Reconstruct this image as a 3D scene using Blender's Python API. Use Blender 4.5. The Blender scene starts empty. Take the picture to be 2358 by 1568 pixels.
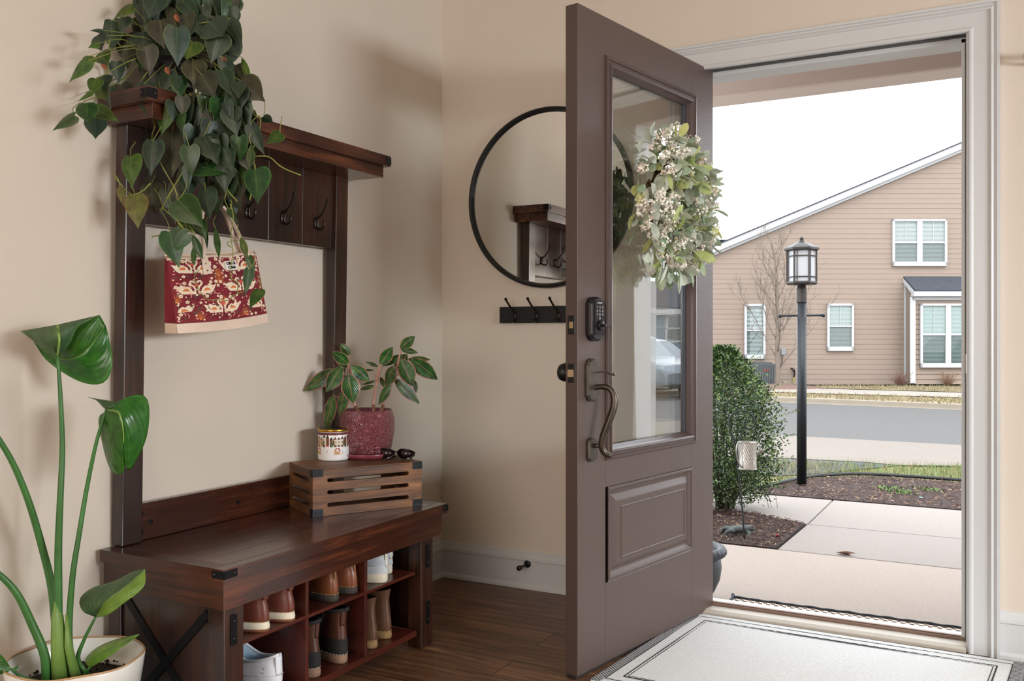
import bpy, bmesh, math, random
from mathutils import Vector, Matrix, Euler
random.seed(7)
PI=math.pi
COL=bpy.context.scene.collection
# ---------------------------------------------------------------- camera model
FPX=2098.0; ANG=math.radians(28.2); CAM=Vector((2.15,-3.364,1.04)); HZ=777.0
FW=Vector((-math.sin(ANG),math.cos(ANG),0)); RT=Vector((math.cos(ANG),math.sin(ANG),0)); UP=Vector((0,0,1))
def ray(px,py): return FW+RT*((px-1179)/FPX)+UP*((HZ-py)/FPX)
def onX(px,py,v):
    d=ray(px,py); return CAM+d*((v-CAM.x)/d.x)
def onY(px,py,v):
    d=ray(px,py); return CAM+d*((v-CAM.y)/d.y)
def onZ(px,py,v):
    d=ray(px,py); return CAM+d*((v-CAM.z)/d.z)
def at(px,py,dep): return CAM+ray(px,py)*dep
def lin(c):
    r=[]
    for v in c[:3]:
        v=v/255.0
        r.append(v/12.92 if v<=0.04045 else ((v+0.055)/1.055)**2.4)
    return tuple(r)+(1.0,)
# ---------------------------------------------------------------- mesh builder
class MB:
    def __init__(s): s.v=[]; s.f=[]; s.m=[]; s.uv=[]; s.cur=0
    def add(s,vs,fs,uvs=None):
        o=len(s.v); s.v.extend(Vector(p) for p in vs)
        for f in fs: s.f.append(tuple(i+o for i in f)); s.m.append(s.cur)
        s.uv.extend(uvs if uvs else [(0,0)]*len(vs))
        return s
    def box(s,x0,x1,y0,y1,z0,z1,T=None):
        vs=[(x,y,z) for z in (z0,z1) for y in (y0,y1) for x in (x0,x1)]
        if T is not None: vs=[T@Vector(p) for p in vs]
        return s.add(vs,[(0,2,3,1),(4,5,7,6),(0,1,5,4),(2,6,7,3),(0,4,6,2),(1,3,7,5)])
    def hexa(s,b,t):   # 4 bottom pts (ccw seen from the top), 4 top pts
        return s.add(list(b)+list(t),[(3,2,1,0),(4,5,6,7),(0,1,5,4),(1,2,6,5),(2,3,7,6),(3,0,4,7)])
    def prism(s,pts,d): # polygon (3d points) extruded by vector d
        n=len(pts); d=Vector(d); P=[Vector(p) for p in pts]
        fs=[tuple(range(n))[::-1],tuple(range(n,2*n))]+[(i,(i+1)%n,(i+1)%n+n,i+n) for i in range(n)]
        return s.add(P+[p+d for p in P],fs)
    def poly(s,pts): return s.add(pts,[tuple(range(len(pts)))])
    def tube(s,pts,r,n=8,cap=True,flat=1.0):
        pts=[Vector(p) for p in pts]; k=len(pts)
        rs=r if isinstance(r,(list,tuple)) else [r]*k
        t0=(pts[1]-pts[0]).normalized()
        a=Vector((0,0,1)) if abs(t0.z)<0.9 else Vector((1,0,0))
        u=t0.cross(a).normalized(); vs=[];fs=[];uvs=[]
        for i in range(k):
            if i==0: t=pts[1]-pts[0]
            elif i==k-1: t=pts[-1]-pts[-2]
            else: t=pts[i+1]-pts[i-1]
            t.normalize(); u=(u-t*u.dot(t)); 
            if u.length<1e-6: u=t.orthogonal()
            u.normalize(); w=t.cross(u)
            for j in range(n):
                an=2*PI*j/n; vs.append(pts[i]+u*(math.cos(an)*rs[i])+w*(math.sin(an)*rs[i]*flat)); uvs.append((j/n,i/(k-1)))
        for i in range(k-1):
            for j in range(n):
                fs.append((i*n+j,i*n+(j+1)%n,(i+1)*n+(j+1)%n,(i+1)*n+j))
        if cap: fs.append(tuple(range(n))[::-1]); fs.append(tuple(range((k-1)*n,k*n)))
        return s.add(vs,fs,uvs)
    def lathe(s,prof,c=(0,0,0),n=32,T=None,fn=None):
        vs=[];fs=[];uvs=[];k=len(prof)
        for i,(r,z) in enumerate(prof):
            for j in range(n):
                a=2*PI*j/n; rr,zz=(r,z) if fn is None else fn(r,z,a,i)
                p=Vector((rr*math.cos(a),rr*math.sin(a),zz))
                if T is not None: p=T@p
                vs.append(p+Vector(c)); uvs.append((j/n,i/(k-1)))
        for i in range(k-1):
            for j in range(n): fs.append((i*n+j,i*n+(j+1)%n,(i+1)*n+(j+1)%n,(i+1)*n+j))
        if prof[0][0]>1e-5: fs.append(tuple(range(n))[::-1])
        if prof[-1][0]>1e-5: fs.append(tuple(range((k-1)*n,k*n)))
        return s.add(vs,fs,uvs)
    def ball(s,c,r,n=12,m=8,sc=(1,1,1),T=None):
        vs=[];fs=[]
        for i in range(m+1):
            th=PI*i/m
            for j in range(n):
                a=2*PI*j/n; p=Vector((r*math.sin(th)*math.cos(a)*sc[0],r*math.sin(th)*math.sin(a)*sc[1],-r*math.cos(th)*sc[2]))
                if T is not None: p=T@p
                vs.append(p+Vector(c))
        for i in range(m):
            for j in range(n): fs.append((i*n+j,i*n+(j+1)%n,(i+1)*n+(j+1)%n,(i+1)*n+j))
        return s.add(vs,fs)
    def grid(s,fn,nu,nv,wu=False):
        vs=[];uvs=[];fs=[]
        for i in range(nv+1):
            for j in range(nu+1):
                u=j/nu;v=i/nv; vs.append(fn(u,v)); uvs.append((u,v))
        for i in range(nv):
            for j in range(nu):
                a=i*(nu+1)+j; fs.append((a,a+1,a+nu+2,a+nu+1))
        return s.add(vs,fs,uvs)
    def leaf(s,base,tip,width,nrm,kind='oval',fold=.15,curl=.15,nv=7,thick=0):
        base=Vector(base); tip=Vector(tip); d=tip-base; L=d.length; d=d/L
        n=Vector(nrm); n=(n-d*n.dot(d)); n=n.normalized() if n.length>1e-6 else d.orthogonal().normalized()
        sd=d.cross(n)
        if kind=='heart': prof=[(-.08,.30),(-.10,.62),(.02,.93),(.2,1.0),(.4,.86),(.62,.56),(.82,.22),(1,0.0)]
        elif kind=='lance': prof=[(0,.05),(.12,.5),(.28,.86),(.45,1),(.62,.9),(.8,.55),(.93,.2),(1,0.0)]
        elif kind=='grass': prof=[(0,.6),(.5,.8),(1,0)]
        else: prof=[(0,.1),(.1,.5),(.28,.88),(.5,1),(.72,.9),(.88,.6),(1,.12)]
        vs=[];uvs=[];fs=[];w=width/2
        for (t,ww) in prof:
            tt=max(t,0)
            ctr=base+d*(L*(tt if t>=0 else 0))+n*(-curl*L*tt*tt)
            e=base+d*(L*t)+n*(-curl*L*tt*tt)
            h=ww*w
            for q in (-1,-.5,0,.5,1):
                p=(ctr*(1-abs(q))+e*abs(q)) if t<0 else e
                vs.append(p+sd*(h*q)+n*(fold*h*abs(q)*1.0)); uvs.append((.5+.5*q,tt))
        k=len(prof)
        for i in range(k-1):
            for j in range(4):
                a=i*5+j; fs.append((a,a+1,a+6,a+5))
        return s.add(vs,fs,uvs)
    def simpleleaf(s,base,tip,width,nrm):
        base=Vector(base); tip=Vector(tip); d=tip-base; n=Vector(nrm); sd=d.cross(n)
        if sd.length<1e-9: sd=d.orthogonal()
        sd=sd.normalized()*(width/2); m=base+d*.45
        lift=Vector(nrm).normalized()*(width*.12)
        return s.add([base,m-sd+lift,tip,m+sd+lift],[(0,1,2),(0,2,3)],[(.5,0),(0,.5),(.5,1),(1,.5)])
    def build(s,name,mats,parent=None,smooth=False,bevel=0,seg=2,solid=0,sub=0):
        me=bpy.data.meshes.new(name)
        org=Vector(parent['_o']) if parent is not None and '_o' in parent.keys() else Vector((0,0,0))
        me.from_pydata([tuple(p-org) for p in s.v],[],s.f)
        if not isinstance(mats,(list,tuple)): mats=[mats]
        for m in mats: me.materials.append(m)
        me.update()
        ul=me.uv_layers.new(name='UVMap')
        for lp in me.loops: ul.data[lp.index].uv=s.uv[lp.vertex_index]
        for p,mi in zip(me.polygons,s.m): p.material_index=mi; p.use_smooth=smooth
        o=bpy.data.objects.new(name,me); COL.objects.link(o)
        if parent is not None:
            o.parent=parent
            if '_o' in parent.keys(): o['_o']=parent['_o']
        if solid:
            md=o.modifiers.new('solid','SOLIDIFY'); md.thickness=solid; md.offset=0
        if bevel:
            md=o.modifiers.new('bev','BEVEL'); md.width=bevel; md.segments=seg; md.limit_method='ANGLE'; md.angle_limit=math.radians(40)
            md.harden_normals=False
        if sub:
            md=o.modifiers.new('sub','SUBSURF'); md.levels=sub; md.render_levels=sub
        return o
def thing(name,label,cat,loc=(0,0,0),group=None):
    o=bpy.data.objects.new(name,None); COL.objects.link(o); o.empty_display_size=.05
    o.location=loc; o['_o']=tuple(loc); o['label']=label; o['category']=cat
    if group: o['group']=group
    return o
def tag(o,label,cat,group=None,kind=None):
    o['label']=label; o['category']=cat
    if group: o['group']=group
    if kind: o['kind']=kind
    return o
def struct(o,label=None):
    o['kind']='structure'
    if label: o['label']=label
    return o
def sthing(name,label,loc=(0,0,0)):
    o=bpy.data.objects.new(name,None); COL.objects.link(o); o.location=loc; o['_o']=tuple(loc); o['kind']='structure'; o['label']=label
    return o
def copy_tree(o,parent=None):
    c=o.copy(); COL.objects.link(c)
    if parent is not None: c.parent=parent
    for ch in list(o.children): copy_tree(ch,c)
    return c
def text_mesh(txt,size,T,mat,name,parent,depth=.0004,bold=0,align='CENTER',sx=1):
    cu=bpy.data.curves.new('t','FONT'); cu.body=txt; cu.size=size; cu.align_x=align; cu.align_y='CENTER'; cu.extrude=depth; cu.offset=bold; cu.resolution_u=3
    to=bpy.data.objects.new('t',cu); COL.objects.link(to); bpy.context.view_layer.update()
    dg=bpy.context.evaluated_depsgraph_get(); me=bpy.data.meshes.new_from_object(to.evaluated_get(dg))
    bpy.data.objects.remove(to)
    org=Vector(parent['_o']) if parent is not None and '_o' in parent.keys() else Vector((0,0,0))
    S=Matrix.Diagonal((sx,1,1,1))
    me.transform(Matrix.Translation(-org)@T@S)
    me.materials.clear(); me.materials.append(mat)
    o=bpy.data.objects.new(name,me); COL.objects.link(o); o.parent=parent
    if parent is not None and '_o' in parent.keys(): o['_o']=parent['_o']
    return o
def frame(o,x,y):   # matrix with local x,y axes and origin
    x=Vector(x).normalized(); y=Vector(y); y=(y-x*x.dot(y)).normalized(); z=x.cross(y)
    return Matrix(((x.x,y.x,z.x,o[0]),(x.y,y.y,z.y,o[1]),(x.z,y.z,z.z,o[2]),(0,0,0,1)))
def spl(pts,n=8):   # catmull-rom resample
    P=[Vector(p) for p in pts]; P=[P[0]*2-P[1]]+P+[P[-1]*2-P[-2]]; out=[]
    for i in range(1,len(P)-2):
        for k in range(n):
            t=k/n; a,b,c,d=P[i-1],P[i],P[i+1],P[i+2]
            out.append(.5*((2*b)+(c-a)*t+(2*a-5*b+4*c-d)*t*t+(3*b-a-3*c+d)*t*t*t))
    out.append(P[-2]); return out
# ---------------------------------------------------------------- materials
MC={}
def nt(name):
    m=bpy.data.materials.new(name); m.use_nodes=True; t=m.node_tree
    return m,t,t.nodes['Principled BSDF']
def N(t,ty,**k):
    n=t.nodes.new(ty)
    for a,b in k.items():
        if a in n.inputs.keys(): n.inputs[a].default_value=b
        else: setattr(n,a,b)
    return n
def mat(name,col,rough=.6,metal=0,var=0,vs=8,bump=0,bs=60,spec=.5,coat=0,trans=0,emit=0,sss=0,stretch=(1,1,1),island=0,ior=1.45):
    if name in MC: return MC[name]
    m,t,b=nt(name); c=lin(col)
    b.inputs['Base Color'].default_value=c; b.inputs['Roughness'].default_value=rough; b.inputs['Metallic'].default_value=metal
    b.inputs['Specular IOR Level'].default_value=spec; b.inputs['IOR'].default_value=ior
    if coat: b.inputs['Coat Weight'].default_value=coat; b.inputs['Coat Roughness'].default_value=.15
    if trans: b.inputs['Transmission Weight'].default_value=trans
    if emit: b.inputs['Emission Color'].default_value=c; b.inputs['Emission Strength'].default_value=emit
    tc=N(t,'ShaderNodeTexCoord'); mp=N(t,'ShaderNodeMapping'); mp.inputs['Scale'].default_value=stretch
    t.links.new(tc.outputs['Object'],mp.inputs['Vector'])
    if var or island:
        hs=N(t,'ShaderNodeHueSaturation'); hs.inputs['Color'].default_value=c
        if var:
            no=N(t,'ShaderNodeTexNoise'); no.inputs['Scale'].default_value=vs; no.inputs['Detail'].default_value=5
            t.links.new(mp.outputs[0],no.inputs['Vector'])
            mr=N(t,'ShaderNodeMapRange'); mr.inputs['From Min'].default_value=.25; mr.inputs['From Max'].default_value=.75
            mr.inputs['To Min'].default_value=1-var; mr.inputs['To Max'].default_value=1+var
            t.links.new(no.outputs['Fac'],mr.inputs['Value'])
        if island:
            ge=N(t,'ShaderNodeNewGeometry'); mi=N(t,'ShaderNodeMapRange'); mi.inputs['To Min'].default_value=1-island; mi.inputs['To Max'].default_value=1+island
            t.links.new(ge.outputs['Random Per Island'],mi.inputs['Value'])
            if var:
                mu=N(t,'ShaderNodeMath',operation='MULTIPLY'); t.links.new(mr.outputs[0],mu.inputs[0]); t.links.new(mi.outputs[0],mu.inputs[1]); src=mu.outputs[0]
            else: src=mi.outputs[0]
            mh=N(t,'ShaderNodeMapRange'); mh.inputs['To Min'].default_value=.5-.03*min(1,island*2); mh.inputs['To Max'].default_value=.5+.03*min(1,island*2)
            t.links.new(ge.outputs['Random Per Island'],mh.inputs['Value']); t.links.new(mh.outputs[0],hs.inputs['Hue'])
        else: src=mr.outputs[0]
        t.links.new(src,hs.inputs['Value']); t.links.new(hs.outputs[0],b.inputs['Base Color'])
    if bump:
        n2=N(t,'ShaderNodeTexNoise'); n2.inputs['Scale'].default_value=bs; n2.inputs['Detail'].default_value=4
        t.links.new(mp.outputs[0],n2.inputs['Vector'])
        bp=N(t,'ShaderNodeBump'); bp.inputs['Strength'].default_value=bump; bp.inputs['Distance'].default_value=.01
        t.links.new(n2.outputs['Fac'],bp.inputs['Height']); t.links.new(bp.outputs[0],b.inputs['Normal'])
    MC[name]=m; return m
def ramp(t,stops):
    r=N(t,'ShaderNodeValToRGB'); e=r.color_ramp.elements
    while len(e)<len(stops): e.new(.5)
    for i,(p,c) in enumerate(stops): e[i].position=p; e[i].color=lin(c)
    return r
def wood(name,stops,axis='y',rough=.35,scale=3,st=14,bump=.05,coat=.2,fine=60):
    if name in MC: return MC[name]
    m,t,b=nt(name); tc=N(t,'ShaderNodeTexCoord'); mp=N(t,'ShaderNodeMapping')
    s=[st]*3; s['xyz'.index(axis)]=1.0; mp.inputs['Scale'].default_value=s
    t.links.new(tc.outputs['Object'],mp.inputs['Vector'])
    no=N(t,'ShaderNodeTexNoise'); no.inputs['Scale'].default_value=scale; no.inputs['Detail'].default_value=7; no.inputs['Roughness'].default_value=.6; no.inputs['Distortion'].default_value=.6
    t.links.new(mp.outputs[0],no.inputs['Vector'])
    n3=N(t,'ShaderNodeTexNoise'); n3.inputs['Scale'].default_value=2.2; n3.inputs['Detail'].default_value=3
    t.links.new(tc.outputs['Object'],n3.inputs['Vector'])
    mx=N(t,'ShaderNodeMath',operation='MULTIPLY_ADD'); mx.inputs[1].default_value=.55; t.links.new(no.outputs['Fac'],mx.inputs[0])
    m2=N(t,'ShaderNodeMath',operation='MULTIPLY'); m2.inputs[1].default_value=.45; t.links.new(n3.outputs['Fac'],m2.inputs[0]); t.links.new(m2.outputs[0],mx.inputs[2])
    r=ramp(t,stops); t.links.new(mx.outputs[0],r.inputs[0]); t.links.new(r.outputs[0],b.inputs['Base Color'])
    b.inputs['Roughness'].default_value=rough
    if coat: b.inputs['Coat Weight'].default_value=coat; b.inputs['Coat Roughness'].default_value=.2
    bp=N(t,'ShaderNodeBump'); bp.inputs['Strength'].default_value=bump; bp.inputs['Distance'].default_value=.005
    t.links.new(no.outputs['Fac'],bp.inputs['Height']); t.links.new(bp.outputs[0],b.inputs['Normal'])
    MC[name]=m; return m
def leafmat(name,c1,c2,edge=None,rib=None,rough=.38,island=.25,backlit=.15,veins=.25):
    # c1 dark / c2 light patches; edge colour near the rim, rib colour on the midrib (uses leaf uv)
    if name in MC: return MC[name]
    m,t,b=nt(name); tc=N(t,'ShaderNodeTexCoord'); sp=N(t,'ShaderNodeSeparateXYZ'); t.links.new(tc.outputs['UV'],sp.inputs[0])
    a=N(t,'ShaderNodeMath',operation='SUBTRACT'); t.links.new(sp.outputs['X'],a.inputs[0]); a.inputs[1].default_value=.5
    ab=N(t,'ShaderNodeMath',operation='ABSOLUTE'); t.links.new(a.outputs[0],ab.inputs[0])
    no=N(t,'ShaderNodeTexNoise'); no.inputs['Scale'].default_value=45; no.inputs['Detail'].default_value=2; t.links.new(tc.outputs['Object'],no.inputs['Vector'])
    r=ramp(t,[(.35,c1),(.7,c2)]); t.links.new(no.outputs['Fac'],r.inputs[0]); cur=r.outputs[0]
    def mixc(fac,col):
        nonlocal cur
        mx=N(t,'ShaderNodeMix',data_type='RGBA'); t.links.new(fac,mx.inputs[0]); t.links.new(cur,mx.inputs[6]); mx.inputs[7].default_value=lin(col); cur=mx.outputs[2]
    if rib:
        mr=N(t,'ShaderNodeMapRange'); mr.inputs['From Min'].default_value=.03; mr.inputs['From Max'].default_value=.0; mr.inputs['To Max'].default_value=.8
        t.links.new(ab.outputs[0],mr.inputs['Value']); mixc(mr.outputs[0],rib)
    if edge:
        mr=N(t,'ShaderNodeMapRange'); mr.inputs['From Min'].default_value=.42; mr.inputs['From Max'].default_value=.485
        t.links.new(ab.outputs[0],mr.inputs['Value']); mixc(mr.outputs[0],edge)
    hs=N(t,'ShaderNodeHueSaturation'); t.links.new(cur,hs.inputs['Color'])
    ge=N(t,'ShaderNodeNewGeometry'); mi=N(t,'ShaderNodeMapRange'); mi.inputs['To Min'].default_value=1-island; mi.inputs['To Max'].default_value=1+island
    t.links.new(ge.outputs['Random Per Island'],mi.inputs['Value']); t.links.new(mi.outputs[0],hs.inputs['Value'])
    mh=N(t,'ShaderNodeMapRange'); mh.inputs['To Min'].default_value=.47; mh.inputs['To Max'].default_value=.53
    sn=N(t,'ShaderNodeMath',operation='FRACT'); s7=N(t,'ShaderNodeMath',operation='MULTIPLY'); s7.inputs[1].default_value=7.3
    t.links.new(ge.outputs['Random Per Island'],s7.inputs[0]); t.links.new(s7.outputs[0],sn.inputs[0]); t.links.new(sn.outputs[0],mh.inputs['Value']); t.links.new(mh.outputs[0],hs.inputs['Hue'])
    t.links.new(hs.outputs[0],b.inputs['Base Color']); b.inputs['Roughness'].default_value=rough
    # side veins bump
    wv=N(t,'ShaderNodeMath',operation='MULTIPLY_ADD'); t.links.new(ab.outputs[0],wv.inputs[0]); wv.inputs[1].default_value=-1.2; t.links.new(sp.outputs['Y'],wv.inputs[2])
    w2=N(t,'ShaderNodeMath',operation='MULTIPLY'); t.links.new(wv.outputs[0],w2.inputs[0]); w2.inputs[1].default_value=55
    w3=N(t,'ShaderNodeMath',operation='SINE'); t.links.new(w2.outputs[0],w3.inputs[0])
    bp=N(t,'ShaderNodeBump'); bp.inputs['Strength'].default_value=veins; bp.inputs['Distance'].default_value=.001
    t.links.new(w3.outputs[0],bp.inputs['Height']); t.links.new(bp.outputs[0],b.inputs['Normal'])
    if backlit:
        tr=N(t,'ShaderNodeBsdfTranslucent'); t.links.new(hs.outputs[0],tr.inputs['Color']); ms=N(t,'ShaderNodeMixShader'); ms.inputs[0].default_value=backlit
        out=t.nodes['Material Output']; t.links.new(b.outputs[0],ms.inputs[1]); t.links.new(tr.outputs[0],ms.inputs[2]); t.links.new(ms.outputs[0],out.inputs[0])
    MC[name]=m; return m
def glassmat(name,tint=(250,252,252),boost=1.0,rough=.0):
    if name in MC: return MC[name]
    m,t,b=nt(name); t.nodes.remove(b); out=t.nodes['Material Output']
    tr=N(t,'ShaderNodeBsdfTransparent'); tr.inputs[0].default_value=lin(tint)
    gl=N(t,'ShaderNodeBsdfGlossy'); gl.inputs['Roughness'].default_value=rough; gl.inputs[0].default_value=(1,1,1,1)
    fr=N(t,'ShaderNodeFresnel'); ge=N(t,'ShaderNodeNewGeometry'); ir=N(t,'ShaderNodeMapRange'); ir.inputs['To Min'].default_value=1.5; ir.inputs['To Max'].default_value=1/1.5
    t.links.new(ge.outputs['Backfacing'],ir.inputs['Value']); t.links.new(ir.outputs[0],fr.inputs[0])
    mu=N(t,'ShaderNodeMath',operation='MULTIPLY'); mu.inputs[1].default_value=boost; mu.use_clamp=True; t.links.new(fr.outputs[0],mu.inputs[0])
    ms=N(t,'ShaderNodeMixShader'); t.links.new(mu.outputs[0],ms.inputs[0]); t.links.new(tr.outputs[0],ms.inputs[1]); t.links.new(gl.outputs[0],ms.inputs[2]); t.links.new(ms.outputs[0],out.inputs[0])
    MC[name]=m; return m
SKY=5.0; EXPO=0.0; SUN=1.45; SUND=(-.35,.55,-.75)
LIGHTS=[('rear_fill_light',(1.9,-6.45,1.35),(1.5,-2,-.9),2.7,1.4,52,(1.0,.78,.58)),  # added warm fill behind the viewpoint, standing in for unseen room light
 ('ceiling_lamp_light',(1.0,-4.3,2.68),(.35,-.6,.9),.40,.40,12,(1,.72,.48)),
 ('side_fill_light',(5.3,-1.7,1.35),(3.2,-1.45,-.9),1.6,1.1,250,(.88,.95,1.0))]  # added cool fill in front of the plain right wall, no window there
# ================================================================ materials used everywhere
WALL=mat('wall_paint',(216,205,191),.85,var=.02,vs=3,bump=.06,bs=220)
WHITE=mat('white_trim_paint',(204,206,207),.38,bump=.02,bs=40)
CEIL=mat('ceiling_paint',(196,188,176),.9)
ESP=wood('espresso_wood',[(.3,(30,16,12)),(.5,(64,33,22)),(.62,(100,52,31)),(.8,(138,78,46))],'y',.24,3,16,coat=.45)
ESPV=wood('espresso_wood_vertical',[(.3,(24,15,12)),(.5,(44,26,19)),(.62,(68,38,25)),(.8,(96,54,34))],'z',.29,3,16,coat=.35)
ESPX=wood('espresso_wood_cross',[(.3,(30,16,12)),(.5,(58,30,21)),(.62,(88,46,29)),(.8,(116,64,40))],'x',.3,3,16)
REDW=wood('reddish_shelf_wood',[(.3,(44,18,13)),(.55,(80,32,22)),(.8,(104,46,30))],'y',.35,3,12)
IRON=mat('black_iron',(28,29,32),.42,metal=.6,bump=.1,bs=300)
BLK=mat('black_paint',(22,22,23),.4)
BRONZE=mat('dark_bronze',(58,50,46),.3,metal=.85,var=.15,vs=60)
DOORM=mat('door_brown_paint',(86,71,66),.42,var=.04,vs=5,bump=.12,bs=180)
DOORT=mat('door_glazing_trim',(78,62,59),.35,bump=.05,bs=80)
# floor planks
def floormat():
    m,t,b=nt('floor_planks'); tc=N(t,'ShaderNodeTexCoord')
    br=N(t,'ShaderNodeTexBrick'); br.offset=.37; br.inputs['Scale'].default_value=1; br.inputs['Brick Width'].default_value=1.22; br.inputs['Row Height'].default_value=.155
    br.inputs['Mortar Size'].default_value=.0022; br.inputs['Mortar Smooth'].default_value=.2; br.inputs['Color1'].default_value=(.25,.25,.25,1); br.inputs['Color2'].default_value=(.8,.8,.8,1); br.inputs['Mortar'].default_value=(0,0,0,1)
    t.links.new(tc.outputs['Object'],br.inputs['Vector'])
    mp=N(t,'ShaderNodeMapping'); mp.inputs['Scale'].default_value=(1.3,16,1)
    ad=N(t,'ShaderNodeVectorMath',operation='MULTIPLY_ADD'); ad.inputs[1].default_value=(3,3,9); t.links.new(br.outputs['Color'],ad.inputs[0]); t.links.new(tc.outputs['Object'],ad.inputs[2])
    t.links.new(ad.outputs[0],mp.inputs['Vector'])
    no=N(t,'ShaderNodeTexNoise'); no.inputs['Scale'].default_value=2.2; no.inputs['Detail'].default_value=8; no.inputs['Roughness'].default_value=.62; no.inputs['Distortion'].default_value=.8
    t.links.new(mp.outputs[0],no.inputs['Vector'])
    r=ramp(t,[(.3,(66,44,29)),(.48,(102,69,47)),(.6,(130,93,64)),(.75,(156,118,84))]); t.links.new(no.outputs['Fac'],r.inputs[0])
    hs=N(t,'ShaderNodeHueSaturation'); t.links.new(r.outputs[0],hs.inputs['Color'])
    mr=N(t,'ShaderNodeMapRange'); mr.inputs['To Min'].default_value=.7; mr.inputs['To Max'].default_value=1.12; t.links.new(br.outputs['Color'],mr.inputs['Value']); t.links.new(mr.outputs[0],hs.inputs['Value'])
    mx=N(t,'ShaderNodeMix',data_type='RGBA'); t.links.new(br.outputs['Fac'],mx.inputs[0]); t.links.new(hs.outputs[0],mx.inputs[6]); mx.inputs[7].default_value=lin((35,20,14))
    t.links.new(mx.outputs[2],b.inputs['Base Color']); b.inputs['Roughness'].default_value=.38
    bp=N(t,'ShaderNodeBump'); bp.inputs['Strength'].default_value=.12; bp.inputs['Distance'].default_value=.004; t.links.new(no.outputs['Fac'],bp.inputs['Height']); t.links.new(bp.outputs[0],b.inputs['Normal'])
    return m
# ================================================================ room shell
RX,RY,RZ=5.4,-6.6,2.74     # right wall x, rear wall y, ceiling z
OX0,OX1,OZ=1.105,2.088,2.09 # rough door opening in the back wall
struct(MB().box(-.2,RX+.2,RY-.2,-.0,-.12,0).build('floor',floormat()),'brown wood plank floor')
struct(MB().box(-.2,RX+.2,RY-.2,.17,RZ,RZ+.12).build('ceiling',CEIL),'white ceiling above the frame')
struct(MB().box(-.2,0,RY-.2,.17,-.12,RZ).build('wall_left',WALL),'beige wall behind the hall tree')
b=MB(); b.box(0,OX0,0,.16,-.12,RZ); b.box(OX1,RX,0,.16,-.12,RZ); b.box(OX0,OX1,0,.16,OZ,RZ)
struct(b.build('wall_back',WALL),'beige wall with the front door opening')
struct(MB().box(RX,RX+.2,RY-.2,.17,-.12,RZ).build('wall_right',WALL),'beige wall to the right of the frame')
# rear wall carries a window (behind the camera), right wall is plain
WX0,WX1,WZ0,WZ1=.5,3.3,.75,2.35
b=MB(); b.box(0,WX0,RY-.2,RY,0,RZ); b.box(WX1,RX,RY-.2,RY,0,RZ); b.box(WX0,WX1,RY-.2,RY,0,WZ0); b.box(WX0,WX1,RY-.2,RY,WZ1,RZ)
struct(b.build('wall_rear',WALL),'beige wall behind the viewpoint')
b=MB()
for x in (WX0,1.42,2.34,WX1-.05): b.box(x,x+.05,RY-.12,RY-.05,WZ0,WZ1)
b.box(WX0,WX1,RY-.12,RY-.05,WZ0,WZ0+.05); b.box(WX0,WX1,RY-.12,RY-.05,WZ1-.05,WZ1)
struct(b.build('window_1',WHITE),'white window frame behind the viewpoint')
# baseboards (profile swept)
BP=[(0,0),(.016,0),(.016,.012),(.012,.022),(.011,.112),(.014,.117),(.013,.127),(.008,.140),(.006,.150),(0,.153)]
SH=[(.0,0),(.02,0),(.019,.012),(.013,.02),(0,.022)]
def sweep(prof,fn,a,b_):  # fn(d,z,s)-> point
    m=MB(); n=len(prof); A=[fn(d,z,a) for d,z in prof]; B=[fn(d,z,b_) for d,z in prof]
    m.add(A+B,[(i,(i+1)%n,(i+1)%n+n,i+n) for i in range(n)]+[tuple(range(n))[::-1],tuple(range(n,2*n))]); return m
def base(name,fn,a,b_,label):
    m=sweep(BP,fn,a,b_); k=sweep(SH,lambda d,z,s:fn(d,z,s),a,b_); m.add(k.v,k.f); o=m.build(name,WHITE); struct(o,label); return o
base('baseboard_left',lambda d,z,s:(d,s,z),RY,0.0,'white moulded baseboard along the left wall')
base('baseboard_back',lambda d,z,s:(s,-d,z),0.0,1.04,'white moulded baseboard with the door stop in it')
base('baseboard_back',lambda d,z,s:(s,-d,z),2.149,RX,'white baseboard right of the door casing')
# door casing, mitred
CP=[(0,0),(0,.012),(.004,.016),(.010,.016),(.013,.0135),(.016,.012),(.060,.013),(.063,.018),(.068,.021),(.073,.018),(.076,.016),(.0815,.016),(.0835,.022),(.093,.022),(.093,0)]
xi0,xi1,zi=1.126,2.056,2.046
m=MB(); n=len(CP); rings=[]
for (cx,cz) in ((xi0,0),(xi0,zi),(xi1,zi),(xi1,0)):
    for d,t_ in CP:
        x=cx-d if cx==xi0 else cx+d; z=0 if cz==0 else cz+d
        rings.append((x,-t_,z))
fs=[]
for k in range(3):
    for i in range(n): fs.append((k*n+i,k*n+(i+1)%n,(k+1)*n+(i+1)%n,(k+1)*n+i))
fs+= [tuple(range(n))[::-1],tuple(range(3*n,4*n))]
m.add(rings,fs); struct(m.build('trim_1',WHITE),'white moulded casing around the front door opening')
# jamb and stops
b=MB(); b.box(1.105,1.138,-.0,.16,0,2.06); b.box(2.05,2.088,0,.16,0,2.06); b.box(1.105,2.088,0,.16,2.058,2.09)
struct(b.build('trim_2',WHITE),'white door jamb lining the opening')
b=MB(); b.box(1.138,1.152,.06,.16,0,2.045); b.box(2.034,2.05,.06,.16,.02,2.045); b.box(1.138,2.05,.06,.16,2.034,2.058)
struct(b.build('trim_3',WHITE),'white door stop inside the jamb')
b=MB(); b.box(2.045,2.0499,.048,.06,.02,2.04); b.box(1.138,1.143,.048,.06,.02,2.04); b.box(1.14,2.05,.048,.06,2.05,2.0579)
struct(b.build('trim_4',mat('weatherstrip',(92,92,92),.8)),'dark weatherstrip along the jamb')
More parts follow.
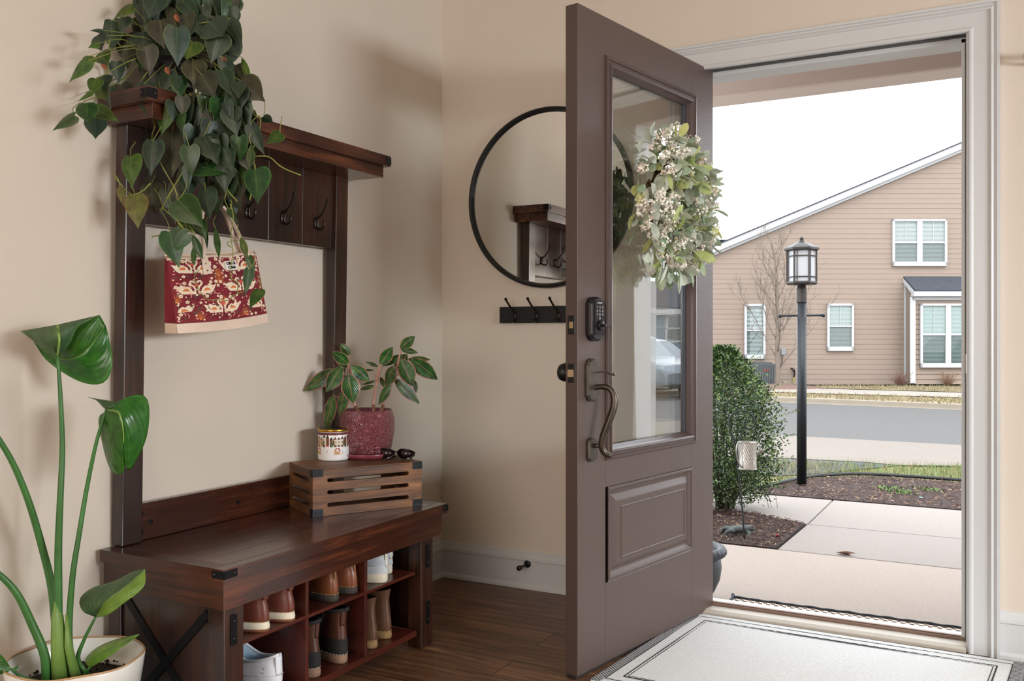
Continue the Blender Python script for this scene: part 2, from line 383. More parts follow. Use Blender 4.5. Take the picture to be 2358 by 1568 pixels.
# strike plates on the right jamb
b=MB(); b.box(2.0485,2.0498,.008,.036,.92,.985)
struct(b.build('trim_5',mat('nickel_plate',(170,168,160),.3,metal=1)),'metal strike plate on the jamb')
# threshold
BEIG=mat('sill_beige_wood',(188,180,168),.5,var=.06,vs=20); SILLB=mat('sill_brown_cap',(128,104,92),.4,metal=.2); ALU=mat('sill_pale_aluminium',(222,214,208),.35,metal=.35)
t=sthing('trim_6','door threshold of beige wood, brown cap and pale metal sill',(1.6,.05,0))
b=MB(); b.prism([(1.138,-.018,0),(1.138,-.018,.012),(1.138,.0,.02),(1.138,.055,.02),(1.138,.055,0)],(.912,0,0)); b.build('sill_board',BEIG,t,bevel=.002)
b=MB(); b.box(1.14,2.048,.055,.088,0,.03); b.box(1.14,2.048,.06,.066,.03,.034); b.build('sill_cap',SILLB,t,bevel=.002)
b=MB(); b.prism([(1.14,.088,-.02),(1.14,.088,.028),(1.14,.190,.010),(1.14,.200,.006),(1.14,.200,-.02)],(.91,0,0)); b.build('metal_sill',ALU,t)
for px,py in ((1652,1387),(1830,1430),(1982,1438),(2145,1463)):
    p=onZ(px,py,.02); MB().lathe([(.0035,-.001),(.0035,.003),(0,.0035)],(p.x,max(.1,min(.17,p.y)),.02),10).build('screw',BRONZE,t)
# ================================================================ front door (opened inwards, outer face towards the viewer)
H=Vector((1.184,.059,0)); L_=Vector((1.02,-.836,0)); de=(L_-H).normalized(); dn=Vector((-de.y,de.x,0)); dn=-dn if dn.x<0 else dn
DT=.0445; DW=.910; DZ0,DZ1=.012,2.055
def dp(s,d,z): return H+de*s+dn*d+UP*z      # s from the hinge, d out of the outer face
DM=frame(H,-de,UP)                                   # local x towards the hinge side (screen right), y up, z = outward
if DM.col[2].xyz.dot(dn)<0: DM=frame(H,de,UP)
XS=-1 if DM.col[0].xyz.dot(de)<0 else 1
def dbox(m,s0,s1,d0,d1,z0,z1):
    a=[dp(s,d,z0) for s,d in ((s0,d0),(s1,d0),(s1,d1),(s0,d1))]; b_=[p+UP*(z1-z0) for p in a]; return m.hexa(a,b_)
door=sthing('door_1','brown front door standing open, with glass upper panel',(H.x,H.y,0)); door['category']='door'
GS0,GS1,GZ0,GZ1=.203,.724,.689,1.893      # glass
m=MB(); dbox(m,0,GS0-.03,-DT,0,DZ0,DZ1); dbox(m,GS1+.03,DW,-DT,0,DZ0,DZ1); dbox(m,GS0-.03,GS1+.03,-DT,0,GZ1+.03,DZ1)
# lower rails leave a hole for the panel recess
PS0,PS1,PZ0,PZ1=.162,.74,.262,.566
dbox(m,GS0-.03,GS1+.03,-DT,0,PZ1,GZ0-.03); dbox(m,GS0-.03,GS1+.03,-DT,0,DZ0,PZ0); dbox(m,GS0-.03,GS1+.03,-DT,-.012,PZ0,PZ1)
slab=m.build('door_slab',DOORM,door,bevel=.0015)
def dframe(s0,s1,z0,z1,prof,name,mat_,parent):  # picture-frame moulding; prof (inset, height) polyline
    m=MB(); n=len(prof); R=[]
    for k in range(4):
        for i,d in prof:
            s=(s0+i) if k in (0,3) else (s1-i); z=(z0+i) if k in (0,1) else (z1-i)
            R.append(dp(s,d,z))
    fs=[]
    for k in range(4):
        for i in range(n-1): fs.append((k*n+i,k*n+i+1,((k+1)%4)*n+i+1,((k+1)%4)*n+i))
    m.add(R,fs); return m.build(name,mat_,parent,smooth=False)
dframe(GS0-.058,GS1+.034,GZ0-.038,GZ1+.04,[(0,0),(0,.004),(.004,.009),(.012,.010),(.014,.006),(.022,.006),(.025,.011),(.032,.009),(.036,.0),(.045,-.014)],'glazing_moulding',DOORT,door)
dframe(GS0-.05,GS1+.036,GZ0-.038,GZ1+.04,[(0,-DT),(0,-DT-.008),(.02,-DT-.01),(.036,-DT),(.045,-.03)],'inner_moulding',DOORT,door)
# black spacer between the panes
m=MB()
for a in ((GS0-.02,GS0+.003,GZ0-.02,GZ1+.02),(GS1-.003,GS1+.02,GZ0-.02,GZ1+.02),(GS0,GS1,GZ0-.02,GZ0+.003),(GS0,GS1,GZ1-.003,GZ1+.02)): dbox(m,a[0],a[1],-.030,-.016,a[2],a[3])
m.build('glass_spacer',mat('spacer_grey',(70,72,78),.4),door)
GL=glassmat('door_glass',(243,247,247),2.7)
def pane(d,bow): return MB().grid(lambda u,v:dp(GS0-.018+(GS1-GS0+.036)*u,d+bow*math.sin(PI*u)*math.sin(PI*v),GZ0-.018+(GZ1-GZ0+.036)*v),24,40)
pane(-.017,-.0012).build('glass_pane',GL,door,smooth=True); pane(-.029,.0012).build('glass_pane',GL,door,smooth=True)
# raised panel
dframe(PS0,PS1,PZ0,PZ1,[(0,0),(.003,-.002),(.006,.002),(.012,.002),(.016,-.004),(.026,-.010),(.031,-.011),(.050,-.002),(.054,-.001)],'panel_moulding',DOORM,door)
m=MB(); dbox(m,PS0+.053,PS1-.053,-.012,-.001,PZ0+.053,PZ1-.053); m.build('raised_panel',DOORM,door,bevel=.001)
dframe(PS0+.062,PS1-.078,PZ0+.062,PZ1-.072,[(0,-.001),(.002,.0012),(.004,.0012),(.006,-.001)],'panel_moulding',DOORM,door)
# kick sweep and chips
m=MB(); dbox(m,.0,DW,-DT+.004,-.006,.002,DZ0); m.build('door_sweep',mat('sweep_dark',(40,38,36),.8),door)
# -------- locks
def T_at(s,d,z): 
    M=DM.copy(); p=dp(s,d,z); M.translation=p; return M
def plate(s,z,w,h,d,notch=.18,name='x',mat_=None,parent=None,arch=True):
    # shaped escutcheon outline with arched top and bottom and stepped shoulders
    def outl(w,h):
        P=[]; a=w/2; bh=h/2; sh=w*notch
        for sg in (1,-1):
            P+= [(sg*a,sg*(-bh+h*.14)) ] if False else []
        top=[(a,bh*.72),(a*.84,bh*.76),(a*.8,bh*.84),(a*.62,bh*.93),(a*.3,bh*.99),(0,bh),(-a*.3,bh*.99),(-a*.62,bh*.93),(-a*.8,bh*.84),(-a*.84,bh*.76),(-a,bh*.72)]
        bot=[(-x,-y) for x,y in top]
        return top+bot
    M=T_at(s,0,z); m=MB(); lay=[(1,0),(1,d*.55),(.9,d*.8),(.84,d)]
    rings=[]
    for k,dd in lay: rings.append([M@Vector((x*k if k==1 else x*(1-(1-k)),y*(1-(1-k)*w/h),dd)) for x,y in outl(w,h)])
    n=len(rings[0]); vs=[p for r in rings for p in r]; fs=[]
    for i in range(len(lay)-1):
        for j in range(n): fs.append((i*n+j,i*n+(j+1)%n,(i+1)*n+(j+1)%n,(i+1)*n+j))
    fs.append(tuple(range((len(lay)-1)*n,len(lay)*n))); fs.append(tuple(range(n))[::-1]); m.add(vs,fs)
    return m.build(name,mat_,parent)
LOCKM=mat('aged_black_bronze',(52,50,52),.35,metal=.7,var=.2,vs=50); ANT=mat('antique_brass_dark',(92,86,78),.42,metal=.85,var=.25,vs=35)
TXT=mat('lock_numbers',(225,225,225),.5,emit=0)
kp=plate(.827,1.097,.082,.138,.022,name='keypad_lock',mat_=LOCKM,parent=door); kp['label']='dark touchscreen keypad lock'; kp['_o']=door['_o']
m=MB(); M=T_at(.824,.0215,1.10)
m.prism([M@Vector((x,y,0)) for x,y in ((-.026,-.052),(.026,-.052),(.026,.047),(.018,.054),(-.018,.054),(-.026,.047))],dn*.003); m.build('keypad_screen',mat('keypad_glass',(30,31,36),.15),kp)
rows=['1 2 3','4 5 6','7 8 9','0']
for r_,row in enumerate(rows):
    for c_,ch in enumerate(row.split()):
        x=(c_-1)*.0155*(-XS if False else 1) if len(row)>1 else 0
        M=T_at(.824,.0248,1.133-r_*.0115); M=M@Matrix.Translation((x,0,0)); text_mesh(ch,.011,M,TXT,'key_number',kp,sx=.8)
text_mesh('SCHLAGE',.0062,T_at(.824,.0248,1.1465),TXT,'maker_lettering',kp)
M=T_at(.822,.0245,1.077); m=MB(); m.lathe([(.016,0),(.0155,.006),(.012,.009),(0,.010)],(0,0,0),24,T=M.to_3x3().to_4x4()); m.v=[p+M.translation for p in m.v]; m.build('thumb_turn_rose',LOCKM,kp,smooth=True)
m=MB(); q=MB(); q.box(-.014,.016,-.005,.005,.0,.026); m.add([M@(p+Vector((0,0,.004))) for p in q.v],q.f); m.build('thumb_turn',LOCKM,kp,bevel=.002)
es=plate(.839,.909,.068,.134,.014,name='handle_plate',mat_=ANT,parent=door); es['label']='aged brass handle set'; es['_o']=door['_o']
# thumb latch
m=MB(); P=[dp(.825,.012,.932),dp(.818,.03,.934),dp(.81,.045,.931),dp(.803,.058,.926),dp(.80,.066,.927)]; m.tube(spl(P,4),[.004]*3+[.005]*5+[.008]*6+[.009]*2+[.006],8,flat=.5); m.build('thumb_latch',ANT,es,smooth=True)
# grip
P=[dp(.832,.006,.884),dp(.826,.03,.888),dp(.818,.055,.884),dp(.813,.068,.862),dp(.815,.070,.83),dp(.826,.062,.79),dp(.836,.05,.75),dp(.840,.042,.715),dp(.836,.046,.690),dp(.826,.06,.678),dp(.82,.066,.676)]
sp=spl(P,5); rs=[]
for i in range(len(sp)):
    u=i/(len(sp)-1); rs.append(.0085+.0035*math.sin(PI*min(1,max(0,(u-.1)/.8))) - (.003 if u>.93 else 0))
WORN=mat('worn_dark_grip',(78,70,62),.38,metal=.8,var=.5,vs=22)
m=MB(); m.tube(sp,rs,12); m.build('pull_handle',WORN,es,smooth=True)
lp=plate(.841,.694,.05,.074,.014,name='lower_plate',mat_=ANT,parent=door); lp['_o']=door['_o']
m=MB(); m.tube([dp(.841,.004,.706),dp(.840,.042,.708)],.007,10); m.build('handle_foot',ANT,es,smooth=True)
# edge hardware on the latch edge
def ebox(m,d0,d1,z0,z1,t0,t1):
    a=[dp(DW+t0,d0,z0),dp(DW+t0,d1,z0),dp(DW+t1,d1,z0),dp(DW+t1,d0,z0)]; return m.hexa(a,[p+UP*(z1-z0) for p in a])
for zc,nm in ((1.078,'deadbolt'),(.931,'latch')):
    m=MB(); ebox(m,-.036,-.010,zc-.029,zc+.029,-.001,.0015); pl=m.build('latch_plate',BLK,door,bevel=.003); pl['_o']=door['_o']
    m=MB()
    if nm=='deadbolt': ebox(m,-.030,-.015,zc-.01,zc+.01,.001,.0022)
    else: m.prism([dp(DW+.001,-.031,zc-.011),dp(DW+.013,-.028,zc-.011),dp(DW+.001,-.013,zc-.011)],(0,0,.022))
    m.build(nm+'_bolt',mat('bolt_nickel',(196,176,140),.25,metal=1),pl)
    for dz in (-.022,.022):
        p=dp(DW+.0012,-.023,zc+dz); m=MB(); m.ball(p,.0035,10,6); m.build('screw',IRON,pl)
# inner knob + inner deadbolt housing (behind the door)
m=MB(); M=DM.copy(); M.translation=dp(.84,-DT,.93); q=MB().lathe([(.032,0),(.032,-.008),(.014,-.012),(.012,-.03),(.024,-.038),(.03,-.052),(.026,-.064),(0,-.068)],n=24)
m.add([M@p for p in q.v],q.f); m.build('inner_knob',BLK,door,smooth=True)
M=DM.copy(); M.translation=dp(.835,-DT,1.07); q=MB().lathe([(.034,.05),(.034,.0)],n=4); m=MB(); q=MB().box(-.034,.034,-.06,.055,-.028,0); m.add([M@p for p in q.v],q.f); m.build('inner_lock_case',BLK,door,bevel=.01,seg=3)
# hinges
for z in (.25,1.05,1.85):
    m=MB(); m.tube([(1.135,-.008,z-.05),(1.135,-.008,z+.05)],.007,10); h=m.build('hinge',BRONZE,door)
# ================================================================ mirror, hook rack, door stop, wall bar
def circ(m,c,rad,r,n=64,nn=10,ax='y',sq=1.0):
    vs=[];fs=[]
    for i in range(n):
        a=2*PI*i/n
        for j in range(nn):
            b_=2*PI*j/nn; rr=rad+r*math.cos(b_); vs.append((c[0]+rr*math.cos(a),c[1]+r*sq*math.sin(b_),c[2]+rr*math.sin(a)))
    for i in range(n):
        for j in range(nn): fs.append((i*nn+j,i*nn+(j+1)%nn,((i+1)%n)*nn+(j+1)%nn,((i+1)%n)*nn+j))
    return m.add(vs,fs)
mc=(.519,-.016,1.612)
t=thing('round_mirror','large round wall mirror with thin black frame, partly hidden behind the open door','mirror',(mc[0],0,mc[2]))
m=MB(); 
pf=[(.350,-.001),(.350,-.012),(.356,-.026),(.362,-.03),(.368,-.027),(.370,-.018),(.370,-.001)]
vs=[];fs=[];n=96;k=len(pf)
for i in range(n):
    a=2*PI*i/n
    for r,d in pf: vs.append((mc[0]+r*math.cos(a),d,mc[2]+r*math.sin(a)))
for i in range(n):
    for j in range(k-1): fs.append((i*k+j,i*k+j+1,((i+1)%n)*k+j+1,((i+1)%n)*k+j))
m.add(vs,fs); m.build('mirror_frame',BLK,t,smooth=False)
m=MB(); m.prism([(mc[0]+.351*math.cos(2*PI*i/n),-.010,mc[2]+.351*math.sin(2*PI*i/n)) for i in range(n)],(0,.008,0)); m.build('mirror_glass',mat('mirror_silver',(236,236,232),.0,metal=1),t)
t=thing('wall_hook_rack','black wooden wall rack with coat hooks under the round mirror','hook rack',(.296,0,1.13))
m=MB(); m.box(.296,.80,-.018,-.001,1.100,1.168); m.build('backboard',mat('rack_black',(20,20,22),.5),t,bevel=.002)
HK=mat('hook_dark_bronze',(44,34,30),.35,metal=.7)
for i,px in enumerate((1186,1236,1286,None,None)):
    x=onY(px,715,-.02).x if px else .58+.105*(i-2)
    q=onY(px,0,-.02).x if px else x
    m=MB()
    P=[(x-.008,-.085,1.196),(x-.006,-.078,1.186),(x-.003,-.055,1.165),(x,-.032,1.148),(x+.001,-.022,1.132),(x,-.026,1.112),(x,-.040,1.104),(x,-.050,1.112)]
    m.tube(spl(P,4),[.0055,.0055,.005]+[.0042]*23+[.006,.006,.006],8); h=m.build('coat_hook',HK,t,smooth=True)
    m=MB(); m.ball((x,-.022,1.128),.011,12,8,(.8,.5,1.6)); m.build('hook_plate',HK,t,smooth=True)
    m=MB(); m.ball((x-.008,-.086,1.197),.0065,10,6); m.build('hook_tip',HK,t,smooth=True)
m=MB(); m.ball((.312,-.019,1.132),.004,8,6); m.build('screw',BLK,t)
t=thing('door_stop','small black spring door stop on the white baseboard','door stop',(.425,-.011,.105))
m=MB(); m.lathe([(.016,0),(.015,.004),(.007,.006),(0,.006)],(0,0,0),16); m.v=[Vector((.425+p.x,-.011-p.z,.103+p.y)) for p in m.v]; m.build('rose',BLK,t,smooth=True)
m=MB(); m.tube([(.425,-.014,.103),(.425,-.072,.102)],.0045,10); m.build('stem',BLK,t,smooth=True)
m=MB(); m.tube([(.425,-.07,.102),(.425,-.074,.102),(.425,-.09,.102),(.425,-.092,.102)],[.006,.0105,.0105,.008],12); m.build('rubber_tip',BLK,t,smooth=True)
# curtain rod end at the right edge
t=thing('curtain_rod','chrome curtain rod end on the wall at the right edge','curtain rod',(2.25,0,1.93))
CH=mat('chrome',(200,205,210),.12,metal=1)
m=MB(); m.tube([(2.235,-.05,1.932),(2.9,-.05,1.932)],.009,12); m.build('rod',CH,t,smooth=True)
m=MB(); m.ball((2.228,-.05,1.933),.016,14,10); m.build('finial',CH,t,smooth=True)
m=MB(); m.tube([(2.243,0,1.915),(2.243,-.04,1.915),(2.243,-.05,1.922)],.006,10); m.lathe([(.014,0),(.014,.004),(0,.005)],(0,0,0),12); 
m.v[-36:]=[Vector((2.243+p.x,-p.z,1.912+p.y)) for p in m.v[-36:]]; m.build('bracket',CH,t)
# ================================================================ hall tree
HT=thing('hall_tree','dark espresso wooden hall tree with coat hooks, bench and shoe cubbies against the left wall','hall tree',(.22,-1.22,0))
def ln(x,z): return x+(z-.47)*.017
def lbox(m,x0,x1,y0,y1,z0,z1):
    return m.hexa([(ln(x0,z0),y0,z0),(ln(x1,z0),y0,z0),(ln(x1,z0),y1,z0),(ln(x0,z0),y1,z0)],[(ln(x0,z1),y0,z1),(ln(x1,z1),y0,z1),(ln(x1,z1),y1,z1),(ln(x0,z1),y1,z1)])
BY0,BY1=-1.731,-.706
PY=((-1.684,-1.617),(-.80,-.733))
for i,(a,c) in enumerate(PY):
    m=MB(); lbox(m,.004,.047,a,c,.471,1.618); m.build('upright',ESPV,HT,bevel=.003)
# planked hook panel
m=MB(); w=(.80-1.617)/-5
for i in range(5):
    y0=-1.617+i*w; lbox(m,.012,.034,y0+.0008,y0+w-.0008,1.357,1.617)
lbox(m,.008,.020,-1.617,-.80,1.36,1.615)
m.build('hook_panel',ESPV,HT,bevel=.0015)
m=MB(); lbox(m,.006,.03,-1.617,-.80,.471,.575); m.build('back_rail',ESP,HT,bevel=.002)
# cornice: soffit, two stepped boards
m=MB(); lbox(m,-.012,.168,-1.702,-.686,1.617,1.657); m.cur=1; lbox(m,-.012,.168,-1.7035,-1.7015,1.6172,1.6568); m.build('cornice_lower_board',[ESP,ESPX],HT,bevel=.006,seg=3)
m=MB(); lbox(m,-.012,.183,-1.728,-.663,1.657,1.695); m.cur=1; lbox(m,-.012,.183,-1.7295,-1.7275,1.6572,1.6948); m.build('cornice_top_board',[ESP,ESPX],HT,bevel=.006,seg=3)
# bench top with plank grooves
m=MB(); nb=4; xs=[.018,.10,.185,.27,.352,.438]
for i in range(len(xs)-1): m.box(xs[i]+.0009,xs[i+1]-.0009,BY0+.045,BY1-.045,.440,.470)
m.cur=1; m.box(.018,.438,BY0,BY0+.0442,.438,.470); m.box(.018,.438,BY1-.0442,BY1,.438,.470); m.box(.4385,.4735,BY0-.0006,BY0+.0002,.4372,.4698); m.cur=0; m.box(.439,.474,BY0,BY1,.437,.470)
m.box(.03,.46,BY0+.01,BY1-.01,.437,.455)
m.build('bench_top',[ESP,ESPX],HT,bevel=.0022)
# apron
m=MB(); ay0,ay1=-1.72,-.724
m.prism([(.462,ay0,.437),(.462,ay0,.365),(.462,ay1-.02,.365),(.462,ay1-.006,.371),(.462,ay1,.385),(.462,ay1,.437)],(-.02,0,0))
m.cur=1; m.box(.02,.4415,ay0,ay0+.02,.367,.437); m.box(.4415,.4618,ay0-.0006,ay0+.0002,.3652,.4368); m.cur=0
m.box(.02,.4415,ay1-.02,ay1,.367,.437)
m.build('apron',[ESP,ESPX],HT,bevel=.002)
# legs
LY=((-1.708,-1.640),(-.832,-.762))
for a,c in LY:
    for x0,x1 in ((.395,.450),(.022,.07)):
        m=MB(); m.box(x0,x1,a,c,.003,.366); m.build('leg',ESPV,HT,bevel=.003)
for a,c in ((-1.70,-1.685),(-.80,-.785)):
    m=MB(); m.box(.07,.395,a,c,.05,.37); m.build('side_panel',ESPV,HT)
for yy,sg in ((-1.7035,-1),):
    for (xa,za,xb,zb,o) in ((.085,.345,.39,.045,0),(.085,.045,.39,.345,.002)):
        d=Vector((xb-xa,0,zb-za)).normalized(); n_=Vector((-d.z,0,d.x))*.011; p=Vector((xa,yy-o,za)); q=Vector((xb,yy-o,zb))
        m=MB(); m.prism([p-n_,q-n_,q+n_,p+n_],(0,.003,0)); m.build('cross_brace',IRON,HT)
# cubby
m=MB(); m.box(.022,.030,-1.64,-.83,.06,.437); m.build('back_board',REDW,HT)
m=MB(); m.box(.03,.44,-1.640,-.845,.047,.066); m.build('bottom_shelf',REDW,HT,bevel=.0015)
m=MB(); m.box(.03,.438,-1.640,-.85,.252,.262); m.build('middle_shelf',REDW,HT,bevel=.0015)
for y in (-1.386,-1.117):
    m=MB(); m.box(.03,.439,y-.006,y+.006,.066,.252); m.box(.03,.439,y-.006,y+.006,.262,.437); m.build('divider',REDW,HT,bevel=.001)
# iron plates with rivets
def rivet(m,p,nrm,r=.0052):
    nrm=Vector(nrm); T=nrm.to_track_quat('Z','Y').to_matrix().to_4x4(); T.translation=Vector(p)
    q=MB().lathe([(r,0),(r*.9,r*.35),(r*.55,r*.6),(0,r*.7)],n=12); m.add([T@v for v in q.v],q.f)
def rplate(y,z,w=.022,h=.078,x=.4503):
    m=MB(); r=.005
    P=[]
    for cy,cz,a0 in ((w/2-r,h/2-r,0),(-w/2+r,h/2-r,90),(-w/2+r,-h/2+r,180),(w/2-r,-h/2+r,270)):
        for k in range(4): a=math.radians(a0+30*k); P.append((x,y+cy+r*math.cos(a),z+cz+r*math.sin(a)))
    m.prism(P,(.002,0,0)); o=m.build('bracket_plate',IRON,HT)
    for s_ in (-.022,.022):
        q=MB(); rivet(q,(x+.002,y,z+s_),(1,0,0)); q.build('rivet',BLK,o,smooth=True)
for y in (-1.676,-.795):
    rplate(y,.305); rplate(y,.115)
# corner brackets on the bench top
def cbr(y,sg,z0,z1,xf,l1=.044,l2=.04):
    m=MB(); ya,yb=sorted((y+sg*.0016,y-sg*l1)); m.box(xf,xf+.0016,ya,yb,z0,z1); 
    ya,yb=sorted((y,y+sg*.0016)); m.box(xf-l2,xf+.0016,ya,yb,z0,z1)
    o=m.build('corner_bracket',IRON,HT,bevel=.0006,seg=1)
    q=MB(); rivet(q,(xf+.0016,y-sg*l1*.75,(z0+z1)/2),(1,0,0)); q.build('rivet',BLK,o,smooth=True)
    q=MB(); rivet(q,(xf-l2*.75,y+sg*.0016,(z0+z1)/2),(0,sg,0)); q.build('rivet',BLK,o,smooth=True)
cbr(BY0,-1,.446,.466,.474); cbr(BY1,1,.446,.466,.474,.03,.03)
cbr(-.663,1,1.664,1.69,ln(.183,1.675),.028,.03); cbr(-1.728,-1,1.664,1.69,ln(.183,1.675),.028,.03)
# screws on the rail and a cover cap by the post
for y,z in ((-1.608,.548),(-1.575,.520),(-1.608,.497),(-1.24,.52)):
    q=MB(); q.lathe([(.007,0),(.0068,.001),(.0045,.0012),(.004,.0006),(0,.0006)],n=14); T=Matrix(((0,0,1,.0315),(1,0,0,y),(0,1,0,z),(0,0,0,1))); q.v=[T@p for p in q.v]; q.build('screw',IRON,HT)
q=MB(); q.lathe([(.0045,0),(.004,.001),(0,.001)],n=12); T=Matrix(((1,0,0,.045),(0,0,-1,-.8006),(0,1,0,1.5),(0,0,0,1))); q.v=[T@p for p in q.v]; q.build('screw_cap',mat('cap_grey',(170,160,150),.4),HT)
# hooks
def coathook(y,z=1.438):
    x0=ln(.034,z); m=MB()
    m.ball((x0+.002,y,z),.014,14,8,(.35,.85,1.55)); o=m.build('coat_hook',BRONZE,HT,smooth=True)
    m=MB(); P=[(x0+.004,y,z+.014),(x0+.018,y,z+.022),(x0+.036,y,z+.042),(x0+.047,y,z+.064),(x0+.052,y,z+.080)]
    sp=spl(P,5); m.tube(sp,[.0045-.0015*math.sin(PI*i/(len(sp)-1)) +(.0008 if i>len(sp)-4 else 0) for i in range(len(sp))],10); m.ball(sp[-1],.0045,10,6); m.build('upper_prong',BRONZE,o,smooth=True)
    m=MB(); P=[(x0+.004,y,z-.014),(x0+.014,y,z-.023),(x0+.027,y,z-.022),(x0+.035,y,z-.010),(x0+.036,y,z+.002)]
    sp=spl(P,5); m.tube(sp,.0035,10); m.ball(sp[-1],.0045,10,6); m.build('lower_prong',BRONZE,o,smooth=True)
    m=MB(); rivet(m,(x0+.0068,y-.006,z),(1,0,0),.0032); m.build('screw',BLK,o,smooth=True)
HY=[-.893,-1.06,-1.222,-1.385,-1.545]
for y in HY: coathook(y)
# ================================================================ crate on the bench
CW=wood('crate_wood',[(.3,(46,27,15)),(.45,(92,58,33)),(.56,(136,90,52)),(.72,(186,138,88))],'x',.5,4,9,bump=.15,coat=0)
CL,CD,CHT=.382,.232,.145
CT=thing('wooden_crate','brown slatted wooden crate turned as a riser on the right end of the bench','crate',(.232,-1.121,.4706))
CT.rotation_euler=(0,0,math.radians(60)); CT['_o']=(0,0,0)   # parts in local coordinates
def slotface(m,w,y0,y1,flip=None):
    # board with three horizontal slots, built from rails; local: x along, y depth, z up
    T=.009; zs=[0,.028,.041,.068,.081,.107,.120,CHT]
    sl,sr=(.048,w-.048) if flip is None else (.022,w-.022)
    if flip=='y': f=lambda x,y,z:(y,x,z)
    else: f=lambda x,y,z:(x,y,z)
    def bx(a,b_,z0,z1):
        P=[f(a,y0,z0),f(b_,y0,z0),f(b_,y1,z0),f(a,y1,z0)]; 
        if flip=='y': P=P[::-1]
        m.hexa(P,[(p[0],p[1],z1) for p in P])
    bx(0,sl,0,CHT); bx(sr,w,0,CHT)
    for a,b_ in ((0,1),(2,3),(4,5),(6,7)): bx(sl,sr,zs[a],zs[b_])
    for a,b_ in ((1,2),(3,4),(5,6)):   # rounded slot ends
        zc=(zs[a]+zs[b_])/2; r=(zs[b_]-zs[a])/2
        for xe,sg in ((sl,1),(sr,-1)):
            for tb in (1,-1):
                P=[(xe,zc+tb*r)]+[(xe+sg*r*(1-math.cos(t)),zc+tb*r*math.sin(t)) for t in (0,.26,.52,.79,1.05,1.31,1.57)]
                q=[f(x,y0,z) for x,z in P]; m.prism(q,Vector(f(0,y1-y0,0)))
m=MB(); slotface(m,CL,0,.010); m.build('slatted_front',CW,CT,bevel=.0008,seg=1)
m=MB(); slotface(m,CL,CD-.010,CD); m.build('slatted_back',CW,CT)
CWY=wood('crate_wood_side',[(.3,(42,25,14)),(.45,(82,52,30)),(.56,(122,82,48)),(.72,(166,122,78))],'y',.5,4,9,bump=.15,coat=0)
m=MB(); slotface(m,CD-.0204,0,.010,'y'); m.v=[p+Vector((0,.0102,0)) for p in m.v]; m.build('slatted_side',CWY,CT)
m=MB(); slotface(m,CD-.0204,CL-.010,CL,'y'); m.v=[p+Vector((0,.0102,0)) for p in m.v]; m.build('slatted_side',CWY,CT)
m=MB(); m.box(.0,CL,.0,CD,CHT+.0002,CHT+.0045); m.build('top_board',CW,CT,bevel=.001)
m=MB(); m.box(.011,CL-.011,.011,CD-.011,.004,.010); m.build('bottom_board',CW,CT)
def crb(x,z,sx,sz):
    m=MB(); w,h=.034,.024; t_=.0012
    zz=(0,h) if sz>0 else (CHT+.005-h,CHT+.005); xx=(0-t_,w) if sx>0 else (CL-w,CL+t_)
    m.box(xx[0],xx[1],-t_,0,zz[0],zz[1]); 
    xs_=(-t_,0) if sx>0 else (CL,CL+t_); m.box(xs_[0],xs_[1],-t_,.026,zz[0],zz[1])
    o=m.build('corner_bracket',IRON,CT)
    for k in (.35,.75):
        q=MB(); rivet(q,((xx[0]+w*k) if sx>0 else (xx[1]-w*k),-t_,(zz[0]+zz[1])/2),(0,-1,0),.0028); q.build('nail',BLK,o)
for a in ((0,0,1,1),(0,0,1,-1),(0,0,-1,1),(0,0,-1,-1)): crb(*a)
CTOP=.4706+CHT+.0045
# ---------------- candle jar
c=onZ(768,1072,CTOP); c.z=CTOP+.0005
JR=.0505*.98
cx=onZ(768,1058,CTOP)
CJ=thing('candle_jar','white printed candle jar with gold lid on the crate','candle jar',(cx.x,cx.y,CTOP+.0006))
r=35.5/2098*( (cx-CAM).dot(FW) )
CJh=.098
m=MB(); m.lathe([(0,0),(r*.9,0),(r*.97,.002),(r,.008),(r,CJh-.004),(r*.985,CJh)],(cx.x,cx.y,CTOP+.0006),40); m.build('jar',mat('candle_white',(240,240,238),.25,coat=.3),CJ,smooth=True)
m=MB(); z0=CTOP+.0006+CJh; m.lathe([(r*1.0,0),(r*1.03,.001),(r*1.04,.004),(r*1.04,.008),(r*1.0,.0095)],(cx.x,cx.y,z0),40); m.build('lid',mat('gold_lid',(196,150,60),.28,metal=1),CJ,smooth=True)
m=MB(); m.lathe([(r*.99,.0096),(r*.9,.0112),(0,.0115)],(cx.x,cx.y,z0),40); m.build('lid_top',mat('lid_dark',(60,54,44),.2,metal=.8),CJ,smooth=True)
# winter village print wrapped round the jar
pm=[mat('print_maroon',(104,52,56),.4),mat('print_tan',(196,160,110),.4),mat('print_brown',(120,72,48),.4),mat('print_green',(60,86,56),.4),mat('print_red',(178,50,46),.4),mat('print_pale',(226,214,190),.4),mat('print_dark',(44,40,44),.4)]
m=MB(); ang0=math.atan2(CAM.y-cx.y,CAM.x-cx.x)
def wrap(u,z,off): a=ang0+u/r; return (cx.x+(r+off)*math.cos(a),cx.y+(r+off)*math.sin(a),CTOP+.0006+z)
def wpoly(pts,mi,off):
    m.cur=mi; m.poly([wrap(u,z,off) for u,z in pts])
def wrect(u0,u1,z0_,z1_,mi,off):
    k=max(1,int(abs(u1-u0)/.006)); m.cur=mi
    for i in range(k):
        a=u0+(u1-u0)*i/k; b_=u0+(u1-u0)*(i+1)/k; m.poly([wrap(a,z0_,off),wrap(b_,z0_,off),wrap(b_,z1_,off),wrap(a,z1_,off)])
rr=random.Random(4)
wrect(-PI*r,PI*r,.088,.0965,0,.0002)
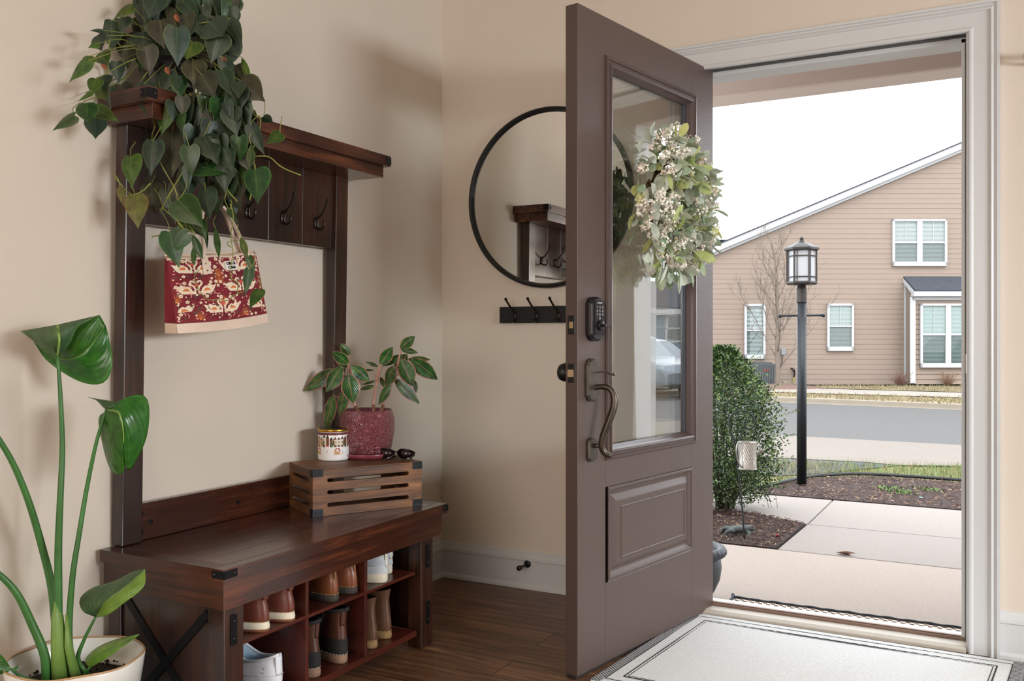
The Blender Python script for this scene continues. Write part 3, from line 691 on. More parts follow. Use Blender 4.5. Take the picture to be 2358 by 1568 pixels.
for i in range(26):
    u=-PI*r+2*PI*r*i/26; h=rr.uniform(.016,.026); wd=.011; wrect(u,u+wd*.95,.055,.055+h,rr.choice([5,1,5,2]),.0003)
    wpoly([(u-.001,.055+h),(u+wd,.055+h),(u+wd*.5,.055+h+.010)],rr.choice([0,2,6]),.0004)
    for q in range(3): wrect(u+.002+q*.003,u+.0035+q*.003,.060,.068,rr.choice([1,2,6,4]),.0005)
    wrect(u+.001,u+.010,.046+rr.uniform(0,.004),.055,rr.choice([1,2,4,3]),.0004)
for i in range(9):
    u=-PI*r+2*PI*r*(i+.5)/9; wpoly([(u-.004,.054),(u+.004,.054),(u,.078)],3,.0006)
for i in range(16):
    u=rr.uniform(-PI*r,PI*r); z=rr.uniform(.02,.034); wrect(u,u+.0014,z,z+.005,4,.0004); wrect(u,u+.0014,z-.003,z,6,.0004); wrect(u+.0002,u+.0012,z+.005,z+.0063,1,.0004)
for u in (.012,-.06,.085):
    wpoly([(u-.010,.034),(u+.012,.034),(u+.008,.044),(u-.004,.044)],4,.0005); wrect(u-.009,u+.011,.022,.034,1,.0004); wpoly([(u-.012,.02),(u+.014,.018),(u+.014,.022),(u-.012,.024)],5,.0005)
m.build('label_print',pm,CJ)
# ---------------- aglaonema in maroon pot
pc=onZ(845,1052,CTOP); pc=Vector((pc.x,pc.y,CTOP))
pd=(pc-CAM).dot(FW); k=pd/2098
AP=thing('potted_aglaonema','small houseplant with pink-edged green leaves in an embossed maroon pot on the crate','potted plant',tuple(pc))
MAR=mat('maroon_glaze',(128,58,68),.16,coat=.8,var=.12,vs=30)
def marpot():
    m_,t,b=nt('maroon_embossed'); b.inputs['Base Color'].default_value=lin((122,52,62)); b.inputs['Roughness'].default_value=.2; b.inputs['Coat Weight'].default_value=.8; b.inputs['Coat Roughness'].default_value=.08
    tc=N(t,'ShaderNodeTexCoord'); no=N(t,'ShaderNodeTexNoise'); no.inputs['Scale'].default_value=26; no.inputs['Detail'].default_value=2; no.inputs['Distortion'].default_value=2.4
    vo=N(t,'ShaderNodeTexVoronoi'); vo.inputs['Scale'].default_value=62; vo.feature='SMOOTH_F1'
    ad=N(t,'ShaderNodeVectorMath',operation='MULTIPLY_ADD'); ad.inputs[1].default_value=(.05,.05,.05); t.links.new(tc.outputs['Object'],no.inputs['Vector']); t.links.new(no.outputs['Color'],ad.inputs[0]); t.links.new(tc.outputs['Object'],ad.inputs[2]); t.links.new(ad.outputs[0],vo.inputs['Vector'])
    w=N(t,'ShaderNodeMath',operation='MULTIPLY'); w.inputs[1].default_value=26; t.links.new(vo.outputs['Distance'],w.inputs[0]); s_=N(t,'ShaderNodeMath',operation='SINE'); t.links.new(w.outputs[0],s_.inputs[0])
    bp=N(t,'ShaderNodeBump'); bp.inputs['Strength'].default_value=.6; bp.inputs['Distance'].default_value=.004; t.links.new(s_.outputs[0],bp.inputs['Height']); t.links.new(bp.outputs[0],b.inputs['Normal'])
    t.links.new(bp.outputs[0],b.inputs['Coat Normal'])
    r_=ramp(t,[(.3,(104,42,52)),(.75,(150,76,84))]); mr=N(t,'ShaderNodeMapRange'); mr.inputs['From Min'].default_value=-1; t.links.new(s_.outputs[0],mr.inputs['Value']); t.links.new(mr.outputs[0],r_.inputs[0]); t.links.new(r_.outputs[0],b.inputs['Base Color'])
    return m_
R=64*k; m=MB(); ph=98*k; sz=.018
m.lathe([(0,sz),(R*.80,sz),(R*.86,sz+.004),(R*.985,sz+ph*.45),(R*1.0,sz+ph*.62),(R*.975,sz+ph*.85),(R*.90,sz+ph*.97),(R*.885,sz+ph),(R*.85,sz+ph*.985),(R*.84,sz+ph*.85),(R*.8,sz+ph*.80)],tuple(pc),56); m.build('pot',marpot(),AP,smooth=True)
m=MB(); m.lathe([(0,0),(R*.84,0),(R*.93,.004),(R*1.02,sz-.001),(R*1.0,sz+.001),(R*.9,sz-.004),(0,sz-.006)],tuple(pc),48); m.build('saucer',MAR,AP,smooth=True)
SOIL=mat('potting_soil',(44,34,28),.95,var=.4,vs=90,bump=.8,bs=120)
m=MB(); m.lathe([(0,sz+ph*.86),(R*.83,sz+ph*.84)],tuple(pc),32,fn=lambda r,z,a,i:(r,z+.003*math.sin(a*5))); m.build('soil',SOIL,AP)
def zp(x,y,d=0): return at(640+x/3.136,740+y/3.136,pd+d)
AL=leafmat('aglaonema_leaf',(28,66,26),(66,112,44),edge=(196,120,112),rib=(196,128,112),rough=.25,island=.18,backlit=.12)
leaves=[(405,350,185,485,.36,-.03),(390,365,240,470,.22,.03),(458,330,345,495,.46,-.06),(510,388,540,582,.52,-.08),(540,322,660,425,.5,-.02),(505,300,390,215,.4,-.02),(518,240,455,165,.5,.04),(500,330,412,255,.34,.05),(490,480,430,670,.4,-.04),(400,535,328,780,.28,-.02),
(690,352,600,345,.2,.03),(692,465,595,485,.3,0),(742,305,820,185,.5,-.02),(760,315,905,235,.26,.03),(722,325,642,288,.26,.02),(838,328,765,460,.52,-.05),(812,452,720,590,.36,-.06),(885,265,838,350,.4,.04),(888,196,985,110,.46,-.02),(890,200,1005,222,.3,0),(895,278,960,460,.5,-.05),(945,272,1088,265,.3,.02),(972,275,1148,402,.42,-.02),(850,420,1022,585,.28,0),(990,430,1002,512,.34,.05),(742,405,762,470,.34,.04),(455,655,440,720,.3,-.03),(700,430,610,450,.2,.05),(930,240,870,330,.4,.05)]
m=MB()
for (x0,y0,x1,y1,w,d) in leaves:
    a=zp(x0,y0,d); b_=zp(x1,y1,d+random.uniform(-.025,.02)); L=(b_-a).length
    nrm=(-FW+Vector((random.uniform(-.5,.5),random.uniform(-.4,.4),random.uniform(.2,.8))))
    a=a-(b_-a)*.06; b_=b_+(b_-a)*.05; m.leaf(a,b_,L*w*1.38,nrm,'lance',fold=-.25,curl=.12)
m.build('leaves',AL,AP,smooth=True)
ST=mat('aglaonema_stem',(206,150,132),.5,var=.15,vs=30); m=MB(); WB=mat('woody_base',(120,84,56),.8,var=.3,vs=60)
hubs=[((575,690),(560,610),(525,480),(515,330)),((683,690),(690,600),(712,450),(735,320)),((735,685),(760,600),(830,430),(888,225))]
for hb in hubs: m.tube(spl([zp(*q) for q in hb],5),[.0046-.0032*i/15 for i in range(16)],8)
for (x0,y0,x1,y1,w,d) in leaves:
    hb=min(hubs,key=lambda h:abs(h[2][0]-x0)); 
    q=hb[1] if y0>430 else hb[2]; mid=((q[0]+x0)/2+(0),(q[1]*.55+y0*.45))
    m.tube(spl([zp(q[0],q[1]),zp(mid[0],mid[1]-12,d*.5),zp(x0,y0,d)],4),.0013,6)
m.build('stems',ST,AP,smooth=True)
m=MB()
for hb in hubs: m.tube([zp(*hb[0]),zp((hb[0][0]+hb[1][0])/2+4,(hb[0][1]+hb[1][1])/2),zp(*hb[1])],[.006,.005,.0055],8); m.tube([zp(hb[0][0],650),zp(hb[0][0]+14,628)],.002,5)
m.build('woody_base',WB,AP,smooth=True)
# ---------------- sunglasses lying on the crate
SG=thing('sunglasses','dark sunglasses folded on the crate beside the maroon pot','sunglasses',tuple(onZ(915,1060,CTOP)))
LENS=mat('dark_lens',(34,20,22),.06,coat=.6); FR=mat('glossy_black_frame',(14,12,13),.15,coat=.5)
ga=onZ(866,1057,CTOP); gb=onZ(955,1060,CTOP); gd=(gb-ga); gl=gd.length; gd.normalize(); gn=Vector((-gd.y,gd.x,0)); 
if gn.dot(FW)<0: gn=-gn
def gp(s,b_,z): return ga+gd*s+gn*b_+UP*z
for s0 in (.25,.76):
    m=MB(); lr=gl*.235
    def ol(f,dz=0): return [gp(gl*s0+lr*f*math.cos(a),-.004+(.02 if abs(math.cos(a))>.9 else .0)*abs(math.cos(a))*0+.010*math.cos(a)**2,.021+.0185*f*math.sin(a)*(1-.15*math.cos(a))+dz) for a in [2*PI*i/24 for i in range(24)]]
    A=ol(1.0);B=ol(.86); m2=MB()
    n=24; fs=[(i,(i+1)%n,(i+1)%n+n,i+n) for i in range(n)]
    m2.add(A+B,fs); m2.build('frame_rim',FR,SG,solid=.004)
    m.add([gp(gl*s0,-.009,.021)]+B,[(0,i+1,(i+1)%n+1) for i in range(n)]); m.build('lens',LENS,SG,smooth=True,solid=.0015)
m=MB(); m.tube([gp(gl*.46,-.003,.026),gp(gl*.505,-.008,.03),gp(gl*.55,-.003,.026)],.0022,8); m.build('bridge',FR,SG,smooth=True)
for s0,s1,bz in ((.02,.80,.02),(.98,.25,.028)):
    m=MB(); m.tube(spl([gp(gl*s0,.006,.028),gp(gl*(s0*.95+.05*s1),.014,.024),gp(gl*(s0+s1)/2,bz,.010),gp(gl*s1,bz+.004,.004),gp(gl*s1+(.01 if s1>.5 else -.008),bz,.003)],4),.0026,8,flat=.6); m.build('temple_arm',FR,SG,smooth=True)
# ================================================================ shoes
RS=[0,0,1]
def ringpts(x0,x1,w,z,n=36,toe=1.0,asym=0):
    out=[]
    for i in range(n):
        a=2*PI*i/n; c=math.cos(a); s_=math.sin(a)
        u=(1-c)/2
        wid=w*(.80+.32*math.sin(PI*min(1,u*1.0))**2*0+.26*u*(1.25-u)*1.6)
        sx=abs(s_)**.82*(1 if s_>=0 else -1)
        kz=min(1.2,max(0,(z-.03)/(RS[2]-.03)))**2; out.append((x0+(x1-x0)*u,wid*sx+asym*u,z+kz*(RS[0]*(1-u)**3+RS[1]*max(0,(u-.55)/.45)**1.5)))
    return out
def loft(m,levels,n=36,capb=False,capt=False):
    vs=[];fs=[];uvs=[]
    for k_,lv in enumerate(levels):
        vs+=[Vector(p) for p in ringpts(*lv[:4],n=n)]; uvs+=[(j/n,k_/(len(levels)-1)) for j in range(n)]
    for k_ in range(len(levels)-1):
        for j in range(n): fs.append((k_*n+j,k_*n+(j+1)%n,(k_+1)*n+(j+1)%n,(k_+1)*n+j))
    if capb: fs.append(tuple(range(n))[::-1])
    if capt: fs.append(tuple(range((len(levels)-1)*n,len(levels)*n)))
    m.add(vs,fs,uvs)
def shoe(name,label,cat,hx,hy,z,rot,spec,group=None):
    o=thing(name,label,cat,(hx,hy,z),group); o['_o']=(0,0,0); o.rotation_euler=(0,0,PI+rot)
    L=spec['L']; W=spec['W']; st=spec.get('sole',.024)
    RS[:]=[0,0,1]; m=MB(); loft(m,[(0,L,W*.99,.0),(-.003,L+.003,W*1.03,.004),(-.004,L+.004,W*1.05,st*.6),(-.001,L+.001,W*1.0,st)],capb=True,capt=True); m.build('sole',spec['ms'],o,smooth=True)
    if 'ms2' in spec: m=MB(); loft(m,[(-.001,L+.001,W*1.01,-.0005),(-.0042,L+.0042,W*1.058,.003),(-.0042,L+.0042,W*1.058,.008)],capb=True); m.build('outsole',spec['ms2'],o,smooth=True)
    RS[:]=[spec.get('rb',.010),spec.get('rf',.014),spec['up'][-1][3]]; up=spec['up']; m=MB(); loft(m,[(a*L,b_*L,w*W,zz) for a,b_,w,zz in up]); m.build('upper',spec['mu'],o,smooth=True)
    a,b_,w,zz=up[-1]; a2=max(q[0] for q in up[-5:]); b2=min(q[1] for q in up[-5:]); w2=min(q[2] for q in up[-5:])
    m=MB(); loft(m,[(a*L,b_*L,w*W,zz),(a*L+.004,b_*L-.004,(w*W)-.004,zz-.001),(a2*L+.007,b2*L-.007,w2*W-.006,zz-.018),(a2*L+.007,b2*L-.007,w2*W-.006,zz-.04),(a2*L+.007,b2*L,w2*W-.006,st+.01)],capt=True); m.build('lining',spec['ml'],o,smooth=True)
    if 'collar' in spec:
        c=spec['collar']; m=MB(); P=[Vector(p) for p in ringpts(a*L,b_*L,w*W,zz)]; P.append(P[0]); m.tube(P,c[0],6,cap=False); m.build('collar',c[1],o,smooth=True)
    if 'low' in spec:
        c=spec['low']; m=MB(); loft(m,[(q[0]*L-.0012,q[1]*L+.0012,q[2]*W+.0012,q[3]) for q in c[1]]); m.build('rand',c[0],o,smooth=True)
    for s_ in spec.get('stitch',[]):
        m=MB(); P=[Vector(p) for p in ringpts(s_[0]*L-.0018,s_[1]*L+.0018,s_[2]*W+.0018,s_[3],n=120)]; P.append(P[0])
        if len(s_)>4:
            for i in range(0,118,3): m.tube(P[i:i+3],.0008,4)
        else: m.tube(P,.0011,5,cap=False)
        m.build('welt_stitching',s_[4] if len(s_)>4 else spec['ms'],o)
    if 'tab' in spec:
        z0,z1,w2,mt,xo0,xo1=spec['tab']; m=MB()
        m.grid(lambda u,v:Vector((xo0+(xo1-xo0)*v+ .004*abs(2*u-1)**2, w2*(2*u-1), z0+(z1-z0)*v)),6,6); m.build('heel_tab',mt,o,smooth=True,solid=.003)
    return o
BR1=mat('cordovan_leather',(112,60,48),.32,var=.15,vs=25,coat=.3,bump=.05,bs=200); WS=mat('cream_sole',(236,226,204),.6); GUM=mat('gum_outsole',(134,88,62),.6)
BR2=mat('worn_chestnut_leather',(128,74,48),.3,var=.35,vs=18,coat=.4,bump=.05); DS=mat('worn_dark_sole',(62,56,50),.7,var=.4,vs=30)
BR3=mat('dark_brown_boot_leather',(86,54,42),.28,var=.25,vs=20,coat=.4); NUB=mat('black_nubuck',(40,38,40),.9); STK=mat('stacked_sole',(142,112,92),.7,var=.15,vs=60,stretch=(1,1,8))
BR4=mat('oily_brown_boot_leather',(98,68,50),.35,var=.35,vs=16,coat=.25,bump=.1,bs=40); CRP=mat('crepe_sole',(150,118,78),.8,var=.25,vs=50,bump=.4,bs=200)
WLE=mat('white_leather',(232,236,244),.4,bump=.03,bs=150); GRF=mat('pale_grey_mesh',(206,210,214),.7,var=.06,vs=60,bump=.3,bs=300); CRM=mat('cream_midsole',(224,214,192),.6); LIN=mat('dark_lining',(30,26,24),.9); LNB=mat('blue_grey_lining',(176,196,212),.8); TAN=mat('tan_stitch',(200,170,110),.7)
lowup=[(0,1,1,.022),(-.012,.995,1.0,.035),(-.005,.96,.97,.048),(.005,.86,.9,.062),(.02,.70,.80,.074),(.022,.55,.70,.086),(.015,.48,.64,.098)]
loaf=dict(L=.285,W=.042,sole=.026,ms=WS,ms2=GUM,mu=BR1,ml=LIN,up=lowup+[(.01,.46,.62,.108)],stitch=[(0,1,1,.0268,TAN),],tab=(.084,.110,.010,BR1,.003,.001),collar=(.003,BR1))
mz=.2625; bz=.0665
A_='brown leather lace-ups with cream soles on the upper cubby shelf'
shoe('leather_shoe','brown leather shoe with thick cream sole, nearest to the bench end, on the upper shelf','shoe',.440,-1.545,mz,math.radians(4),loaf,A_)
shoe('leather_shoe','brown leather shoe with thick cream sole, beside the first cubby divider','shoe',.440,-1.447,mz,math.radians(2),loaf,A_)
ox=dict(L=.295,W=.044,sole=.022,ms=DS,mu=BR2,ml=LIN,up=[(0,1,1,.021)]+lowup[1:]+[(.012,.47,.62,.104)],stitch=[(0,1,1,.0225,TAN)],tab=(.025,.104,.004,mat('tan_backstrip',(140,92,62),.6),-.002,.0035))
shoe('leather_shoe','chestnut leather shoe with worn dark sole standing askew in the middle upper cubby','shoe',.428,-1.248,mz,math.radians(-14),ox,'chestnut shoes in the middle upper cubby')
shoe('leather_shoe','chestnut leather shoe with worn dark sole, touching the second cubby divider','shoe',.425,-1.152,mz,math.radians(-3),ox,'chestnut shoes in the middle upper cubby')
run=dict(L=.28,W=.043,sole=.034,ms=CRM,mu=GRF,ml=mat('white_lining',(222,222,220),.9),up=[(-.02,1,1.02,.030),(-.02,1,1.0,.04),(-.01,.95,.97,.055),(.0,.82,.88,.07),(.01,.64,.76,.085),(.005,.52,.66,.10),(-.005,.46,.6,.115)],low=(mat('silver_overlay',(176,184,192),.5),[(-.014,.5,.955,.056),(-.008,.45,.9,.070)]),tab=(.05,.112,.007,mat('cream_heel_strip',(226,220,206),.6),-.005,-.0025))
shoe('running_shoe','white and cream running shoe with chunky sole in the right upper cubby, nearer one','running shoe',.430,-1.003,mz,math.radians(4),run,'white running shoes in the right upper cubby')
shoe('running_shoe','white running shoe at the far end of the right upper cubby','running shoe',.38,-.910,mz,math.radians(-4),run,'white running shoes in the right upper cubby')
boot3=dict(L=.30,W=.046,sole=.026,ms=STK,mu=BR3,ml=NUB,up=[(0,1,1,.026),(-.01,1,1,.04),(-.008,.95,.98,.055),(0,.82,.92,.075),(.012,.62,.82,.095),(.02,.48,.76,.115),(.012,.42,.74,.135),(.0,.40,.76,.15)],low=(NUB,[(0,1,1,.026),(-.010,1,1.0,.04),(-.008,.96,.985,.055),(-.002,.84,.93,.072)]),stitch=[(0,1,1,.0275,mat('white_thread',(214,206,190),.7))],collar=(.006,NUB),tab=(.112,.160,.008,BR3,.0035,-.0015))
B_='two-tone ankle boots in the middle lower cubby'
shoe('ankle_boot','brown and black two-tone ankle boot turned heel out against the first divider, lower shelf','boot',.425,-1.322,bz,math.radians(3),boot3,B_)
shoe('ankle_boot','brown and black two-tone ankle boot with pull tab, seen broadside in the middle lower cubby','boot',.422,-1.205,bz,math.radians(-24),boot3,B_)
boot4=dict(L=.30,W=.042,sole=.024,ms=CRP,mu=BR4,ml=LIN,up=[(0,1,1,.024),(-.010,1,1,.04),(-.004,.94,.97,.058),(.006,.78,.88,.08),(.018,.56,.76,.10),(.026,.44,.70,.118),(.018,.40,.72,.132),(.012,.40,.76,.142),(.004,.41,.78,.15)],stitch=[(0,1,1,.0258,TAN)])
C_='plain brown boots in the right lower cubby'
shoe('ankle_boot','plain worn brown leather boot with crepe sole, beside the second divider on the lower shelf','boot',.425,-1.050,bz,math.radians(-2),boot4,C_)
shoe('ankle_boot','plain worn brown leather boot with crepe sole, nearest the right leg of the bench','boot',.41,-.955,bz,math.radians(-6),boot4,C_)
# white sneaker
sn=dict(L=.30,W=.050,sole=.034,ms=mat('white_rubber',(236,234,228),.5),mu=WLE,ml=LNB,up=[(0,1,1,.033),(-.010,1,1.0,.044),(-.008,.97,.99,.056),(.004,.90,.94,.068),(.020,.78,.82,.077),(.024,.66,.70,.083),(.012,.56,.62,.088)],rb=.026,rf=.040,stitch=[(0,1,1,.026,mat('grey_thread',(200,200,200),.6)),(-.008,.97,.99,.056,MC['grey_thread'])],collar=(.0045,WLE),tab=(.060,.110,.012,WLE,-.001,.001))
s=shoe('white_sneaker','white leather low-top sneaker in the left lower cubby','sneaker',.430,-1.487,bz,math.radians(-2),sn)
# emblem: tick and small lettering on the heel quarter (local coordinates)
EM=mat('embossed_white',(206,212,224),.35)
m=MB(); Tm=Matrix.Translation((.0,0,0)); q=[(0,.004),(.006,0),(.028,.010),(.009,.0035),(.004,.005),(.003,.009)]
m.prism([(.012+a,.0405+.0015,.083+b_) for a,b_ in [(x,y) for x,y in q]],(0,.0012,0)); m.build('tick_emblem',EM,s)
M=frame((.03,.0435,.074),(1,0,0),(0,0,1)); M=Matrix(((-1,0,0,.022),(0,0,1,.0425),(0,1,0,.074),(0,0,0,1)))
text_mesh('AIR',.009,M,EM,'heel_lettering',s)
# ================================================================ rug and doormat
def rugmat(name,c1,c2,sc=220,dark=0):
    m_,t,b=nt(name); tc=N(t,'ShaderNodeTexCoord'); mp=N(t,'ShaderNodeMapping'); t.links.new(tc.outputs['Object'],mp.inputs['Vector'])
    ck=N(t,'ShaderNodeTexChecker'); ck.inputs['Scale'].default_value=sc; ck.inputs[1].default_value=lin(c1); ck.inputs[2].default_value=lin(c2); t.links.new(mp.outputs[0],ck.inputs['Vector'])
    no=N(t,'ShaderNodeTexNoise'); no.inputs['Scale'].default_value=340; t.links.new(mp.outputs[0],no.inputs['Vector'])
    hs=N(t,'ShaderNodeHueSaturation'); t.links.new(ck.outputs[0],hs.inputs['Color']); mr=N(t,'ShaderNodeMapRange'); mr.inputs['To Min'].default_value=.6; mr.inputs['To Max'].default_value=1.4; t.links.new(no.outputs['Fac'],mr.inputs['Value']); t.links.new(mr.outputs[0],hs.inputs['Value'])
    t.links.new(hs.outputs[0],b.inputs['Base Color']); b.inputs['Roughness'].default_value=.95; b.inputs['Specular IOR Level'].default_value=.1
    bp=N(t,'ShaderNodeBump'); bp.inputs['Strength'].default_value=.8; bp.inputs['Distance'].default_value=.003; t.links.new(ck.outputs['Fac'],bp.inputs['Height']); t.links.new(bp.outputs[0],b.inputs['Normal'])
    return m_
RW=rugmat('white_weave',(236,236,234),(196,198,198)); RB=rugmat('black_weave_edge',(40,40,44),(190,190,190),160)
ro=Vector((1.135,-.028,0)); ru=Vector((1.082,-.022,0)).normalized(); rv=Vector((-.075,-.80,0)); rw=1.085; rh=rv.length; rv.normalize()
RG=thing('door_rug','white woven rug with dark double border lines inside the open door','rug',(1.65,-.43,0))
def rp(a,b_,z): return ro+ru*a+rv*b_+UP*z
m=MB(); m.grid(lambda u,v:rp(rw*u,rh*v,.0075+.0012*math.sin(u*9+v*4)*math.sin(v*7)*(1 if 0<u<1 and 0<v<1 else 0)),40,30)
m.grid(lambda u,v:rp(0,rh*u,.0005+.007*v),30,1); m.grid(lambda u,v:rp(rw,rh*(1-u),.0005+.007*v),30,1); m.grid(lambda u,v:rp(rw*(1-u),0,.0005+.007*v),30,1); m.grid(lambda u,v:rp(rw*u,rh,.0005+.007*v),30,1)
m.build('woven_field',RW,RG,smooth=True)
THR=mat('black_yarn',(34,34,38),.9)
for ins,wd in ((.032,.003),(.072,.0048),(.082,.003)):
    m=MB(); i=ins
    def seg(a0,b0,a1,b1):
        n=60
        P=[rp(a0+(a1-a0)*k/n,b0+(b1-b0)*k/n,.0078+.0009*(k%2)) for k in range(n+1)]
        m.tube(P,wd/2,5,flat=.5)
    seg(i,i,rw-i,i); seg(i,rh-i,rw-i,rh-i); seg(i,i,i,rh-i); seg(rw-i,i,rw-i,rh-i)
    m.build('border_line',THR,RG)
m=MB()
rr=random.Random(3)
for (fn,n) in ((lambda k:(k,0,0,-1),260),(lambda k:(0,k*rh/rw,-1,0),190),(lambda k:(rw,k*rh/rw,1,0),190)):
    for j in range(n):
        k_=rw*(j+.5)/n; a,b_,da,db=fn(k_); l=rr.uniform(.004,.012)
        if db==-1: l*=.9
        p=rp(a,b_,.006); q=rp(a+da*l+rr.uniform(-.003,.003),b_+db*l+rr.uniform(-.003,.003),.003); m.tube([p,q],.0012,4)
m.cur=0; m.build('edge_fringe',mat('fringe_grey',(120,120,122),.9),RG)
for e in ((0,'l'),(1,'r')):
    m=MB(); a=.0 if e[1]=='l' else rw-.03
    m.grid(lambda u,v:rp(a+.03*u,rh*v,.0092),2,30)
    m.build('edge_binding',RB,RG)
# outdoor mat
OM=thing('outdoor_mat','dark-edged woven doormat on the porch just beyond the threshold','doormat',(1.58,.44,-.12))
m=MB(); m.box(1.12,2.35,.26,.632,-.1195,-.106); m.build('mat_body',rugmat('porch_mat_weave',(225,205,190),(90,80,76),60),OM)
m=MB(); P=[(1.118+(1.24)*i/60,.634+.003*math.sin(i*.9),-.104+.0015*math.sin(i*1.7)) for i in range(61)]; m.tube(P,.0065,6); m.tube([(1.118,.26,-.112),(1.116,.5,-.11),(1.112,.634,-.105),(1.105,.655,-.098)],.008,6); m.build('mat_edge',mat('mat_edge_slate',(52,56,64),.9),OM,smooth=True)
# ================================================================ tote bag on the hook
BX=.165
def bq(px,py,d=0): return onX(px,py,BX+d)
TL,TR_,BL,BR_=bq(385,598),bq(590,585),bq(401,768),bq(611,742)
TB=thing('tote_bag','burgundy tote bag with swan print and blush handles hanging from the hall tree','bag',tuple((TL+TR_+BL+BR_)/4))
ux=(TR_-TL).normalized(); 
def face(u,v,d=0):  # u 0..1 left->right, v 0..1 bottom->top ; bulged
    p=(BL*(1-u)+BR_*u)*(1-v)+(TL*(1-u)+TR_*u)*v
    bul=.018*math.sin(PI*u)**.7*(math.sin(PI*min(1,v*.8+.1)))+.012*(1-v)
    sag=-.006*math.sin(PI*u)*(1-v) + .0025*math.sin(u*17)*v**6
    return p+Vector((bul+d,0,sag))
def backf(u,v):
    p=face(u,v); dep=.040*(1-v)**.8+.012; 
    return Vector((p.x-.018*math.sin(PI*u)-dep,p.y+.004,p.z+(.012*v)))
BUR=mat('burgundy_canvas',(128,34,46),.8,bump=.2,bs=400); CRP_=mat('print_cream',(240,222,196),.8); ORG=mat('print_orange',(216,120,66),.8); DKR=mat('print_dark_red',(98,22,36),.8); PNK=mat('print_pink',(232,168,150),.8); GRN=mat('print_sage',(96,98,72),.8); CORL=mat('print_coral',(222,84,70),.8)
BLUSH=mat('blush_leather',(228,206,188),.45,var=.06,vs=12); 
v0=.135
m=MB(); m.grid(lambda u,v:face(u,v0+(1-v0)*v),24,20); m.build('front_panel',BUR,TB,smooth=True)
m=MB(); m.grid(lambda u,v:backf(1-u,v0+(1-v0)*v),24,12); m.build('back_panel',BUR,TB,smooth=True)
for uu in (0,1):
    m=MB()
    fn=(lambda a,v,uu=uu:(backf(uu,v0+(1-v0)*v)*(1-a)+face(uu,v0+(1-v0)*v)*a)+Vector((0,(.010 if uu==0 else -.006)*math.sin(PI*a),0))) if uu==0 else (lambda a,v:(face(1,v0+(1-v0)*v)*(1-a)+backf(1,v0+(1-v0)*v)*a))
    m.grid(fn,6,14); m.build('side_gusset',BUR,TB,smooth=True)
m=MB(); m.grid(lambda u,v:face(u,v0*v,.0012),24,5)
m.grid(lambda a,v:backf(0,v0*v)*(1-a)+face(0,v0*v)*a,5,4); m.grid(lambda a,v:face(1,v0*v)*(1-a)+backf(1,v0*v)*a,5,4); m.grid(lambda u,v:backf(1-u,v0*v),20,4)
m.grid(lambda u,v:backf(u,0)*(1-v)+face(u,0,.0012)*v,20,3); m.build('base_band',BLUSH,TB,smooth=True)
m=MB(); m.tube([face(i/24,v0,.0016) for i in range(25)],.0009,5); m.build('seam',mat('seam_dark',(120,60,56),.8),TB)
m=MB(); P=[face(i/20,1,.0) for i in range(21)]; m.tube(P,.0035,6); P=[backf(i/20,1) for i in range(21)]; m.tube(P,.0035,6); m.grid(lambda u,v:face(u,.985,-.002)*(1-v)+backf(u,.985)*v,20,3); m.build('top_hem',mat('hem_cream',(226,206,184),.8),TB,smooth=True)
# print drawn in centimetre-like units on the front panel
BWc,BHc=34.0,25.0; V0=v0
def fp(x,y,off=.0010): return face(x/BWc,V0+(1-V0)*(y/(BHc)),off)
pr=MB(); 
def inside(x,y): return .3<x<BWc-.3 and .4<y<BHc-.3
def ppoly(pts,mi,off=.0010):
    if not all(inside(x,y) for x,y in pts): return
    pr.cur=mi; pr.poly([fp(x,y,off) for x,y in pts])
def stroke(pts,w,mi,off=.0012):
    pts=[Vector((x,y,0)) for x,y in pts]
    for a,b_ in zip(pts[:-1],pts[1:]):
        d=(b_-a); 
        if d.length<1e-6: continue
        n_=Vector((-d.y,d.x,0)).normalized()*w/2; e=d.normalized()*w*.3
        q=[a-n_-e,b_-n_+e,b_+n_+e,a+n_-e]; ppoly([(p.x,p.y) for p in q],mi,off)
def blob(x,y,r,mi,n=8,off=.0013,sx=1): ppoly([(x+r*sx*math.cos(2*PI*i/n),y+r*math.sin(2*PI*i/n)) for i in range(n)],mi,off)
def swan(cx_,cy_,sg):
    s_=sg
    X=lambda pts:[(cx_+s_*x,cy_+y) for x,y in pts]
    def pp(pts,mi,off):
        q=X(pts); q=q if s_>0 else q[::-1]; 
        for tri in zip(q[1:-1],q[2:]): ppoly([q[0],tri[0],tri[1]],mi,off)
    pp([(0,0),(4.4,.2),(5.4,1.2),(3.6,1.0),(.8,1.2),(-.1,.8)],0,.0010)
    pp([(1.0,.9),(5.3,1.2),(6.6,3.6),(5.2,2.9),(4.6,3.8),(3.6,2.7),(2.6,3.2),(1.4,2.2)],0,.0011)
    pp([(2.0,1.2),(4.4,1.4),(3.4,2.3),(2.4,2.2)],1,.0014)
    stroke(X([(.5,.7),(.1,1.8),(.5,2.9),(1.3,3.7),(1.6,4.5),(1.2,5.1),(.5,5.0),(.25,4.4)]),.62,0,.0012)
    stroke(X([(.3,4.5),(.05,3.9)]),.32,4,.0014)
def flower(x,y,r,mi=0):
    for i in range(5):
        a=2*PI*i/5+.3; blob(x+r*.75*math.cos(a),y+r*.75*math.sin(a),r*.5,mi,7)
    blob(x,y,r*.35,1,6,.0015)
def fan(x,y,r):
    for i in range(11):
        a=PI*(i+.5)/11; stroke([(x+r*.25*math.cos(a),y+r*.3*math.sin(a)),(x+r*.62*math.cos(a),y+r*1.05*math.sin(a))],.16,1)
    blob(x,y+.3,.5,1,8)
rows_=[(1.8,(17.0,32.0,2.0)),(10.0,(8.6,25.0)),(18.2,(.5,17.0,33.0))]
rows_=[(3.0,(16.5,33.2)),(10.2,(8.2,24.8)),(18.3,(8.2,24.8))]
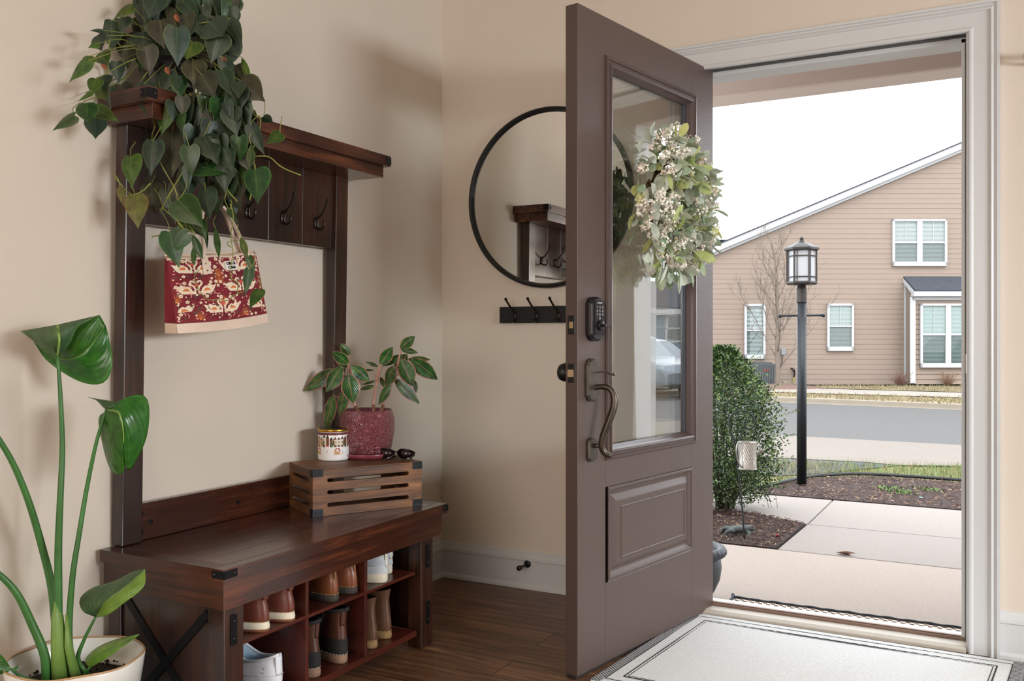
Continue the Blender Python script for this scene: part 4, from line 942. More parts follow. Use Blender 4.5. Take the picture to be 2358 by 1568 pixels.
rows_=[(3.2,(16.0,32.6,-.6)),(11.0,(7.6,24.2)),(19.2,(7.6,24.2))]
for y,xs_ in rows_:
    for x in xs_:
        swan(x+.35,y,1); swan(x-.35,y,-1); 
        ppoly([(x,y+2.6),(x+.9,y+3.6),(x+.5,y+4.1),(x,y+3.8),(x-.5,y+4.1),(x-.9,y+3.6)],5,.0014)
        for i in range(7):
            w=6-i*.75; stroke([(x-w,y-.5-i*.28),(x-w*.3,y-.62-i*.28),(x+w*.4,y-.45-i*.28),(x+w,y-.55-i*.28)],.12,2)
for y,xs_ in ((1.0,(7.8,24.5)),(6.6,(16.2,32.0)),(14.6,(16.0,)),(8.0,(.9,)),(17.4,(16.2,))):
    for x in xs_: fan(x,y,2.9)
rr=random.Random(11)
occ=[(x+dx,y+1.5) for y,xs_ in rows_ for x in xs_ for dx in (-4.5,-2,0,2,4.5)]
def free(x,y,d): return all((x-a)**2+((y-b_)*1.3)**2>d*d for a,b_ in occ)
for i in range(2600):
    x,y=rr.uniform(.6,BWc-.6),rr.uniform(.6,BHc-.6)
    if not free(x,y,1.35): continue
    k_=rr.random()
    if k_<.22: flower(x,y,rr.uniform(.4,.65)); occ.append((x,y))
    elif k_<.5: blob(x,y,rr.uniform(.22,.4),rr.choice([0,3,3]),9); occ.append((x-.9,y))
    elif k_<.8:
        a=rr.uniform(0,6.3); stroke([(x,y),(x+.7*math.cos(a),y+.7*math.sin(a)),(x+1.3*math.cos(a+.5),y+1.3*math.sin(a+.5))],.26,rr.choice([4,4,3])); occ.append((x+.8,y))
    else: blob(x,y,.14,rr.choice([3,1,0]),6); occ.append((x,y-1.3))
pr.build('printed_pattern',[CRP_,ORG,DKR,PNK,GRN,CORL],TB)
# label
lc=bq(520,618); 
a,b_,c_,d_=fp(19.3,19.3,.0025),fp(24.2,19.5,.0025),fp(24.2,23.2,.0025),fp(19.3,23.0,.0025)
m=MB(); m.prism([a,b_,c_,d_],(.0012,0,0)); lb=m.build('label_patch',mat('label_white',(236,230,222),.6),TB)
nn_=(b_-a).cross(d_-a).normalized(); yy_=(d_-a).normalized(); M=frame((a+b_+c_+d_)/4+nn_*.0022+yy_*.0058,(b_-a),(d_-a)); text_mesh('Ollie &',.0125,M,BLK,'label_lettering',lb,bold=.0003)
M=frame((a+b_+c_+d_)/4+nn_*.0022-yy_*.0062,(b_-a),(d_-a)); text_mesh('Olivia',.0125,M,BLK,'label_lettering',lb,bold=.0003)
# handles
hk=Vector((ln(.034,1.45)+.030,HY[2] if False else -1.385,1.418)); 
def strap(side,pa,pb,xoff,top):
    m=MB(); P=[pa,pa+Vector((-.004,.006,.035))*1.0,top+Vector((xoff,-.050,-.055)),top+Vector((xoff,-.022,-.006)),top+Vector((xoff,.010,.0)),top+Vector((xoff,.045,-.03)),pb+Vector((-.004,-.028,.06)),pb]
    m.tube(spl(P,6),.0058,8); return m.build('handle',BLUSH,TB,smooth=True)
la,lb2=fp(11.8,24.6,.004),fp(29.0,24.6,.004)
top=Vector((ln(.034,1.45)+.026,-1.385,1.452)); 
strap(0,la,lb2,.006,top)
ba,bb=backf(.33,1.0),backf(.83,1.0); strap(1,ba,bb,-.006,top+Vector((0,.004,-.003)))
for x in (11.9,29.2):
    m=MB(); q=[fp(x-1.0,23.9 if x<20 else 23.9,.0028),fp(x-1.3,18.4,.0028),fp(x+1.9,18.6,.0028),fp(x+1.0,23.9,.0028)]; q[0]=q[0]+Vector((0,0,.014)); q[3]=q[3]+Vector((0,0,.014))
    m.prism(q,(.0018,0,0)); o=m.build('handle_tab',BLUSH,TB)
    for yy in (19.9,22.6):
        q=MB(); rivet(q,fp(x+.25,yy,.0048),(1,0,0),.003); q.build('rivet',mat('brass_rivet',(150,120,80),.3,metal=1),o)
# ================================================================ trailing philodendron
PHc=Vector((.100,-1.565,ln(0,0)*0+1.6962))
pdp=(PHc-CAM).dot(FW)
PH=thing('trailing_philodendron','heart-leaved trailing houseplant in a clear glass pot on top of the hall tree','potted plant',tuple(PHc))
GP=glassmat('clear_pot_glass',(222,224,224),1.3)
m=MB(); m.lathe([(.062,.0005),(.070,.003),(.078,.04),(.082,.075),(.080,.076),(.076,.04),(.067,.006),(0,.006)],tuple(PHc),40); m.build('glass_pot',GP,PH,smooth=True)
m=MB(); m.lathe([(0,.008),(.060,.008),(.072,.045),(.074,.095),(.070,.115),(0,.118)],tuple(PHc),32); m.build('nursery_pot',mat('black_nursery_pot',(26,24,26),.35),PH,smooth=True)
LF=[(200,745,52,812,.6,.10,1),(275,665,290,780,.75,.06,1),(330,700,470,770,.5,.05,2),(335,755,335,880,.8,.02,0),(310,595,225,645,.5,.05,2),(290,390,155,505,.55,.0,2),(300,360,285,410,.8,.04,2),(345,230,360,310,1,.02,0),(385,195,310,190,.4,.05,0),(440,130,440,310,.65,-.04,0),(350,280,290,300,.9,.04,2),(370,340,400,400,.8,.03,2),(470,400,480,520,.7,-.0,0),(340,510,310,590,.7,.05,2),(380,490,385,555,.9,.05,0),(360,570,400,640,.8,.02,2),(430,560,425,700,.35,.0,0),(500,545,540,705,.65,-.06,3),(650,540,655,720,.6,-.10,0),(540,220,540,420,.66,-.03,3),(640,205,640,310,1.1,-.06,0),(660,300,680,470,.72,-.10,3),(745,310,740,470,.4,-.02,0),(520,110,490,200,.8,.05,0),(570,40,455,100,.5,.05,2),(640,-20,640,190,.55,-.02,0),(730,-30,680,100,.85,-.05,0),(750,130,770,280,.9,-.06,3),(790,50,830,130,.8,.02,0),(860,180,865,400,.62,-.10,0),(850,60,860,210,.5,-.03,3),(870,20,890,70,1.1,.02,2),(900,10,1000,130,.6,-.02,0),(960,270,925,375,1.0,-.08,2),(915,90,940,200,.8,-.06,3),(1040,330,1050,460,.8,-.03,3),(985,105,1000,210,.85,-.06,0),(1070,140,1150,220,1.2,-.08,0),(1205,120,1275,285,.42,-.02,0),(1130,220,1075,385,.85,-.08,0),(1190,250,1210,400,.9,-.02,0),(965,390,960,515,.9,-.08,3),(1020,480,1090,610,.85,-.10,3),(1160,370,1230,510,.5,-.08,0),(1240,420,1275,510,.9,-.02,3),(1280,370,1320,510,.22,-.02,2),(1150,450,1215,605,.5,-.09,0),(1270,520,1405,630,.85,-.08,3),(1140,500,1155,690,.5,-.04,0),(800,450,715,620,.65,-.06,0),(840,510,870,645,.5,-.06,0),(790,590,835,750,.66,-.08,0),(970,640,970,770,.35,-.06,2),(925,620,940,775,.38,-.08,4),(785,700,760,855,.66,-.10,2),(1200,700,1240,855,.68,-.10,0),(1295,650,1310,830,.42,-.08,0),(1165,770,1240,945,.5,-.08,0),(1335,810,1420,985,.4,-.10,0),(1420,750,1475,785,.6,.02,0),(1525,860,1445,920,.95,-.10,2),(1010,780,1010,875,1,-.02,0),(960,840,1040,1000,.5,-.08,3),(1035,880,1115,1025,.72,-.12,0),(1150,930,1215,1095,.58,-.10,0),(705,910,680,1100,.6,-.12,0),(830,860,825,1110,.68,-.06,3),(940,945,945,1115,.66,-.14,1),(980,1060,1165,1110,.6,-.09,1),(925,1075,930,1215,.4,-.13,0),(1100,970,1150,1120,.6,-.06,0),(1240,950,1330,1090,.5,-.08,3),(1340,930,1330,1080,.28,-.12,1),(1365,1095,1380,1295,.72,-.12,1),(1205,1100,1205,1285,.5,-.08,1),(1270,1030,1270,1190,.35,-.06,1),(565,1010,555,1190,.64,-.12,2),(592,1262,602,1440,.62,-.13,4),(495,1215,510,1315,.4,-.12,4),(680,1100,690,1195,.8,-.04,3),(690,1195,720,1365,.66,-.06,3),(850,1185,860,1320,.65,-.08,3),(785,1230,800,1350,.6,-.06,0),(870,1290,1015,1440,.75,-.14,1),(1045,1220,1065,1400,.55,-.09,0),(920,1400,1010,1515,.5,-.08,1),(1195,1350,1245,1425,.35,-.12,1),(1470,1175,1470,1176,.1,0,0)]
for (x,y,x2,y2,w,d,c) in [(560,575,620,850,.66,-.12,1),(720,590,570,750,.5,-.13,1),(760,600,825,775,.3,-.13,1),(770,700,765,845,.25,-.13,1),(955,540,985,775,.18,-.10,1),(870,515,880,700,.15,-.08,1),(1080,380,1135,495,.4,-.12,1),(1175,618,1215,770,.3,-.13,2),(1240,790,1285,945,.35,-.13,1),(1245,900,1210,1105,.38,-.14,1),(1330,1075,1253,1220,.62,-.15,2),(590,365,605,500,.45,-.08,3),(500,370,520,440,.6,-.08,0),(660,490,610,620,.4,-.09,1),(830,480,860,640,.4,-.1,1)]:
    s_=1/3.7333; LF.append(((240+x*s_-100)*2.8,(380+y*s_)*2.8,(240+x2*s_-100)*2.8,(380+y2*s_)*2.8,w,d,c))
LM=[leafmat('philodendron_dark',(27,46,33),(46,65,46),edge=(62,83,52),rib=(68,89,62),rough=.42,island=.25,veins=.07,backlit=.06),leafmat('philodendron_green',(25,55,21),(46,78,30),edge=(67,96,44),rib=(81,104,52),rough=.36,island=.2,veins=.07,backlit=.12),leafmat('philodendron_bright',(52,77,24),(83,104,38),edge=(89,108,49),rib=(111,124,67),rough=.36,island=.2,veins=.07,backlit=.2),leafmat('philodendron_bronze',(43,44,28),(62,61,40),edge=(71,77,47),rib=(89,87,59),rough=.45,island=.2,veins=.07,backlit=.06),leafmat('philodendron_yellowing',(74,78,32),(98,102,46),edge=(111,89,44),rib=(89,67,37),rough=.5,island=.15,veins=.07,backlit=.12)]
m=MB(); vn=MB(); rr=random.Random(5)
def ppx(x,y,d): return at(100+x/2.8,y/2.8,pdp+d)
def wallsafe(p,mn=.012):
    if p.x<mn: p=Vector((mn,p.y,p.z))
    return p
nodes=[]
for (x0,y0,x1,y1,w,d,c) in LF:
    if abs(x1-x0)+abs(y1-y0)<4: continue
    d=d-.03; tilt=rr.uniform(-.03,.0)
    a=ppx(x0,y0,d); b_=ppx(x1,y1,d+tilt)
    if a.x<.02 or b_.x<.02:
        k_=max(.02-a.x,.02-b_.x)/.47; a=a-(ray(100+x0/2.8,y0/2.8))*k_; b_=b_-(ray(100+x1/2.8,y1/2.8))*k_
    L=(b_-a).length
    nrm=-FW+Vector((rr.uniform(-.35,.35),rr.uniform(-.35,.35),rr.uniform(0,.7)))
    b_=a+(b_-a)*1.10; L*=1.06; m.cur=c; m.leaf(a,b_,L*w*1.14,nrm,'heart' if w>.3 else 'lance',fold=-rr.uniform(.1,.4),curl=rr.uniform(.02,.25))
    nodes.append((a,x0,y0,d,c))
# hidden filling leaves deeper inside the crown
for i in range(440):
    x=rr.uniform(430,1240); y=rr.uniform(-60,520) if i<200 else rr.uniform(500,1250)
    if i>=200: x=rr.uniform(680,1330)
    d=rr.uniform(-.05,.05) if i<300 else rr.uniform(-.15,-.07)
    if i>=300: x=rr.uniform(640,1300); y=rr.uniform(480,1150)
    a=ppx(x,y,d); 
    if a.x<.03: continue
    l=rr.uniform(.045,.075); b_=a+Vector((rr.uniform(-.4,.4),rr.uniform(-.4,.4),-1)).normalized()*l
    if b_.x<.02 or (a.z<1.72 and a.x<.21) or (b_.z<1.72 and b_.x<.21): continue
    m.cur=rr.choice([0,0,3,1]); m.leaf(a,b_,l*.75,-FW+Vector((rr.uniform(-.8,.8),rr.uniform(-.8,.8),rr.uniform(-.2,.8))),'heart',fold=-.25,curl=.15)
m.build('leaves',LM,PH,smooth=True)
crown=PHc+Vector((0,0,.12))
for a,x0,y0,d,c in nodes:
    if y0<560:
        s_=crown+Vector((rr.uniform(-.05,.05),rr.uniform(-.05,.05),0)); mid=(s_+a)/2+Vector((0,0,.03)); P=[s_,mid,a]
    else:
        up=ppx(x0+rr.uniform(-60,60),y0-rr.uniform(60,130),d+.01); P=[wallsafe(up),wallsafe((up+a)/2+Vector((rr.uniform(-.012,.012),0,0))),a]
    vn.cur=0; vn.tube(spl(P,3),.0011,5)
vines=[[(700,420),(600,600),(720,760),(700,900),(760,1060),(860,1250),(870,1440),(980,1500)],[(950,430),(1010,640),(1060,800),(1130,900),(1190,1010),(1180,1200),(1250,1300)],[(1100,420),(1200,620),(1250,760),(1300,930),(1370,1100),(1330,1290)],[(560,480),(420,550),(330,600),(290,700),(200,765)],[(500,300),(380,250),(330,330),(300,440),(320,560)],[(1150,420),(1310,600),(1360,740),(1400,760),(1380,900),(1330,1000),(1450,1010),(1540,1080),(1660,1130)],[(840,440),(930,640),(950,830),(940,940),(900,1100),(820,1240),(760,1360)],[(690,900),(620,1010),(560,1020)],[(690,1180),(640,1230),(560,1250),(460,1140)],[(900,580),(1020,620),(1110,700),(1180,860)],[(770,1340),(900,1480),(700,1525)]]
for V in vines:
    vn.tube(spl([wallsafe(ppx(x,y,-.07 if y<1000 else -.13),.03) for x,y in V],5),.0019,6)
V=[(1080,330),(1110,440),(1090,600),(1105,760),(1085,900),(1100,980),(1150,1010),(1145,1100),(1190,1090)]
q2=lambda x,y,d:at(240+x/3.7333,380+y/3.7333,pdp+d)
vn.tube(spl([q2(x,y,-.17) for x,y in V],5),.0012,6)
vn.tube(spl([q2(x,y,-.17) for x,y in [(820,900),(775,960),(810,1060),(880,1150),(1000,1155),(1070,1165),(1110,1120),(1200,1085)]],5),.0010,6)
vn.tube(spl([q2(x,y,-.16) for x,y in [(1060,660),(1080,700),(1100,710),(1060,690),(1070,660),(1170,645)]],5),.0009,5)
vn.build('vines',mat('vine_green',(126,132,62),.55,var=.3,vs=20),PH,smooth=True)
m=MB()
for (x,y) in ((790,430),(850,90),(1160,365),(930,1240),(950,900),(370,400),(1185,905)):
    a=ppx(x,y,-.11); 
    a=wallsafe(a,.03); m.leaf(a,a+Vector((.004,.006,-.02)),.014,-FW,'lance',fold=.5,curl=.3)
m.build('dried_sheaths',mat('dried_orange',(142,78,46),.7),PH)
# ================================================================ bird of paradise plant
SPc=Vector((.186,-1.925,0)); sdp=(SPc-CAM).dot(FW)
SP=thing('bird_of_paradise_plant','tall houseplant with paddle leaves in a white scalloped pot at the lower left','potted plant',tuple(SPc))
RP=147*sdp/2098; rz=1.04-(1513-777)/2098*sdp
def scal(r,z,a,i): 
    k_=(z/rz)**3 if z>0 else 0; return (r*(1+.010*k_*abs(math.cos(a*3+.4))**.5),z+.0015*k_*math.cos(a*6+PI))
m=MB(); m.lathe([(0,.001),(RP*.66,.001),(RP*.70,.006),(RP*.86,rz*.45),(RP*.97,rz*.85),(RP,rz*.985),(RP*.985,rz),(RP*.965,rz*.985),(RP*.92,rz*.85),(RP*.88,rz*.72)],tuple(SPc),64,fn=scal)
m.build('pot',mat('white_glazed_pot',(228,226,218),.22,coat=.6),SP,smooth=True)
m=MB(); P=[]
for i in range(97):
    a=2*PI*i/96; r_,z_=scal(RP*.985,rz,a,0); P.append(SPc+Vector((r_*math.cos(a),r_*math.sin(a),z_+.001)))
m.tube(P,.0022,6,cap=False); m.build('rim_glaze_line',mat('tan_rim_glaze',(190,150,108),.3),SP,smooth=True)
m=MB(); m.lathe([(0,rz*.80),(RP*.5,rz*.79),(RP*.90,rz*.77)],tuple(SPc),40,fn=lambda r,z,a,i:(r,z+.004*math.sin(a*5+i))); m.build('soil',SOIL,SP)
m=MB(); rr=random.Random(2)
for i in range(160):
    a=rr.uniform(0,2*PI); r_=RP*.9*rr.uniform(.1,1)**.5; p=SPc+Vector((r_*math.cos(a),r_*math.sin(a),rz*.79)); m.ball(p,rr.uniform(.002,.005),5,3)
m.build('soil_crumbs',SOIL,SP)
def sq(x,y,d=0): 
    p=at(x/1.8056,700+y/1.8056,sdp+d); return p
STM=mat('stem_green',(62,110,52),.4,var=.25,vs=14,island=0)
def stem(P,r0,r1,dn_=0): 
    m=MB(); sp=spl(P,6); n=len(sp); m.tube(sp,[r0+(r1-r0)*i/(n-1) for i in range(n)],10); return m.build('stem',STM,SP,smooth=True)
g=SPc+Vector((0,0,rz*.79))
g0=Vector((SPc.x,SPc.y,rz*.8)); 
def root(dx,dy): return g0+RT*dx+FW*dy
s1=stem([root(-.02,-.03),sq(243,1440,-.03),sq(242,1230,-.03),sq(243,1000,-.03),sq(251,800,-.03),sq(259,600,-.02),sq(252,400,-.02),sq(240,214,-.02)],.0115,.0040)
s2=stem([root(.012,-.02),sq(288,1400,-.02),sq(300,1150,-.02),sq(330,950,-.01),sq(362,760,0),sq(402,570,.0),sq(443,440,.0)],.0085,.0034)
s3=stem([root(-.035,0),sq(238,1400,0),sq(215,1180,0),sq(172,1000,-.01),sq(122,830,-.04),sq(62,680,-.07),sq(0,570,-.1),sq(-90,440,-.14)],.011,.0055)
s4=stem([root(-.05,-.04),sq(185,1460,-.05),sq(130,1325,-.06),sq(70,1205,-.08),sq(0,1128,-.1),sq(-110,1050,-.14)],.0115,.0062)
s5=stem([root(.03,.01),sq(325,1480,0),sq(348,1400,0),sq(398,1300,0)],.007,.0030)
s6=stem([root(.05,-.01),sq(350,1545,0),sq(374,1510,-.0)],.005,.003)
s7=stem([root(-.06,-.03),sq(100,1555,-.06),sq(45,1517,-.08)],.006,.003)
m=MB(); m.tube([root(-.02,-.03),sq(245,1430,-.035),sq(238,1300,-.035),sq(236,1215,-.033)],[.024,.020,.015,.003],12,flat=.6); m.tube([root(.012,-.02),sq(284,1420,-.03),sq(276,1290,-.03)],[.014,.010,.003],10,flat=.6); m.build('leaf_sheath',mat('sheath_green',(112,142,66),.45,var=.15,vs=30),SP,smooth=True)
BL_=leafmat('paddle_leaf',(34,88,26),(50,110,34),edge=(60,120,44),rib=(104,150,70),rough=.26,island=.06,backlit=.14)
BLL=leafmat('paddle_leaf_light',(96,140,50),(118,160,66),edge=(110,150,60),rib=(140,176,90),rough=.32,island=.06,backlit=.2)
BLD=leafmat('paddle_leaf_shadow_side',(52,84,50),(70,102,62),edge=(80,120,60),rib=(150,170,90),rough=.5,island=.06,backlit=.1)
def resample(P,n):
    sp=spl(P,6); L=[0]
    for a,b_ in zip(sp[:-1],sp[1:]): L.append(L[-1]+(b_-a).length)
    out=[]; j=0
    for i in range(n+1):
        t=L[-1]*i/n
        while j<len(L)-2 and L[j+1]<t: j+=1
        f=(t-L[j])/max(1e-9,L[j+1]-L[j]); out.append(sp[j]*(1-f)+sp[j+1]*f)
    return out
def patch(A,B,name,mt,bulge=.0,parent=SP,uA=0.5,uB=1.0,nu=10,nv=22):
    A=resample([sq(*p) for p in A],nv); B=resample([sq(*p) for p in B],nv); m=MB(); vs=[];uv=[];fs=[]
    for i in range(nv+1):
        for j in range(nu+1):
            u=j/nu; p=A[i]*(1-u)+B[i]*u-FW*(bulge*math.sin(PI*u)*math.sin(PI*i/nv)); vs.append(p); uv.append((uA+(uB-uA)*u,i/nv))
    for i in range(nv):
        for j in range(nu): a=i*(nu+1)+j; fs.append((a,a+1,a+nu+2,a+nu+1))
    m.add(vs,fs,uv); return m
def leafobj(ms,mt):
    b_=MB()
    for m in ms: b_.add(m.v,m.f,m.uv)
    return b_.build('leaf',mt,SP,smooth=True,solid=.0008)
# leaf A: broad leaf bending over; two lobes
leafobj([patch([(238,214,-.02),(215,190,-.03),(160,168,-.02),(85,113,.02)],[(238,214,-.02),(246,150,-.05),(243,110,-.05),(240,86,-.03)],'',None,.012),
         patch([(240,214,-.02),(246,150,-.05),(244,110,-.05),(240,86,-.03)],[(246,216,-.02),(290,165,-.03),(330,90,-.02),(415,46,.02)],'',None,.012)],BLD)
leafobj([patch([(138,155,.03),(190,150,.02),(300,100,.0),(415,46,.02)],[(140,158,.03),(215,215,.03),(330,215,.01),(440,90,.03)],'',None,.015,uA=0,uB=.5),
         patch([(140,158,.03),(215,215,.03),(330,215,.01),(440,90,.03)],[(142,160,.03),(200,240,.05),(330,322,.04),(430,328,.03),(468,245,.03),(450,130,.04),(440,92,.03)],'',None,-.01)],BL_)
# leaf B
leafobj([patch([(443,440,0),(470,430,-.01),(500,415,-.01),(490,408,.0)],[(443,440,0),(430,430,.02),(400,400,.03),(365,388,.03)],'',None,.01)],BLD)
leafobj([patch([(445,438,0),(495,450,-.03),(512,520,-.03),(515,610,-.01)],[(440,446,0),(410,480,.02),(430,600,.04),(455,680,.02),(485,710,.01),(518,690,.0),(515,612,-.01)],'',None,.01),
         patch([(445,438,0),(495,450,-.03),(512,520,-.03),(515,610,-.01)],[(450,432,0),(530,386,.0),(600,380,.03),(621,440,.03),(608,560,.02),(560,660,.01),(535,696,.0),(518,650,-.005),(515,612,-.01)],'',None,.012)],BL_)
m=MB(); m.tube(spl([sq(445,438,-.002),sq(495,455,-.034),sq(512,520,-.034),sq(514,600,-.013)],5),.0016,6); m.tube(spl([sq(240,214,-.024),sq(247,150,-.056),sq(240,88,-.036)],5),.0028,6); m.build('midrib',mat('midrib_pale',(132,166,84),.4),SP,smooth=True)
# leaf A lobe behind, leaf C
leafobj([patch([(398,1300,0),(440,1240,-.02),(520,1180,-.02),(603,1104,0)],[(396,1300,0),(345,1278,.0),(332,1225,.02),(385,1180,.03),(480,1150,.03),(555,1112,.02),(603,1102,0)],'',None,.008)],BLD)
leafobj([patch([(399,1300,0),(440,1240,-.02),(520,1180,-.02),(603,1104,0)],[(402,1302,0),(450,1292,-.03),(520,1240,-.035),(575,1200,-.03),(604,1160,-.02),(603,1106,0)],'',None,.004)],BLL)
# leaf D
leafobj([patch([(372,1512,0),(400,1460,-.01),(480,1420,-.01),(578,1374,0)],[(370,1512,0),(352,1480,.02),(400,1430,.02),(480,1395,.02),(578,1372,0)],'',None,.008),
         patch([(372,1512,0),(400,1460,-.01),(480,1420,-.01),(578,1374,0)],[(376,1512,0),(440,1475,-.03),(520,1420,-.03),(578,1376,0)],'',None,.004)],BLL)
leafobj([patch([(47,1517,-.08),(30,1490,-.08),(0,1455,-.09),(-70,1420,-.1)],[(47,1519,-.08),(20,1535,-.09),(-30,1530,-.1),(-70,1425,-.1)],'',None,.01),patch([(47,1517,-.08),(60,1510,-.08),(70,1505,-.08),(76,1500,-.08)],[(47,1518,-.08),(60,1522,-.08),(72,1515,-.08),(77,1502,-.08)],'',None,.0)],BL_)
# unseen leaves of the two stems that leave the frame, so the plant is complete
leafobj([patch([(-90,440,-.14),(-160,380,-.16),(-240,340,-.2),(-330,330,-.2)],[(-90,440,-.14),(-140,310,-.1),(-240,250,-.12),(-330,330,-.2)],'',None,.01),patch([(-90,440,-.14),(-160,380,-.16),(-240,340,-.2),(-330,330,-.2)],[(-90,440,-.14),(-150,480,-.2),(-250,450,-.24),(-330,330,-.2)],'',None,.01)],BL_)
leafobj([patch([(-110,1050,-.14),(-170,1010,-.16),(-240,1000,-.18),(-320,1020,-.2)],[(-110,1050,-.14),(-160,960,-.12),(-240,930,-.14),(-320,1020,-.2)],'',None,.01),patch([(-110,1050,-.14),(-170,1010,-.16),(-240,1000,-.18),(-320,1020,-.2)],[(-110,1050,-.14),(-160,1080,-.2),(-250,1080,-.22),(-320,1020,-.2)],'',None,.01)],BL_)
# ================================================================ wreath on the door glass
WC=dp(.452,.070,1.490)
WR=thing('door_wreath','round wreath of sage green leaves and cream blossoms on the open door','wreath',tuple(WC))
rr=random.Random(21)
def wp(a,R_,d): return WC+(-de)*(R_*.95*math.cos(a))+UP*(R_*math.sin(a))+dn*d
m=MB(); P=[wp(2*PI*i/60,.15+.006*math.sin(i*1.3),.004*math.sin(i*2.1)) for i in range(61)]; m.tube(P,.009,8,cap=False)
for k_ in range(5): m.tube([wp(2*PI*i/60+k_,.15+.016*math.cos(i*.9+k_),.016*math.sin(i*.9+k_)) for i in range(61)],.004,5,cap=False)
m.build('twig_ring',mat('wreath_twigs',(88,66,48),.9,var=.3,vs=60),WR,smooth=True)
WL=[leafmat('sage_leaf_grey',(182,192,176),(210,216,202),edge=(178,184,166),rib=(180,188,170),rough=.7,island=.18,backlit=.15),leafmat('sage_leaf_green',(146,166,136),(178,192,162),edge=(160,170,140),rib=(170,180,150),rough=.7,island=.15,backlit=.15),leafmat('lime_leaf',(184,198,120),(206,214,150),edge=(186,180,140),rib=(206,212,160),rough=.65,island=.12,backlit=.25)]
m=MB()
for i in range(820):
    a=rr.uniform(0,2*PI); th=rr.uniform(-.5,PI+.5) if i<560 else rr.uniform(PI*.6,PI+1.0); rho=rr.uniform(.02,.092)
    base_=wp(a,.156+rho*math.cos(th),.000+rho*math.sin(th)*.85+.004)
    tang=(-de)*(-math.sin(a))+UP*math.cos(a); out=((-de)*math.cos(a)+UP*math.sin(a))*math.cos(th)+dn*math.sin(th)
    dr=(tang*rr.uniform(-1.0,1.0)+out*rr.uniform(.25,1.3)+Vector((rr.uniform(-.5,.5),rr.uniform(-.5,.5),rr.uniform(-.9,.4)))).normalized()
    l=rr.uniform(.038,.072); tip=base_+dr*l
    if (tip-WC).dot(dn)<-.058 or (base_-WC).dot(dn)<-.05: continue
    nrm=out+Vector((rr.uniform(-.6,.6),rr.uniform(-.6,.6),rr.uniform(-.3,.8)))
    m.cur=rr.choices([0,1,2],[5,3,2])[0]; m.leaf(base_,tip,l*rr.uniform(.4,.6),nrm,'oval',fold=rr.uniform(-.2,.4),curl=rr.uniform(-.1,.4))
# a few longer ones pointing down / out
for k_ in range(16):
    a=rr.uniform(-2.6,-.5) if k_<10 else rr.uniform(-.4,.6); b0=wp(a,.225,rr.uniform(0,.05)); dr=(UP*-1+(-de)*rr.uniform(-.4,.4)+dn*rr.uniform(-.1,.5)) if k_<10 else ((-de)*1+dn*.6+UP*rr.uniform(-.3,.5)); dr.normalize(); l=rr.uniform(.05,.085); m.cur=rr.choice([0,1]); m.leaf(b0,b0+dr*l,.017,dn,'lance',curl=.2)
m.build('leaves',WL,WR,smooth=True)
m=MB()
FL=[mat('cream_blossom',(255,252,244),.8,island=.06),mat('pinkish_blossom',(250,240,230),.8,island=.06)]
for i in range(125):
    a=rr.uniform(0,2*PI); th=rr.uniform(.0,PI); rho=rr.uniform(.06,.105); c0=wp(a,.156+rho*math.cos(th),.004+rho*math.sin(th)*.8)
    out=(((-de)*math.cos(a)+UP*math.sin(a))*math.cos(th)+dn*math.sin(th)).normalized(); R_=rr.uniform(.012,.023); m.cur=rr.choice([0,0,1])
    for j in range(34):
        o_=Vector((rr.gauss(0,1),rr.gauss(0,1),rr.gauss(0,1))).normalized(); q=c0+o_*R_*rr.uniform(.5,1); s_=.009
        if (q-WC).dot(dn)<-.05: continue
        m.simpleleaf(q,q+(o_+Vector((rr.uniform(-.6,.6),)*3)).normalized()*s_,s_*1.1,o_.orthogonal()); m.simpleleaf(q,q+(o_*.4+o_.orthogonal()).normalized()*s_,s_,o_)
m.build('blossoms',FL,WR)
m=MB()
for i in range(70):
    a=rr.uniform(0,2*PI); th=rr.uniform(0,PI); rho=rr.uniform(.05,.075); c0=wp(a,.156+rho*math.cos(th),.008+rho*math.sin(th)); out=(((-de)*math.cos(a)+UP*math.sin(a))*math.cos(th)+dn*math.sin(th)+Vector((rr.uniform(-.5,.5),rr.uniform(-.5,.5),rr.uniform(-.5,.5)))).normalized(); 
    e=c0+out*.03; m.tube([c0,e],.0008,4)
    for j in range(5): m.ball(c0+out*(.01+.005*j)+Vector((rr.uniform(-.003,.003),rr.uniform(-.003,.003),rr.uniform(-.003,.003))),.0022,5,3)
m.build('berry_sprigs',mat('sprig_pale',(186,190,170),.8),WR)['kind']='stuff'
m=MB()
for i in range(40):
    a=rr.uniform(0,2*PI); th=rr.uniform(0,PI); c0=wp(a,.175+.06*math.cos(th),.008+.06*math.sin(th)); m.leaf(c0,c0+Vector((rr.uniform(-1,1),rr.uniform(-1,1),rr.uniform(-1,1))).normalized()*.022,.006,dn,'lance')
m.build('tan_filler',mat('tan_raffia',(196,148,96),.8),WR)
# ================================================================ outdoors: ground
_mat0=mat
def mat(name,col,*a,**k):
    # outdoor colours scaled darker to offset the sky, brightened to light the room
    if name in MC: return MC[name]
    f=.385; c=tuple(255*((1.055*((((v/255+.055)/1.055)**2.4)*f)**(1/2.4)-.055) if v>12 else v/255*f) for v in col)
    return _mat0(name,c,*a,**k)
ZN=-.12; ZR=-.40; YA,YB=5.5,10.2; ZL=-.30
def gz(y): return ZN if y<YA else (ZR if y>YB else ZN+(ZR-ZN)*(y-YA)/(YB-YA))
def gp_(px,py,z=None):
    if z is not None: return onZ(px,py,z)
    zz=ZN
    for _ in range(30):
        p=onZ(px,py,zz); zz=.5*zz+.5*gz(p.y)
    return p
CONC=mat('concrete_walk',(202,190,181),.9,var=.05,vs=70,bump=.3,bs=200); PORC=mat('concrete_porch',(234,216,202),.92,var=.10,vs=110,bump=.5,bs=260)
